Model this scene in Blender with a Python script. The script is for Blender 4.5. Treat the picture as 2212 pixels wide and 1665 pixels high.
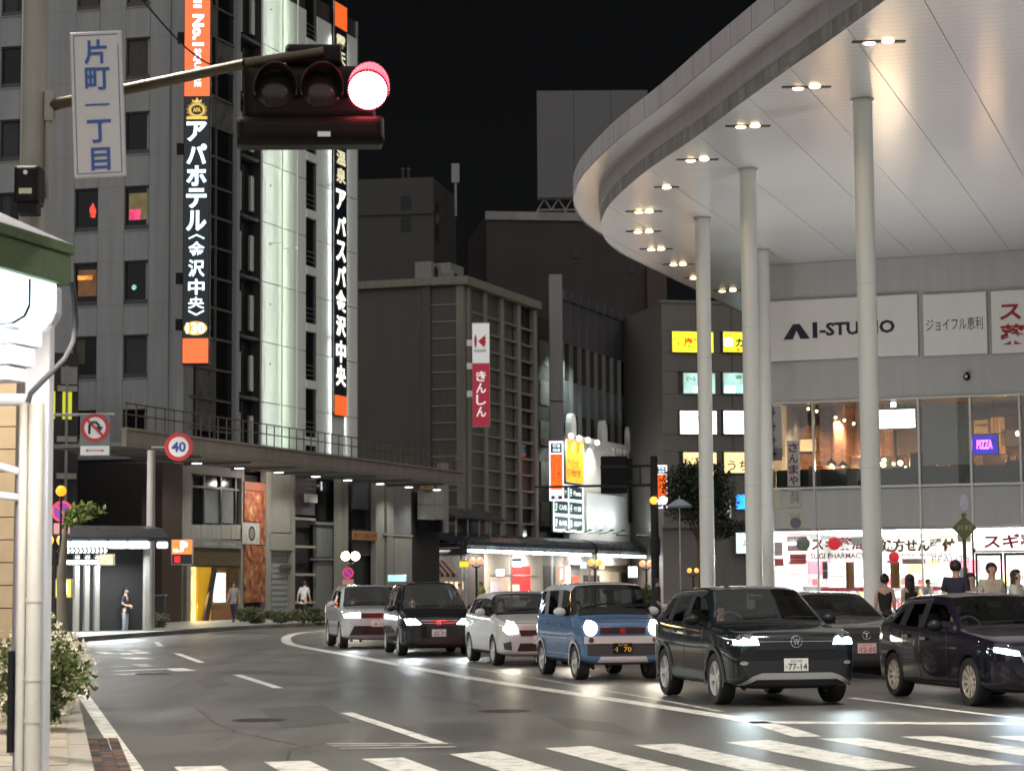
import bpy, bmesh, math, random
from mathutils import Vector, Matrix, Quaternion
random.seed(7)
R = math.radians
ORD = 'first second third fourth fifth sixth seventh eighth ninth tenth eleventh twelfth thirteenth fourteenth fifteenth sixteenth seventeenth last'.split()
SC = bpy.context.scene
COL = SC.collection
for o in list(bpy.data.objects): bpy.data.objects.remove(o)

# ------------------------------------------------------------------ camera
W0, H0, FPX = 2212.0, 1665.0, 4700.0        # photograph measured on a 2212 x 1665 grid
EYE = 1.6
PITCH = math.atan2(1266.0 - H0 / 2, FPX)
ROLL = R(0.4)
cam_d = bpy.data.cameras.new('camera')
cam_d.sensor_width = 36.0
cam_d.lens = 36.0 * FPX / W0
cam_d.clip_start, cam_d.clip_end = 0.3, 3000
cam_d.dof.use_dof = True
cam_d.dof.focus_distance = 33.0
cam_d.dof.aperture_fstop = 3.2
cam = bpy.data.objects.new('camera', cam_d)
COL.objects.link(cam)
CAM_M = (Matrix.Translation((0, 0, EYE)) @ Matrix.Rotation(math.pi / 2 + PITCH, 4, 'X') @ Matrix.Rotation(-ROLL, 4, 'Z'))
cam.matrix_world = CAM_M
SC.camera = cam

# ------------------------------------------------------------------ sky, city glow, exposure
world = bpy.data.worlds.new('World'); SC.world = world; world.use_nodes = True
wt = world.node_tree
sky = wt.nodes.new('ShaderNodeTexSky'); sky.sky_type = 'NISHITA'; sky.sun_disc = False
SUN_EL, SUN_AZ = R(55), R(176)
sky.sun_elevation = SUN_EL; sky.sun_rotation = SUN_AZ
hsv = wt.nodes.new('ShaderNodeHueSaturation'); hsv.inputs['Saturation'].default_value = 0.25
wt.links.new(sky.outputs[0], hsv.inputs['Color'])
wt.links.new(hsv.outputs[0], wt.nodes['Background'].inputs[0])
wt.nodes['Background'].inputs[1].default_value = 0.0007
sun_d = bpy.data.lights.new('city_glow', 'SUN'); sun_d.energy = 1.65; sun_d.angle = R(120); sun_d.color = (1.0, 0.97, 0.93)
sun = bpy.data.objects.new('city_glow', sun_d); COL.objects.link(sun)
sdir = Vector((math.sin(SUN_AZ) * math.cos(SUN_EL), math.cos(SUN_AZ) * math.cos(SUN_EL), math.sin(SUN_EL)))
sun.rotation_euler = sdir.to_track_quat('Z', 'Y').to_euler()
SC.view_settings.view_transform = 'Standard'
SC.view_settings.look = 'None'
SC.view_settings.exposure = 0.42
SC.view_settings.gamma = 1.0
SC.render.engine = 'CYCLES'
cy = SC.cycles
cy.use_denoising = True
try: cy.denoiser = 'OPENIMAGEDENOISE'
except Exception: pass
cy.max_bounces = 6; cy.diffuse_bounces = 3; cy.glossy_bounces = 4; cy.transmission_bounces = 6; cy.transparent_max_bounces = 12
cy.caustics_reflective = False; cy.caustics_refractive = False
cy.sample_clamp_indirect = 4.0
cy.use_light_tree = True

# ------------------------------------------------------------------ pixel -> place
CR = CAM_M.to_3x3()
def ray(px, py):
    return (CR @ Vector(((px - W0 / 2) / FPX, -(py - H0 / 2) / FPX, -1.0)))
def P(px, py, Y):
    d = ray(px, py); t = Y / d.y
    return Vector((0, 0, EYE)) + d * t
def HZ(px, py, z):
    d = ray(px, py); t = (z - EYE) / d.z
    return Vector((0, 0, EYE)) + d * t
def G(px, py, z=0.0): return HZ(px, py, z)
def XZ(v): return (v.x, v.y)

# ------------------------------------------------------------------ materials
MATS = {}
def new_mat(name):
    m = bpy.data.materials.new(name); m.use_nodes = True
    return m, m.node_tree, m.node_tree.nodes['Principled BSDF']
def mat(name, col=(.5, .5, .5), rough=.6, metal=0., emit=None, es=0., var=.12, scale=3., coat=0., spec=.5, bump=0., streak=0.):
    """procedural paint / stone / metal: base colour broken up by noise, optional rain streaks and fine relief"""
    if name in MATS: return MATS[name]
    m, t, b = new_mat(name)
    b.inputs['Roughness'].default_value = rough; b.inputs['Metallic'].default_value = metal
    b.inputs['Coat Weight'].default_value = coat; b.inputs['Specular IOR Level'].default_value = spec
    c = (*col, 1)
    if var > 0:
        tc = t.nodes.new('ShaderNodeTexCoord'); nz = t.nodes.new('ShaderNodeTexNoise')
        nz.inputs['Scale'].default_value = scale; nz.inputs['Detail'].default_value = 5
        t.links.new(tc.outputs['Object'], nz.inputs['Vector'])
        mx = t.nodes.new('ShaderNodeMix'); mx.data_type = 'RGBA'
        mx.inputs[6].default_value = (*[max(0, k * (1 - var * 1.6)) for k in col], 1)
        mx.inputs[7].default_value = (*[min(1, k * (1 + var * 1.6)) for k in col], 1)
        t.links.new(nz.outputs[0], mx.inputs[0])
        out = mx.outputs[2]
        if streak > 0:
            mp = t.nodes.new('ShaderNodeMapping'); mp.inputs['Scale'].default_value = (2.2, 2.2, .12)
            t.links.new(tc.outputs['Object'], mp.inputs[0])
            n2 = t.nodes.new('ShaderNodeTexNoise'); n2.inputs['Scale'].default_value = 1.6; n2.inputs['Detail'].default_value = 6
            t.links.new(mp.outputs[0], n2.inputs['Vector'])
            rp = t.nodes.new('ShaderNodeMapRange'); rp.inputs[1].default_value = .35; rp.inputs[2].default_value = .75
            rp.inputs[3].default_value = 1.0; rp.inputs[4].default_value = 1 - streak
            t.links.new(n2.outputs[0], rp.inputs[0])
            m2 = t.nodes.new('ShaderNodeMix'); m2.data_type = 'RGBA'; m2.blend_type = 'MULTIPLY'; m2.inputs[0].default_value = 1
            t.links.new(out, m2.inputs[6]); t.links.new(rp.outputs[0], m2.inputs[7]); out = m2.outputs[2]
        t.links.new(out, b.inputs['Base Color'])
        rr = t.nodes.new('ShaderNodeMapRange'); rr.inputs[3].default_value = max(.02, rough - .1); rr.inputs[4].default_value = min(1, rough + .12)
        t.links.new(nz.outputs[0], rr.inputs[0]); t.links.new(rr.outputs[0], b.inputs['Roughness'])
        if bump > 0:
            nb = t.nodes.new('ShaderNodeTexNoise'); nb.inputs['Scale'].default_value = scale * 12; nb.inputs['Detail'].default_value = 4
            t.links.new(tc.outputs['Object'], nb.inputs['Vector'])
            bp = t.nodes.new('ShaderNodeBump'); bp.inputs['Strength'].default_value = bump; bp.inputs['Distance'].default_value = .02
            t.links.new(nb.outputs[0], bp.inputs['Height']); t.links.new(bp.outputs[0], b.inputs['Normal'])
    else:
        b.inputs['Base Color'].default_value = c
    if emit:
        b.inputs['Emission Color'].default_value = (*emit, 1); b.inputs['Emission Strength'].default_value = es
    MATS[name] = m
    return m
def glow(name, col, s, var=0.0, scale=1.5):
    """something that gives off light (lamp, lit sign face, screen)"""
    if name in MATS: return MATS[name]
    m, t, b = new_mat(name)
    b.inputs['Base Color'].default_value = (*[k * .5 for k in col], 1); b.inputs['Roughness'].default_value = .4
    b.inputs['Emission Color'].default_value = (*col, 1); b.inputs['Emission Strength'].default_value = s
    if var > 0:
        tc = t.nodes.new('ShaderNodeTexCoord'); nz = t.nodes.new('ShaderNodeTexNoise'); nz.inputs['Scale'].default_value = scale
        t.links.new(tc.outputs['Object'], nz.inputs['Vector'])
        rr = t.nodes.new('ShaderNodeMapRange'); rr.inputs[1].default_value = .3; rr.inputs[2].default_value = .7
        rr.inputs[3].default_value = s * (1 - var); rr.inputs[4].default_value = s * (1 + var)
        t.links.new(nz.outputs[0], rr.inputs[0]); t.links.new(rr.outputs[0], b.inputs['Emission Strength'])
    MATS[name] = m
    return m
def glassy(name, tint=(.25, .27, .28), refl=.9, rough=.02, ior=1.55):
    """window glass: mostly clear with a tint, Fresnel reflection"""
    if name in MATS: return MATS[name]
    m = bpy.data.materials.new(name); m.use_nodes = True; t = m.node_tree; t.nodes.clear()
    o = t.nodes.new('ShaderNodeOutputMaterial'); mx = t.nodes.new('ShaderNodeMixShader')
    tr = t.nodes.new('ShaderNodeBsdfTransparent'); tr.inputs[0].default_value = (*tint, 1)
    gl = t.nodes.new('ShaderNodeBsdfGlossy'); gl.inputs['Roughness'].default_value = rough
    gl.inputs['Color'].default_value = (refl, refl, refl, 1)
    fr = t.nodes.new('ShaderNodeFresnel'); fr.inputs[0].default_value = ior
    t.links.new(fr.outputs[0], mx.inputs[0]); t.links.new(tr.outputs[0], mx.inputs[1]); t.links.new(gl.outputs[0], mx.inputs[2])
    t.links.new(mx.outputs[0], o.inputs[0])
    MATS[name] = m
    return m

# ------------------------------------------------------------------ mesh builder
class MB:
    def __init__(s): s.v = []; s.f = []; s.m = []; s.mi = 0
    def add(s, vs, fs):
        n = len(s.v); s.v += [tuple(v) for v in vs]
        for f in fs: s.f.append([n + i for i in f]); s.m.append(s.mi)
        return s
    def box(s, x0, x1, y0, y1, z0, z1):
        if x0 > x1: x0, x1 = x1, x0
        if y0 > y1: y0, y1 = y1, y0
        if z0 > z1: z0, z1 = z1, z0
        return s.add([(x0,y0,z0),(x1,y0,z0),(x1,y1,z0),(x0,y1,z0),(x0,y0,z1),(x1,y0,z1),(x1,y1,z1),(x0,y1,z1)],
                     [(0,3,2,1),(4,5,6,7),(0,1,5,4),(1,2,6,5),(2,3,7,6),(3,0,4,7)])
    def bbox(s, x0, x1, y0, y1, z0, z1, c=.02):
        """box with chamfered vertical-plane edges (bevel c on all edges facing -y)"""
        if x0 > x1: x0, x1 = x1, x0
        if z0 > z1: z0, z1 = z1, z0
        c = min(c, (x1-x0)/3, (z1-z0)/3, (y1-y0)/2)
        return s.add([(x0,y1,z0),(x1,y1,z0),(x1,y1,z1),(x0,y1,z1),
                      (x0,y0+c,z0),(x1,y0+c,z0),(x1,y0+c,z1),(x0,y0+c,z1),
                      (x0+c,y0,z0+c),(x1-c,y0,z0+c),(x1-c,y0,z1-c),(x0+c,y0,z1-c)],
                     [(3,2,1,0),(0,1,5,4),(1,2,6,5),(2,3,7,6),(3,0,4,7),(4,5,9,8),(5,6,10,9),(6,7,11,10),(7,4,8,11),(8,9,10,11)])
    def quad(s, a, b, c, d): return s.add([a, b, c, d], [(0, 1, 2, 3)])
    def poly(s, pts): return s.add(pts, [tuple(range(len(pts)))])
    def prism(s, pts, z0, z1):
        n = len(pts)
        return s.add([(p[0],p[1],z0) for p in pts] + [(p[0],p[1],z1) for p in pts],
                     [tuple(range(n-1,-1,-1)), tuple(range(n,2*n))] + [(i,(i+1)%n,n+(i+1)%n,n+i) for i in range(n)])
    def xzprism(s, pts, y0, y1):
        """outline in x,z extruded along y"""
        n = len(pts)
        return s.add([(p[0],y0,p[1]) for p in pts] + [(p[0],y1,p[1]) for p in pts],
                     [tuple(range(n)), tuple(range(2*n-1,n-1,-1))] + [(i,n+i,n+(i+1)%n,(i+1)%n) for i in range(n)])
    def yzprism(s, pts, x0, x1):
        n = len(pts)
        return s.add([(x0,p[0],p[1]) for p in pts] + [(x1,p[0],p[1]) for p in pts],
                     [tuple(range(n-1,-1,-1)), tuple(range(n,2*n))] + [(i,(i+1)%n,n+(i+1)%n,n+i) for i in range(n)])
    def cyl(s, a, b, r0, r1=None, n=12, caps=True):
        r1 = r0 if r1 is None else r1
        a = Vector(a); b = Vector(b); d = (b - a).normalized()
        u = d.orthogonal().normalized(); w = d.cross(u)
        vs = []
        for p, r in ((a, r0), (b, r1)):
            for i in range(n):
                t = 2*math.pi*i/n; vs.append(p + u*math.cos(t)*r + w*math.sin(t)*r)
        fs = [(i,(i+1)%n,n+(i+1)%n,n+i) for i in range(n)]
        if caps: fs += [tuple(range(n-1,-1,-1)), tuple(range(n,2*n))]
        return s.add(vs, fs)
    def tube(s, pts, r, n=8):
        pts = [Vector(p) for p in pts]; rs = r if isinstance(r, (list, tuple)) else [r]*len(pts)
        u = None; vs = []
        for i, p in enumerate(pts):
            d = (pts[min(i+1,len(pts)-1)] - pts[max(i-1,0)]).normalized()
            if u is None: u = d.orthogonal().normalized()
            u = (u - d*u.dot(d)).normalized(); w = d.cross(u)
            for k in range(n):
                t = 2*math.pi*k/n; vs.append(p + (u*math.cos(t) + w*math.sin(t))*rs[i])
        fs = []
        for i in range(len(pts)-1):
            for k in range(n): fs.append((i*n+k, i*n+(k+1)%n, (i+1)*n+(k+1)%n, (i+1)*n+k))
        fs += [tuple(range(n-1,-1,-1)), tuple(range((len(pts)-1)*n, len(pts)*n))]
        return s.add(vs, fs)
    def lathe(s, prof, n=16, axis='z', c=(0,0,0), cap=True):
        vs = []
        for r, h in prof:
            for k in range(n):
                t = 2*math.pi*k/n; a, b = r*math.cos(t), r*math.sin(t)
                vs.append((c[0]+a,c[1]+b,c[2]+h) if axis=='z' else ((c[0]+a,c[1]+h,c[2]+b) if axis=='y' else (c[0]+h,c[1]+a,c[2]+b)))
        fs = []
        for i in range(len(prof)-1):
            for k in range(n): fs.append((i*n+k, i*n+(k+1)%n, (i+1)*n+(k+1)%n, (i+1)*n+k))
        if cap and prof[0][0] > 1e-5: fs.append(tuple(range(n-1,-1,-1)))
        if cap and prof[-1][0] > 1e-5: fs.append(tuple(range((len(prof)-1)*n, len(prof)*n)))
        return s.add(vs, fs)
    def ball(s, c, r, n=14, sq=(1,1,1)):
        prof = [(max(1e-6,math.sin(math.pi*i/(n//2)))*1.0, -math.cos(math.pi*i/(n//2))) for i in range(n//2+1)]
        k0 = len(s.v); s.lathe([(p*r, h*r) for p, h in prof], n)
        for i in range(k0, len(s.v)):
            v = s.v[i]; s.v[i] = (c[0]+v[0]*sq[0], c[1]+v[1]*sq[1], c[2]+v[2]*sq[2])
        return s
    def mesh(s, name, mats, smooth=False, bevel=0, merge=False):
        me = bpy.data.meshes.new(name)
        me.from_pydata(s.v, [], s.f)
        for mm in (mats if isinstance(mats, (list, tuple)) else [mats]): me.materials.append(mm)
        if any(s.m): me.polygons.foreach_set('material_index', s.m)
        bm = bmesh.new(); bm.from_mesh(me)
        if merge: bmesh.ops.remove_doubles(bm, verts=bm.verts, dist=1e-4)
        if bevel: bmesh.ops.bevel(bm, geom=[e for e in bm.edges if e.is_manifold and e.calc_face_angle(0) > .5], offset=bevel, segments=2, profile=.5, affect='EDGES', clamp_overlap=True)
        bmesh.ops.recalc_face_normals(bm, faces=bm.faces)
        bm.to_mesh(me); bm.free()
        if smooth:
            me.polygons.foreach_set('use_smooth', [True]*len(me.polygons))
            if smooth != 'all':
                try: me.set_sharp_from_angle(angle=R(38))
                except Exception: pass
        me.update()
        return me
    def build(s, name, mats, parent=None, smooth=False, bevel=0, loc=None, rz=0, merge=False):
        return link(name, s.mesh(name, mats, smooth, bevel, merge), parent, loc, rz)

def link(name, me, parent=None, loc=None, rz=0, rot=None, scale=None):
    o = bpy.data.objects.new(name, me); COL.objects.link(o)
    if parent is not None: o.parent = parent
    if loc is not None: o.location = loc
    if rot is not None: o.rotation_euler = rot
    elif rz: o.rotation_euler = (0, 0, rz)
    if scale is not None: o.scale = scale
    return o
def tag(o, label=None, cat=None, group=None, kind=None):
    if label: o['label'] = label
    if cat: o['category'] = cat
    if group: o['group'] = group
    if kind: o['kind'] = kind
    return o
def thing(name, label, cat, loc=(0, 0, 0), rz=0, group=None):
    o = bpy.data.objects.new(name, None); COL.objects.link(o); o.empty_display_size = .2
    o.location = loc; o.rotation_euler = (0, 0, rz)
    return tag(o, label, cat, group)
def copy_tree(o, parent=None):
    c = o.copy(); COL.objects.link(c); c.parent = parent
    for ch in list(o.children): copy_tree(ch, c)
    return c
def struct(o): o['kind'] = 'structure'; return o
def lamp(kind, parent, loc, col, energy, size=.1, spot=None, aim=None, blend=.5):
    """the light of a built lamp, or an added light with no fixture"""
    d = bpy.data.lights.new('lamp_light', kind); d.color = col; d.energy = energy
    if kind == 'AREA':
        d.shape = 'RECTANGLE'; d.size, d.size_y = size if isinstance(size, tuple) else (size, size)
    else: d.shadow_soft_size = size
    if spot: d.spot_size = spot; d.spot_blend = blend
    o = bpy.data.objects.new('lamp_light', d); COL.objects.link(o); o.parent = parent; o.location = loc
    if aim is not None: o.rotation_euler = (-Vector(aim)).to_track_quat('Z', 'Y').to_euler()
    return o

# ------------------------------------------------------------------ scratch scene for evaluating modifiers quickly
TMP = bpy.data.scenes.new('scratch')
def evaluate(objs, o):
    for q in objs: TMP.collection.objects.link(q)
    vl = TMP.view_layers[0]; vl.update(); dg = vl.depsgraph
    me = bpy.data.meshes.new_from_object(o.evaluated_get(dg))
    for q in objs: TMP.collection.objects.unlink(q)
    return me
# ------------------------------------------------------------------ lettering
_TX = {}
def glyph_mesh(s, bold=0.0):
    k = (s, bold)
    if k in _TX: return _TX[k]
    cu = bpy.data.curves.new('t', 'FONT'); cu.body = s; cu.offset = bold; cu.resolution_u = 2
    o = bpy.data.objects.new('t', cu); me = evaluate([o], o)
    vs = [tuple(v.co) for v in me.vertices]; fs = [tuple(p.vertices) for p in me.polygons]
    bpy.data.meshes.remove(me); bpy.data.objects.remove(o); bpy.data.curves.remove(cu)
    _TX[k] = (vs, fs)
    return vs, fs
def put_text(mb, s, u0, u1, z0, z1, y, bold=.012, shear=0.0, ang=0):
    """lettering fitted to the rectangle u0..u1, z0..z1 on the plane y of the sign (facing -y)"""
    vs, fs = glyph_mesh(s, bold)
    if not vs: return
    if ang: vs = [(-v[1], v[0], 0) if ang > 0 else (v[1], -v[0], 0) for v in vs]
    xs = [v[0] for v in vs]; ys = [v[1] for v in vs]
    x0, x1, y0, y1 = min(xs), max(xs), min(ys), max(ys)
    sx = (u1-u0)/max(1e-6, x1-x0); sz = (z1-z0)/max(1e-6, y1-y0)
    mb.add([(u0+(v[0]-x0)*sx + shear*(v[1]-y0)*sz, y, z0+(v[1]-y0)*sz) for v in vs], fs)
def put_column(mb, s, u0, u1, z1, pitch, y, bold=.012, fill=.86):
    """vertical lettering, one character under another, from z1 downwards"""
    for i, ch in enumerate(s):
        if ch == ' ': continue
        c = z1 - pitch*(i+.5); hh = pitch*fill/2; uu0, uu1 = u0, u1
        if ch in 'ー一': 
            w = (u1-u0)
            if ch == 'ー': put_text(mb, ch, u0+w*.42, u1-w*.42, c-hh, c+hh, y, bold, ang=-1); continue
            put_text(mb, ch, u0, u1, c-hh*.1, c+hh*.1, y, bold); continue
        if ch in '〈〉':
            put_text(mb, ch, u0+.1*(u1-u0), u1-.1*(u1-u0), c-hh*.35, c+hh*.35, y, bold, ang=-1); continue
        put_text(mb, ch, uu0, uu1, c-hh, c+hh, y, bold)
def letters(name, s, u0, u1, z0, z1, y, m, parent, bold=.012, **k):
    mb = MB(); put_text(mb, s, u0, u1, z0, z1, y, bold, **k)
    return mb.build(name, m, parent)

# ------------------------------------------------------------------ a wall's own coordinates: u along, y into the building, z up
class Frame:
    def __init__(s, A, B):
        s.A = Vector((A[0], A[1])); d = Vector((B[0], B[1])) - s.A; s.L = d.length
        s.rz = math.atan2(d.y, d.x); s.d = d.normalized(); s.n = Vector((-s.d.y, s.d.x))   # n points away from the viewer side
        if s.n.dot(s.A + d*.5) < 0: s.n = -s.n; s.flip = True
        else: s.flip = False
        s.loc = (A[0], A[1], 0)
    def uz(s, px, py, y=0.0):
        d = ray(px, py); o = s.A + s.n*y
        t = (o.x*s.n.x + o.y*s.n.y) / (d.x*s.n.x + d.y*s.n.y)
        p = Vector((0, 0, EYE)) + d*t
        return (Vector((p.x, p.y)) - s.A).dot(s.d), p.z
    def rect(s, x0, y0, x1, y1, y=0.0):
        ym = (y0+y1)/2; xm = (x0+x1)/2
        return s.uz(x0, ym, y)[0], s.uz(x1, ym, y)[0], s.uz(xm, y1, y)[1], s.uz(xm, y0, y)[1]
    def world(s, u, y, z): 
        p = s.A + s.d*u + s.n*y
        return Vector((p.x, p.y, z))
# ================================================================== ground
def asphalt():
    m, t, b = new_mat('asphalt')
    tc = t.nodes.new('ShaderNodeTexCoord')
    n1 = t.nodes.new('ShaderNodeTexNoise'); n1.inputs['Scale'].default_value = .35; n1.inputs['Detail'].default_value = 6
    n2 = t.nodes.new('ShaderNodeTexNoise'); n2.inputs['Scale'].default_value = 60; n2.inputs['Detail'].default_value = 3
    mp = t.nodes.new('ShaderNodeMapping'); mp.inputs['Rotation'].default_value = (0, 0, R(13)); mp.inputs['Scale'].default_value = (1.1, .06, 1)
    n3 = t.nodes.new('ShaderNodeTexNoise'); n3.inputs['Scale'].default_value = 1.2; n3.inputs['Detail'].default_value = 5
    for n in (n1, n2): t.links.new(tc.outputs['Object'], n.inputs['Vector'])
    t.links.new(tc.outputs['Object'], mp.inputs[0]); t.links.new(mp.outputs[0], n3.inputs['Vector'])
    ad = t.nodes.new('ShaderNodeMath'); ad.operation = 'ADD'; t.links.new(n1.outputs[0], ad.inputs[0]); t.links.new(n3.outputs[0], ad.inputs[1])
    cr = t.nodes.new('ShaderNodeMapRange'); cr.inputs[1].default_value = .7; cr.inputs[2].default_value = 1.3
    cr.inputs[3].default_value = .054; cr.inputs[4].default_value = .122; t.links.new(ad.outputs[0], cr.inputs[0])
    sp = t.nodes.new('ShaderNodeMapRange'); sp.inputs[1].default_value = .35; sp.inputs[2].default_value = .75
    sp.inputs[3].default_value = .45; sp.inputs[4].default_value = 1.9; t.links.new(n2.outputs[0], sp.inputs[0])
    ml = t.nodes.new('ShaderNodeMath'); ml.operation = 'MULTIPLY'; t.links.new(cr.outputs[0], ml.inputs[0]); t.links.new(sp.outputs[0], ml.inputs[1])
    mc = t.nodes.new('ShaderNodeMix'); mc.data_type = 'RGBA'; mc.blend_type = 'MULTIPLY'; mc.inputs[0].default_value = 1
    mc.inputs[6].default_value = (1, .96, .9, 1); t.links.new(ml.outputs[0], mc.inputs[7]); t.links.new(mc.outputs[2], b.inputs['Base Color'])
    rr = t.nodes.new('ShaderNodeMapRange'); rr.inputs[1].default_value = .7; rr.inputs[2].default_value = 1.3
    rr.inputs[3].default_value = .36; rr.inputs[4].default_value = .55
    t.links.new(ad.outputs[0], rr.inputs[0]); t.links.new(rr.outputs[0], b.inputs['Roughness'])
    bp = t.nodes.new('ShaderNodeBump'); bp.inputs['Strength'].default_value = .35; bp.inputs['Distance'].default_value = .01
    t.links.new(n2.outputs[0], bp.inputs['Height']); t.links.new(bp.outputs[0], b.inputs['Normal'])
    return m
def paint():
    m, t, b = new_mat('road_paint')
    tc = t.nodes.new('ShaderNodeTexCoord')
    n1 = t.nodes.new('ShaderNodeTexNoise'); n1.inputs['Scale'].default_value = 5; n1.inputs['Detail'].default_value = 8; n1.inputs['Roughness'].default_value = .7
    t.links.new(tc.outputs['Object'], n1.inputs['Vector'])
    r = t.nodes.new('ShaderNodeValToRGB'); r.color_ramp.elements[0].position = .35; r.color_ramp.elements[1].position = .5
    r.color_ramp.elements[0].color = (.22, .21, .19, 1); r.color_ramp.elements[1].color = (.62, .60, .55, 1)
    t.links.new(n1.outputs[0], r.inputs[0]); t.links.new(r.outputs[0], b.inputs['Base Color']); b.inputs['Roughness'].default_value = .5
    return m
def worn_paint():
    m, t, b = new_mat('worn_paint')
    tc = t.nodes.new('ShaderNodeTexCoord')
    n1 = t.nodes.new('ShaderNodeTexNoise'); n1.inputs['Scale'].default_value = 2.2; n1.inputs['Detail'].default_value = 9; n1.inputs['Roughness'].default_value = .75
    t.links.new(tc.outputs['Object'], n1.inputs['Vector'])
    r = t.nodes.new('ShaderNodeValToRGB'); r.color_ramp.elements[0].position = .34; r.color_ramp.elements[1].position = .52
    r.color_ramp.elements[0].color = (.06, .057, .052, 1); r.color_ramp.elements[1].color = (.42, .40, .37, 1)
    t.links.new(n1.outputs[0], r.inputs[0]); t.links.new(r.outputs[0], b.inputs['Base Color']); b.inputs['Roughness'].default_value = .5
    return m
M_ASPH, M_PAINT, M_WORN = asphalt(), paint(), worn_paint()
M_PAVE = mat('paving', (.30, .27, .23), .6, var=.2, scale=4, bump=.2)
M_PAVE2 = mat('paving_grey', (.26, .27, .26), .45, var=.18, scale=3, bump=.15)
M_KERB = mat('kerb_stone', (.33, .30, .26), .8, var=.2, scale=6, bump=.3)

N = 12
mb = MB()
for i in range(N):
    for j in range(N):
        a = 1400 / N
        mb.quad((-700+i*a, -300+j*a, 0), (-700+(i+1)*a, -300+j*a, 0), (-700+(i+1)*a, -300+(j+1)*a, 0), (-700+i*a, -300+(j+1)*a, 0))
struct(mb.build('road', M_ASPH, merge=True))['label'] = 'dark worn asphalt of the street'

def ribbon(pts, w, z):
    """flat strip along pts (x, y); w one width or one per point"""
    mb = MB(); vs = []
    pts = [Vector(p) for p in pts]
    for i, p in enumerate(pts):
        d = (pts[min(i+1, len(pts)-1)] - pts[max(i-1, 0)]).normalized(); nrm = Vector((-d.y, d.x))
        ww = w[i] if isinstance(w, (list, tuple)) else w
        vs += [(*(p + nrm*ww/2), z), (*(p - nrm*ww/2), z)]
    mb.add(vs, [(2*i, 2*i+1, 2*i+3, 2*i+2) for i in range(len(pts)-1)])
    return mb
def smooth_line(pts, k=6):
    """Catmull-Rom through ground points"""
    P_ = [Vector(p[:2]) for p in pts]; out = []
    for i in range(len(P_)-1):
        a, b, c, d = P_[max(i-1,0)], P_[i], P_[i+1], P_[min(i+2,len(P_)-1)]
        for j in range(k):
            t = j/k
            out.append(.5*((2*b)+(c-a)*t+(2*a-5*b+4*c-d)*t*t+(3*b-a-3*c+d)*t**3))
    out.append(P_[-1]); return out
def marking(name, pts, w, m=None, z=.004, label=None):
    o = struct(ribbon(pts, w, z).build(name, m or M_PAINT)); 
    if label: o['label'] = label
    return o
sl = smooth_line([G(700,1363), G(655,1366), G(622,1374), G(622,1388), G(660,1398), G(760,1416), G(994,1460), G(1200,1492), G(1420,1525), G(1620,1557), G(1745,1591)])
marking('lane_marking', sl, [.3]*len(sl), label='long curving white line beside the queue of cars')
marking('lane_marking', smooth_line([G(880,1422), G(1106,1456), G(1283,1487), G(1413,1509), G(1560,1537)]), .11, M_WORN, label='thin worn line next to the curving white line')
marking('stop_line', [XZ(G(1618,1560)), XZ(G(2400,1564))], .42, label='white stop line across the waiting lanes')
marking('lane_marking', [XZ(G(1836,1507)), XZ(G(2320,1566))], .15, label='thin white line between the two queues of cars')
marking('edge_line', smooth_line([G(292,1668), G(240,1590), G(196,1525), G(168,1485), G(120,1425)]), .17, label='white edge line along the planted kerb')
for a, b in (((338,1386),(348,1396)), ((382,1411),(436,1431)), ((512,1457),(602,1486)), ((748,1539),(954,1607))):
    marking('lane_dash', [XZ(G(*a)), XZ(G(*b))], .16, label=None)
# zebra crossing
zc = struct(thing('crosswalk', 'white zebra crossing bars in front of the queue', 'crosswalk')); del zc['category']
bd = (G(1213,1665) - G(1069,1622)); bd = Vector((bd.x, bd.y)).normalized()
tops = [(375,1656,478,1654), (570,1646,668,1643), (781,1639,871,1636), (972,1629,1069,1622), (1177,1616,1274,1611), (1368,1609,1465,1606), (1566,1603,1660,1598), (1764,1595,1861,1594), (1944,1591,2038,1590), (2132,1590,2226,1589)]
for x0, y0, x1, y1 in tops:
    a, b = G(x0, y0), G(x1, y1); mb = MB()
    a = Vector((a.x, a.y)); b = Vector((b.x, b.y)); e = bd*3.6
    mb.quad((*a, .0045), (*(a+e), .0045), (*(b+e), .0045), (*b, .0045))
    mb.build('bar', M_PAINT, zc)
# worn remains of old markings
for k, (x0, y0, x1, y1) in enumerate(((705,1606,960,1606), (735,1617,985,1613), (715,1611,900,1610))):
    marking('worn_marking', [XZ(G(x0, y0)), XZ(G(x1, y1))], .13, M_WORN, .005 + .0005*k)
# stretched lane lettering, mostly worn away: bars as left on the road
rw_ = random.Random(4); wl = struct(thing('lane_lettering', 'worn white lettering on the lane by the planting', 'marking')); del wl['category']
for x0, y0, x1, y1, w in ((216,1408,240,1412,.5),(250,1402,268,1404,.4),(268,1410,278,1413,.5),(282,1403,298,1406,.5),(300,1408,312,1411,.6),(280,1420,312,1423,.8),
                          (243,1440,286,1438,.5),(300,1434,318,1440,.5),(318,1439,344,1438,.5),(244,1449,366,1444,.45),(252,1457,345,1453,.5),(372,1443,402,1449,.7),(200,1391,262,1391,1.4),(262,1388,300,1381,.9)):
    ribbon([XZ(G(x0, y0)), XZ(G(x1, y1))], w*.62, .004).build('stroke', M_PAINT if rw_.random() < .7 else M_WORN, wl)

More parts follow.
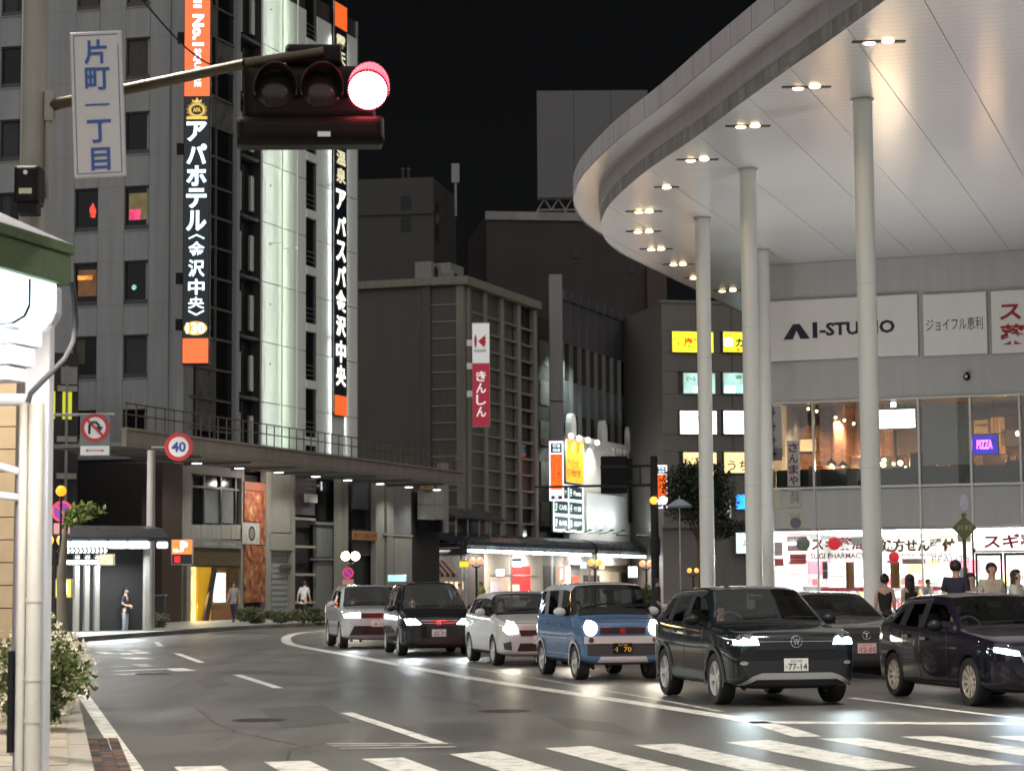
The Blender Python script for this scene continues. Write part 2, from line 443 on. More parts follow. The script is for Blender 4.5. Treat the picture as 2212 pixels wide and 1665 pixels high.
def slab(name, pts, z, m, label):
    mb = MB(); mb.prism(pts, -.2, z)
    return tag(struct(mb.build(name, m)), label)
def kerb_row(pts, w=.18, h=.155, step=1.0, inward=1):
    """a row of kerb stones along pts, each its own block"""
    par = struct(thing('kerb', 'row of kerb stones', 'kerb')); del par['category']
    pts = [Vector(p[:2]) for p in pts]; cnt = 0
    for a, b in zip(pts, pts[1:]):
        L = (b-a).length; d = (b-a)/L; nrm = Vector((-d.y, d.x))*inward; n = max(1, int(L/step))
        for i in range(n):
            p, q = a+d*(L*i/n+.006), a+d*(L*(i+1)/n-.006)
            m = MB(); m.prism([p, q, q+nrm*w, p+nrm*w], -.1, h - random.random()*.004); m.build('stone', M_KERB, par); cnt += 1
    return par
# near left pavement with its kerb and the brick gutter
k0 = Vector((-3.75, 19.46)); kd = Vector((-.96, 4.57)).normalized()
kp = [k0 - kd*8, k0, k0+kd*4.67, k0+kd*10, G(150,1450).xy, G(120,1400).xy]
# repair patches, cracks and covers
M_PATCH = mat('asphalt_patch', (.072,.070,.065), .5, var=.25, scale=30, bump=.3); M_CRACK = mat('crack_tar', (.03,.03,.03), .35, var=.2)
for k, (q, m_) in enumerate((([(560,1530),(700,1522),(760,1560),(610,1572)], M_PATCH), ([(1180,1545),(1330,1562),(1390,1590),(1225,1572)], M_PATCH), ([(420,1470),(470,1462),(500,1478),(446,1488)], M_PATCH), ([(900,1500),(1010,1512),(1040,1524),(925,1514)], mat('asphalt_pale', (.065,.062,.056), .5, var=.2, scale=30)))):
    mb = MB(); mb.poly([(*XZ(G(x, y)), .002) for x, y in q]); tag(struct(mb.build('road_patch', m_)), 'repaired patch in the asphalt')
rc = random.Random(21)
for x0, y0, x1, y1 in ((300,1590,700,1560),(640,1490,900,1530),(860,1625,1500,1585),(420,1520,640,1600),(1000,1560,1250,1600),(505,1440,640,1462),(1500,1600,1900,1575),(660,1600,720,1665)):
    a, b = Vector(XZ(G(x0, y0))), Vector(XZ(G(x1, y1))); n = 22; pts = []
    w_ = Vector((0, 0))
    for i in range(n+1):
        w_ += Vector((rc.gauss(0,.05), rc.gauss(0,.07))); pts.append(a.lerp(b, i/n) + w_)
    tag(struct(ribbon(pts, [.006+.012*rc.random() for _ in pts], .003).build('road_crack', M_CRACK)), 'tar-dark crack wandering across the asphalt')
for px, py in ((560,1555),(1090,1535),(330,1455)):
    c_ = G(px, py); t = thing('manhole_cover', 'round iron manhole cover in the road, %s' % {560:'near the long dash', 1090:'beside the curving line', 330:'by the worn lettering'}[px], 'manhole', (c_.x, c_.y, 0))
    mb = MB(); mb.lathe([(.34,.0),(.34,.006),(.30,.007)], 28); mb.build('rim', mat('iron', (.06,.055,.05), .45, metal=.5, var=.2), t)
    for i in range(-4, 5):
        h_ = math.sqrt(.29**2-(i*.062)**2); mb = MB(); mb.box(-h_, h_, i*.062-.018, i*.062+.018, .0, .009); mb.build('rib', mat('iron', (.06,.055,.05), .45), t)
slab('pavement', [(p.x-.18, p.y) for p in kp] + [(-40, 66), (-40, 5)], .15, M_PAVE, 'beige pavement under the arcade, beside the planting')
par = struct(thing('pavement_tiles', 'square beige paving tiles beside the near kerb', 'paving')); del par['category']
rt_ = random.Random(9); MT = [mat('tile%d' % i, c, .6, var=.15, scale=9, bump=.2) for i, c in enumerate(((.36,.31,.25),(.32,.28,.23),(.40,.35,.28)))]
for r in range(16):
    for c in range(5):
        q_ = k0 - kd*1.2 + kd*(r*.40) + Vector((-kd.y, kd.x))*(.20 + c*.40); a_ = kd*.39; b_ = Vector((-kd.y, kd.x))*.39
        m = MB(); m.prism([q_, q_+a_, q_+a_+b_, q_+b_], .14, .156 + .004*rt_.random()); m.build('tile', rt_.choice(MT), par)
kerb_row([k0 - kd*2, k0+kd*12], inward=1)['label'] = 'row of kerb stones along the planted verge'
par = struct(thing('gutter', 'strip of dark red brick between kerb and edge line', 'gutter')); del par['category']
M_BRK = [mat('gutter_brick%d' % i, c, .55, var=.25, scale=8) for i, c in enumerate(((.10,.055,.045), (.07,.045,.04), (.035,.033,.035), (.14,.07,.05)))]
for r in range(22):
    for c in range(3):
        p = k0 - kd*.6 + kd*(r*.22) + Vector((kd.y, -kd.x))*(.02 + c*.115)
        q = kd*.21; s_ = Vector((kd.y, -kd.x))*.105; m = MB(); m.prism([p, p+s_, p+s_+q, p+q], -.02, .006 + random.random()*.004)
        m.build('brick', M_BRK[2 if random.random() < .35 else random.choice((0,1,3))], par)
# far pavements
hp = [G(60,1402), G(150,1388), G(340,1373), G(510,1360), G(620,1355), G(700,1351)]
hp = [Vector((p.x, p.y)) for p in hp]; hd = Vector((.336, .942)); hp += [hp[-1]+hd*120]
slab('pavement', [(p.x, p.y) for p in hp] + [(hp[-1].x-60, hp[-1].y), (-60, 66)], .15, M_PAVE2, 'grey pavement along the hotel front')
kerb_row(hp[:6], step=1.2)['label'] = 'row of kerb stones along the hotel pavement'
rp = [(9.6, 18), (8.3, 29), (6.8, 37), (5.4, 44), (3.5, 50), (2.6, 57), (2.7, 65), (5, 75), (12, 95), (40, 160)]
slab('pavement', rp + [(70, 160), (70, 18)], .15, M_PAVE2, 'pavement under the big white canopy')
kerb_row(rp[:6], step=1.2, inward=-1)['label'] = 'row of kerb stones along the canopy pavement'
# ================================================================== shopping building with the big white canopy
M_WHITEP = mat('white_panel', (.80, .81, .77), .35, var=.05, scale=.6, streak=.10)
M_WALLG = mat('grey_wall', (.60, .60, .59), .5, var=.06, scale=.5, streak=.08)
M_FASC = mat('fascia_panel', (.60, .58, .62), .38, var=.10, scale=.5, streak=.18)
M_FASCD = mat('fascia_streaked', (.48, .47, .465), .5, var=.25, scale=1.2, streak=.55)
M_ALU = mat('aluminium', (.55, .55, .54), .35, metal=.7, var=.06)
M_DARK = mat('dark_metal', (.022, .022, .024), .5, var=.2, spec=.25)
M_BLACK = mat('black_plastic', (.010, .010, .011), .5, var=.2, spec=.12)
M_WARM = glow('warm_lamp', (1.0, .72, .34), 9)
M_COOL = glow('cool_lamp', (.80, .95, 1.0), 7)
M_WHITELIT = glow('white_lit', (1.0, .98, .95), 1.6)
M_GLASS = glassy('shop_glass', (.92, .94, .94))
M_GLASSD = glassy('tinted_glass', (.55, .58, .58))
M_INK = mat('ink_black', (.012, .016, .03), .4, var=0)
M_INKR = mat('ink_red', (.42, .02, .03), .5, var=0)
M_INKB = mat('ink_brown', (.10, .05, .03), .5, var=0)
M_WHITEPAINT = mat('white_paint', (.75, .75, .73), .45, var=.05)

def ceiling_mat():
    m, t, b = new_mat('canopy_ceiling')
    tc = t.nodes.new('ShaderNodeTexCoord'); mp = t.nodes.new('ShaderNodeMapping'); mp.inputs['Rotation'].default_value = (0, 0, R(18.6))
    t.links.new(tc.outputs['Object'], mp.inputs[0])
    wv = t.nodes.new('ShaderNodeTexWave'); wv.wave_type = 'BANDS'; wv.bands_direction = 'Y'; wv.inputs['Scale'].default_value = .9; wv.wave_profile = 'SAW'
    wv.inputs['Distortion'].default_value = .0
    t.links.new(mp.outputs[0], wv.inputs['Vector'])
    r = t.nodes.new('ShaderNodeValToRGB'); r.color_ramp.elements[0].position = 0; r.color_ramp.elements[1].position = .09
    r.color_ramp.elements[0].color = (.46, .44, .44, 1); r.color_ramp.elements[1].color = (.68, .66, .665, 1)
    t.links.new(wv.outputs[1], r.inputs[0]); t.links.new(r.outputs[0], b.inputs['Base Color'])
    nz = t.nodes.new('ShaderNodeTexNoise'); nz.inputs['Scale'].default_value = 3
    mp2 = t.nodes.new('ShaderNodeMapping'); mp2.inputs['Rotation'].default_value = (0, 0, R(18.6)); mp2.inputs['Scale'].default_value = (.05, 2.2, 1)
    t.links.new(tc.outputs['Object'], mp2.inputs[0]); t.links.new(mp2.outputs[0], nz.inputs['Vector'])
    bp = t.nodes.new('ShaderNodeBump'); bp.inputs['Strength'].default_value = .25; bp.inputs['Distance'].default_value = .02
    t.links.new(nz.outputs[0], bp.inputs['Height']); t.links.new(bp.outputs[0], b.inputs['Normal'])
    b.inputs['Roughness'].default_value = .2; b.inputs['Specular IOR Level'].default_value = .75
    return m
M_CEIL = ceiling_mat()

ZC = 12.7
cpix = [(1910,0),(1800,80),(1700,150),(1600,222),(1500,297),(1400,365),(1340,416),(1310,450),(1298,485),(1308,518),(1340,546),(1400,576),(1500,624),(1598,672)]
cin = [Vector(XZ(HZ(x, y, ZC))) for x, y in cpix]
near = (cin[1] - cin[5]).normalized(); far = (cin[-1] - cin[-3]).normalized()
cin = [cin[0] + near*20] + smooth_line(cin, 4) + [cin[-1] + far*14]
def offset_line(pts, d):
    out = []
    for i, p in enumerate(pts):
        t = (pts[min(i+1, len(pts)-1)] - pts[max(i-1, 0)]).normalized(); out.append(p + Vector((t.y, -t.x))*d)
    return out
# which side is outwards: away from the building
sgn = 1 if (offset_line(cin, 1)[len(cin)//2] - Vector((20, 70))).length > (cin[len(cin)//2] - Vector((20, 70))).length else -1
canopy = thing('canopy', 'huge white canopy roof with rounded corner and tall pillars', 'canopy')
def wall_strip(a, b, za, zb, name, m, gap=0.0, panels=0):
    """vertical or sloping band between two outlines"""
    mb = MB(); n = len(a)
    mb.add([(*p, za) for p in a] + [(*p, zb) for p in b], [(i, i+1, n+i+1, n+i) for i in range(n-1)])
    return mb.build(name, m, canopy, smooth='all')
def resample(pts, step):
    out = [pts[0]]; acc = 0
    for a, b in zip(pts, pts[1:]):
        L = (b-a).length; t = step - acc
        while t <= L: out.append(a + (b-a)*t/L); t += step
        acc = L - (t - step)
    return out
line = resample(cin, .5)
o_in = line
o_lip = offset_line(line, .06*sgn)
o_out = offset_line(line, .85*sgn)
wall_strip(o_in, o_in, ZC-.02, ZC+.36, 'fascia_lower', M_FASCD)
wall_strip(o_in, o_lip, ZC+.36, ZC+.37, 'fascia_lip', M_WHITEP)
wall_strip(o_lip, o_lip, ZC+.37, ZC+.78, 'fascia_upper', M_FASC)
wall_strip(o_lip, o_out, ZC+.78, ZC+.78, 'outer_soffit', M_CEIL)
# outer fascia as separate panels with joints
for i in range(0, len(o_out)-3, 3):
    a, b = o_out[i], o_out[i+3]; t = (b-a).normalized()*.012; mb = MB()
    seg = [a+t, o_out[i+1], o_out[i+2], b-t]
    back = [p - Vector(((b-a).normalized().y, -(b-a).normalized().x))*.05*sgn for p in seg]
    mb.add([(*p, ZC+.75) for p in seg] + [(*p, ZC+1.32) for p in seg], [(0,1,5,4),(1,2,6,5),(2,3,7,6)])
    mb.build('fascia_panel', M_FASC, canopy, smooth='all')
wall_strip(offset_line(line, .82*sgn), offset_line(line, .82*sgn), ZC+.76, ZC+1.30, 'fascia_backing', M_DARK)
rt = MB(); rt.poly([(*p, ZC+1.31) for p in o_out] + [(60, o_out[-1].y, ZC+1.31), (60, o_out[0].y, ZC+1.31)])
rt.build('roof_deck', M_DARK, canopy)
# ceiling cut into long panels by the parallel seams
bm = bmesh.new()
vs = [bm.verts.new((*p, ZC)) for p in line] + [bm.verts.new((45, line[-1].y, ZC)), bm.verts.new((45, line[0].y, ZC))]
bm.faces.new(vs)
sd = Vector((.32, .947, 0)).normalized(); sn = Vector((sd.y, -sd.x, 0))
s0 = HZ(1708, 149, ZC); offs = [(HZ(*q, ZC) - s0).dot(sn) for q in ((1996,0),(1831,63),(1708,149),(1632,225),(1540,320),(1460,405),(1330,455))]
offs += [max(offs) + 2.35*k for k in range(1, 9)] + [min(offs) - 1.6*k for k in range(1, 4)]
for d in offs:
    geom = bm.verts[:] + bm.edges[:] + bm.faces[:]
    bmesh.ops.bisect_plane(bm, geom=geom, plane_co=s0 + sn*d, plane_no=sn)
for f in bm.faces:
    pts = [v.co.copy() for v in f.verts]
    c = sum((p.dot(sn) for p in pts)) / len(pts)
    lo, hi = min(p.dot(sn) for p in pts), max(p.dot(sn) for p in pts)
    q = []
    for p in pts:
        k = p.dot(sn)
        if abs(k-lo) < 1e-3: p = p + sn*.007
        elif abs(k-hi) < 1e-3: p = p - sn*.007
        q.append(p)
    mb = MB(); n = len(q)
    mb.add([(p.x, p.y, ZC) for p in q] + [(p.x, p.y, ZC+.05) for p in q], [tuple(range(n))] + [(i, (i+1) % n, n+(i+1) % n, n+i) for i in range(n)])
    mb.build('ceiling_panel', M_CEIL, canopy)
bm.free()
mb = MB(); mb.poly([(*p, ZC+.06) for p in line] + [(45, line[-1].y, ZC+.06), (45, line[0].y, ZC+.06)]); mb.build('ceiling_backing', mat('seam_grey', (.12,.115,.11), .7, var=.1), canopy)
# pillars
for px, py in ((1863,215),(1615,365),(1517,470),(1647,540)):
    p = HZ(px, py, ZC); mb = MB(); mb.lathe([(.235,.15),(.22,.2),(.22,ZC)], 28); pl = mb.build('pillar', M_WHITEP, canopy, smooth=True, loc=(p.x, p.y, 0))
    lamp('SPOT', pl, (.75,-.55,.2), (.88,1,.80), 260, .1, R(34), (-.055,.04,1), .8)  # spot added without a fixture to brighten the pillar from below
    mb = MB(); mb.lathe([(.36,.15),(.36,.19),(.24,.22)], 24); mb.build('base_ring', M_ALU, pl)
    for z_ in (4.2, 8.4): mb = MB(); mb.lathe([(.2215,z_),(.2215,z_+.012)], 28, cap=False); mb.build('joint', M_WALLG, pl)
    mb = MB(); mb.lathe([(.27,ZC-.05),(.27,ZC-.012),(.22,ZC-.012)], 28); mb.build('collar', M_ALU, pl)
# downlights: a slot with two lamps
dl = [((1878,92),(1918,88)), ((1724,190),(1760,186)), ((1600,273),(1631,271)), ((1492,346),(1521,343)), ((1440,404),), ((1380,457),(1402,456)), ((1378,500),(1402,499)), ((1407,538),(1428,537)), ((1455,571),(1475,570)), ((1498,600),), ((1560,628),(1583,626))]
for pr in dl:
    pts = [HZ(x, y, ZC) for x, y in pr]; c = sum(pts, Vector())/len(pts); mb = MB()
    w = .55 if len(pts) > 1 else .35
    ca, sa = math.cos(R(-18.6)), math.sin(R(-18.6))
    mb.box(-w, w, -.09, .09, -.015, 0); d = mb.build('downlight', M_DARK, canopy, loc=(c.x, c.y, ZC-.002))
    for p in pts:
        q = MB(); q.lathe([(.001,-.05),(.075,-.045),(.105,-.016)], 14)
        for i, v in enumerate(q.v): q.v[i] = (v[0]*1.25, v[1], v[2])
        q.build('lamp', M_WARM, d, smooth=True, loc=(p.x-c.x, p.y-c.y, 0))
        lamp('SPOT', d, (p.x-c.x, p.y-c.y, -.12), (1, .75, .42), 32, .08, R(120), (0, 0, -1), .8)

FR = Frame((8.99, 75.3), (17.2, 72.2))
UR = 15.0
bld = thing('shop_building', 'grey shop building under the canopy with wide windows', 'building', FR.loc, FR.rz)
z_win0, z_win1, z_sh = 4.93, 7.82, 3.48
mb = MB(); mb.box(-.1, UR, 0, .3, z_win1+.08, ZC-.01); mb.build('upper_wall', M_WALLG, bld)
mb = MB(); mb.box(-.1, -.02, 0, 12, 0, ZC-.02); mb.build('side_wall', M_WALLG, bld)
mb = MB(); mb.box(-.02, UR, 11.9, 12, 0, ZC-.02); mb.box(UR, UR+.1, 0, 12, 0, ZC-.02); mb.build('rear_wall', M_WALLG, bld)
def mull(px, py, y=0): return FR.uz(px, py)[0]
mulls = [-.02] + [mull(x, 950) for x in (1757, 1871, 1985, 2097, 2204)] ; mulls += [mulls[-1] + 1.9, mulls[-1] + 3.8]
for i in range(len(mulls)-1):
    a, b = mulls[i], mulls[i+1]
    mb = MB(); mb.bbox(a+.02, b-.02, .0, .12, z_sh+.02, z_win0-.1, .015); mb.build('spandrel_panel', M_WALLG, bld)
    mb = MB(); mb.box(a+.035, b-.035, .10, .108, z_win0, z_win1); mb.build('window_pane', M_GLASS, bld)
for a in mulls:
    mb = MB(); mb.box(a-.035, a+.035, -.05, .13, z_sh, z_win1+.05); mb.build('mullion', M_ALU, bld)
mb = MB(); mb.box(-.02, UR, -.052, .12, z_win0-.08, z_win0); mb.build('window_sill', M_ALU, bld)
mb = MB(); mb.box(-.02, UR, -.055, .12, z_win1, z_win1+.07); mb.build('window_head', M_ALU, bld)
# first-floor restaurant interior
def brick_mat():
    m, t, b = new_mat('brick')
    tc = t.nodes.new('ShaderNodeTexCoord'); mp = t.nodes.new('ShaderNodeMapping'); mp.inputs['Rotation'].default_value = (R(90), 0, 0)
    t.links.new(tc.outputs['Object'], mp.inputs[0])
    br = t.nodes.new('ShaderNodeTexBrick'); br.inputs['Scale'].default_value = 2.6; br.inputs['Mortar Size'].default_value = .025
    br.inputs['Color1'].default_value = (.20, .075, .04, 1); br.inputs['Color2'].default_value = (.32, .14, .08, 1); br.inputs['Mortar'].default_value = (.10, .08, .06, 1)
    t.links.new(mp.outputs[0], br.inputs['Vector']); t.links.new(br.outputs[0], b.inputs['Base Color'])
    bp = t.nodes.new('ShaderNodeBump'); bp.inputs['Strength'].default_value = .6; t.links.new(br.outputs[1], bp.inputs['Height']); bp.invert = True
    t.links.new(bp.outputs[0], b.inputs['Normal']); b.inputs['Roughness'].default_value = .8
    return m
M_BRICK = brick_mat()
M_TABLE = mat('dark_wood', (.06, .035, .02), .4, var=.3)
M_FLOORD = mat('dark_floor', (.05, .045, .04), .35, var=.2)
mb = MB(); mb.box(-.02, UR, .15, 6, z_win0-.32, z_win0-.22); mb.build('first_floor', M_FLOORD, bld)
mb = MB(); mb.box(-.02, UR, .15, 6, z_win1+.1, z_win1+.2); mb.build('room_ceiling', M_FLOORD, bld)
mb = MB(); mb.box(-.02, mulls[2]+.1, 4.4, 4.6, z_win0-.2, z_win1+.1); mb.build('brick_wall', M_BRICK, bld)
mb = MB(); mb.box(mulls[1]+.15, mulls[1]+.5, 2.6, 4.4, z_win0-.2, z_win1+.1); mb.build('brick_pier', M_BRICK, bld)
mb = MB(); mb.box(mulls[2]+.1, UR, 5.4, 5.5, z_win0-.2, z_win1+.1); mb.build('back_wall', mat('warm_plaster', (.24, .13, .07), .7, var=.5, scale=1.6), bld)
mb = MB(); mb.box(.02, UR, .5, .56, z_win0-.22, z_win0+.62); mb.build('counter_front', mat('counter_green', (.035, .045, .042), .5, var=.2), bld)
u0, u1, a0, a1 = FR.rect(1990, 872, 2094, 1003)
mb = MB(); mb.box(u0, u1, .2, .24, a0, a1); mb.build('roller_blind', mat('blind_cloth', (.55, .53, .48), .8, var=.06), bld)
for k, (px, py, sy) in enumerate(((1746,883,2),(1764,888,2),(1805,902,2.4),(1824,908,2.4),(1844,915,2.4))):
    u, z = FR.uz(px, py, sy); t = thing('spot_lamp', 'small round ceiling spot behind the upper window, number %s from the white banner' % ('first','second','third','fourth','fifth')[k], 'lamp', FR.world(u, sy, z), FR.rz, 'ceiling spots in the brick restaurant')
    mb = MB(); mb.cyl((0,0,.03), (0,0,.35), .012, n=6); mb.build('stem', M_DARK, t)
    mb = MB(); mb.ball((0,0,0), .05, 12); mb.build('bulb', M_WARM, t, smooth=True)
    lamp('SPOT', t, (0,0,-.08), (1,.7,.4), 190, .05, R(100), (0,.6,-1), .7)
for k, (px, py) in enumerate(((1808,1043),(1833,1047))):
    u, z = FR.uz(px-12, py-40, 1.6); t = thing('pendant_lamp', 'black cone pendant lamp in the restaurant window, %s' % ('nearer the brick pier' if k == 0 else 'nearer the thick pillar'), 'lamp', FR.world(u, 1.6, z), FR.rz, 'black pendant lamps')
    mb = MB(); mb.lathe([(.015,.22),(.05,.16),(.22,0),(.2,0),(.04,.14)], 16); mb.build('shade', M_BLACK, t, smooth=True)
    mb = MB(); mb.cyl((0,0,.2), (0,0,1.6), .01, n=6); mb.build('cord', M_BLACK, t)
    mb = MB(); mb.ball((0,0,.04), .05, 10); mb.build('bulb', M_WARM, t, smooth=True); lamp('POINT', t, (0,0,-.05), (1,.66,.35), 55, .05)
rb = random.Random(3)
for k, (px, py) in enumerate(((1900,1000),(1910,994),(1908,1004),(1930,1002),(1926,1016),(1945,1000),(1956,1010),(1958,1020),(1936,1030),(1945,1032),(1985,1003),(1934,1022),(2022,1005),(2080,1003),(2147,953),(2155,958),(2150,966),(2199,936))):
    u, z = FR.uz(px, py, 3.0); mb = MB(); mb.ball((0,0,0), .05 + .02*(k % 3), 10)
    o = mb.build('bulb', M_WARM, None, smooth=True, loc=FR.world(u, 3.0, z)); m2 = MB(); m2.cyl((0,0,.04), (0,0,z_win1+.1-z), .006, n=5); m2.build('cord', M_BLACK, o)
    tag(o, '%s bare warm bulb behind the upper windows, counting away from the thick pillar' % ORD[k], 'lamp', 'bare bulbs in the upper restaurant')
    if k % 3 == 0: lamp('POINT', o, (0,-.15,0), (1,.62,.3), 60, .08)
# furniture of the restaurant
M_BOOTH = mat('booth_leather', (.07,.03,.02), .4, var=.25)
for k in range(9):
    u = .8 + k*1.15 + .3*rb.random(); y = 1.3 + 1.1*(k % 3)
    t = thing('booth_seat', '%s dark booth seat behind the upper windows, counting from the brick corner' % ORD[k], 'seat', FR.world(u, y, z_win0-.22), FR.rz, 'booth seats in the upper restaurant')
    mb = MB(); mb.box(0,.95,0,.45,0,.45); mb.build('seat', M_BOOTH, t, bevel=.04); mb = MB(); mb.box(0,.95,.45,.58,0,1.05+.35*(k % 2)); mb.build('backrest', M_BOOTH, t, bevel=.04)
for k, (x0,y0,x1,y1,c) in enumerate(((1896,985,1925,1040,(.03,.035,.02)),(2104,905,2135,935,(.5,.36,.2)),(2140,890,2172,985,(.42,.26,.13)),(2160,925,2206,965,(.05,.04,.035)),(2165,985,2196,1025,(.3,.17,.1)),(1915,1030,1982,1042,(.55,.33,.14)),(2000,1012,2050,1044,(.16,.11,.09)),(1935,880,1985,984,(.05,.03,.025)),(2100,878,2206,903,(.02,.018,.018)))):
    u0, u1, a0_, a1_ = FR.rect(x0,y0,x1,y1,4.2); t = thing('room_fitting', ('dark leafy divider','pale lit shelf','warm plaster pier','dark hung cabinet','brown screen panel','long timber counter','low round-backed sofa','dark service door','black ceiling bulkhead')[k] + ' deep in the upper restaurant', 'fitting', FR.world(u0, 4.2, a0_), FR.rz, 'fittings in the upper restaurant')
    mb = MB(); mb.bbox(0, u1-u0, 0, .3, 0, a1_-a0_, .03); mb.build('panel', mat('fit%d' % k, c, .6, var=.3, scale=4), t)
    mb = MB(); mb.box(.03, u1-u0-.03, -.02, -.001, (a1_-a0_)*.5, (a1_-a0_)*.5+.04); mb.build('trim', M_TABLE, t)
# lit screens and signs in the upper window
def box_sign(name, label, cat, fr, px, body, face, y=-.1, d=.12, parts=(), group=None, yy=0.0):
    """a sign box on a wall frame: casing + face; parts = callables(thing, w, h)"""
    u0, u1, z0, z1 = fr.rect(*px, yy)
    t = thing(name, label, cat, fr.world(u0, yy, z0), fr.rz, group); w, h = u1-u0, z1-z0
    mb = MB(); mb.bbox(0, w, y, y+d, 0, h, .02); mb.build('casing', body, t)
    if face is not None:
        mb = MB(); mb.box(.025, w-.025, y-.004, y-.001, .025, h-.025); mb.build('face', face, t)
    for p in parts: p(t, w, h, y-.009)
    return t
def T(s, x0, x1, z0, z1, m, bold=.012, **k):
    return lambda t, w, h, y: letters('lettering', s, x0*w, x1*w, z0*h, z1*h, y, m, t, bold, **k)
def TC(s, x0, x1, z1, n, m, bold=.012, zspan=1.0, fill=.86):
    def f(t, w, h, y):
        mb = MB(); put_column(mb, s, x0*w, x1*w, z1*h, zspan*h/n, y, bold, fill); mb.build('lettering', m, t)
    return f
def BX(name, x0, x1, z0, z1, m, dy=.002):
    def f(t, w, h, y):
        mb = MB(); mb.box(x0*w, x1*w, y+.0045-dy, y+.0065, z0*h, z1*h); mb.build(name, m, t)
    return f
box_sign('screen', 'bright blank white screen in the upper restaurant window', 'screen', FR, (1898,884,1979,926), M_BLACK, glow('screen_white', (.86, .97, 1.0), 4.5), yy=.45)
box_sign('exit_sign', 'small white lit sign above the bright screen', 'sign', FR, (1924,868,1938,881), M_BLACK, M_COOL, yy=.4)
box_sign('neon_sign', 'blue and magenta neon sign reading PIZZA in the far window', 'sign', FR, (2098,938,2158,982), mat('neon_back', (.02,.01,.12), .5, var=0), glow('neon_blue', (.02,.01,.75), .55, .5, 3), yy=.8,
         parts=(T('PIZZA', .22, .78, .28, .72, glow('neon_pink', (1,.12,.75), 4), .03),))
t = thing('standing_poster', 'white corrugated poster strip with dark stars behind the first window', 'poster', FR.world(FR.uz(1661,1010,.16)[0], .16, z_win0), FR.rz)
w = FR.uz(1690,1010,.16)[0] - FR.uz(1661,1010,.16)[0]
for k in range(4):
    mb = MB(); mb.box(0, w, 0, .01, .95+k*.48, 1.41+k*.48) if k < 4 else 0
    s = mb.build('sheet', mat('paper_white', (.72,.70,.72), .6, var=.06, scale=8), t)
    mb = MB(); cx, cz = w*.45, 1.18+k*.48
    mb.xzprism([(cx,cz-.19),(cx+.025,cz-.03),(cx+.1,cz),(cx+.025,cz+.03),(cx,cz+.19),(cx-.025,cz+.03),(cx-.1,cz),(cx-.025,cz-.03)], -.004, -.001); mb.build('star', M_INK, s)
def banner_part(t, w, h, y): 
    mb = MB(); put_column(mb, 'さんまや', .12*w, .88*w, .97*h, .24*h, y, .03); mb.build('lettering', mat('ink_plum', (.16,.04,.06), .5, var=0), t)
box_sign('banner', 'tall white hanging banner with dark plum lettering at the first window', 'banner', FR, (1701,952,1728,1050), mat('banner_cloth', (.62,.6,.6), .8, var=.06), None, d=.015, y=-.03, parts=(banner_part,), yy=.1)
for px, lab, s in (((1662,1057,1689,1099), 'plain white poster under the sill, beside the cream one', ''), ((1703,1056,1731,1095), 'cream poster with thin blue drawing below the banner', '酒場'), ((1703,1102,1735,1142), 'grey poster with a round plate drawing below the cream one', 'ビール')):
    t = box_sign('poster', lab, 'poster', FR, px, mat('paper_cream', (.6,.6,.48), .6, var=.05) if 'cream' in lab else mat('paper_white', (.72,.70,.72), .6), None, d=.012, y=-.03)
    if s:
        u0, u1, z0, z1 = FR.rect(*px); w, h = u1-u0, z1-z0
        letters('lettering', s, .15*w, .85*w, .62*h if s != '酒場' else .2*h, .9*h, -.035, mat('ink_slate', (.16,.18,.22), .5, var=0), t, .0)
        if s == 'ビール': mb = MB(); mb.lathe([(.001,-.034),(w*.36,-.034),(w*.38,-.03)], 20, 'y', (w/2,0,h*.33)); mb.build('plate_drawing', mat('ink_slate', (.2,.22,.25), .5), t)
mb = MB(); u, z = FR.uz(1740,963,4.3); 
o = thing('framed_picture', 'small framed picture on the brick wall behind the window', 'picture', FR.world(u-.3, 4.3, z-.25), FR.rz)
mb.bbox(0, .75, 0, .06, 0, .55, .02); mb.build('frame', M_TABLE, o); mb = MB(); mb.box(.06, .69, -.005, -.001, .06, .49); mb.build('print', mat('paper_lit', (.8,.7,.5), .6), o)
lamp('SPOT', o, (.4,-1.2,1.4), (1,.75,.45), 60, .05, R(60), (0,1,-1), .6)
# signs over the windows
M_SIGNF = mat('sign_face', (.74, .72, .68), .4, var=.03, emit=(1,.97,.92), es=.05)
def ai_caret(t, w, h, y):
    x0, x1 = .12*w, .295*w; zb, zt = .355*h, .60*h; k = .062*w; xm = (x0+x1)/2
    mb = MB(); mb.xzprism([(x0,zb),(xm-k*.35,zt),(xm+k*.35,zt),(x1,zb),(x1-k,zb),(xm,zt-.42*(zt-zb)),(x0+k,zb)], y-.03, y); mb.build('lettering', M_INK, t)
    mb = MB(); mb.box(.315*w, .345*w, y-.03, y, .36*h, .615*h); mb.build('lettering', M_INK, t)
    mb = MB(); put_text(mb, '-STUDIO', .36*w, .85*w, .385*h, .60*h, y-.004, .035); mb.build('lettering', M_INK, t)
box_sign('wall_sign', 'wide white wall sign reading AI-STUDIO', 'sign', FR, (1655,643,1985,776), M_ALU, M_SIGNF, parts=(ai_caret,), group='white wall signs under the canopy')
box_sign('wall_sign', 'square white wall sign with thin black Japanese lettering', 'sign', FR, (1994,633,2134,768), M_ALU, M_SIGNF, parts=(T('ジョイフル恵利', .06, .93, .40, .60, M_INK, .004),), group='white wall signs under the canopy')
box_sign('wall_sign', 'white wall sign with large red pharmacy lettering, cut by the picture edge', 'sign', FR, (2141,624,2330,762), M_ALU, M_SIGNF, parts=(T('スギ', .10, .66, .52, .82, M_INKR, .03), T('薬局', .10, .66, .14, .46, M_INKR, .03)), group='white wall signs under the canopy')
u, z = FR.uz(2090, 812); t = thing('security_camera', 'dark round security camera on the grey wall below the signs', 'camera', FR.world(u, 0, z), FR.rz)
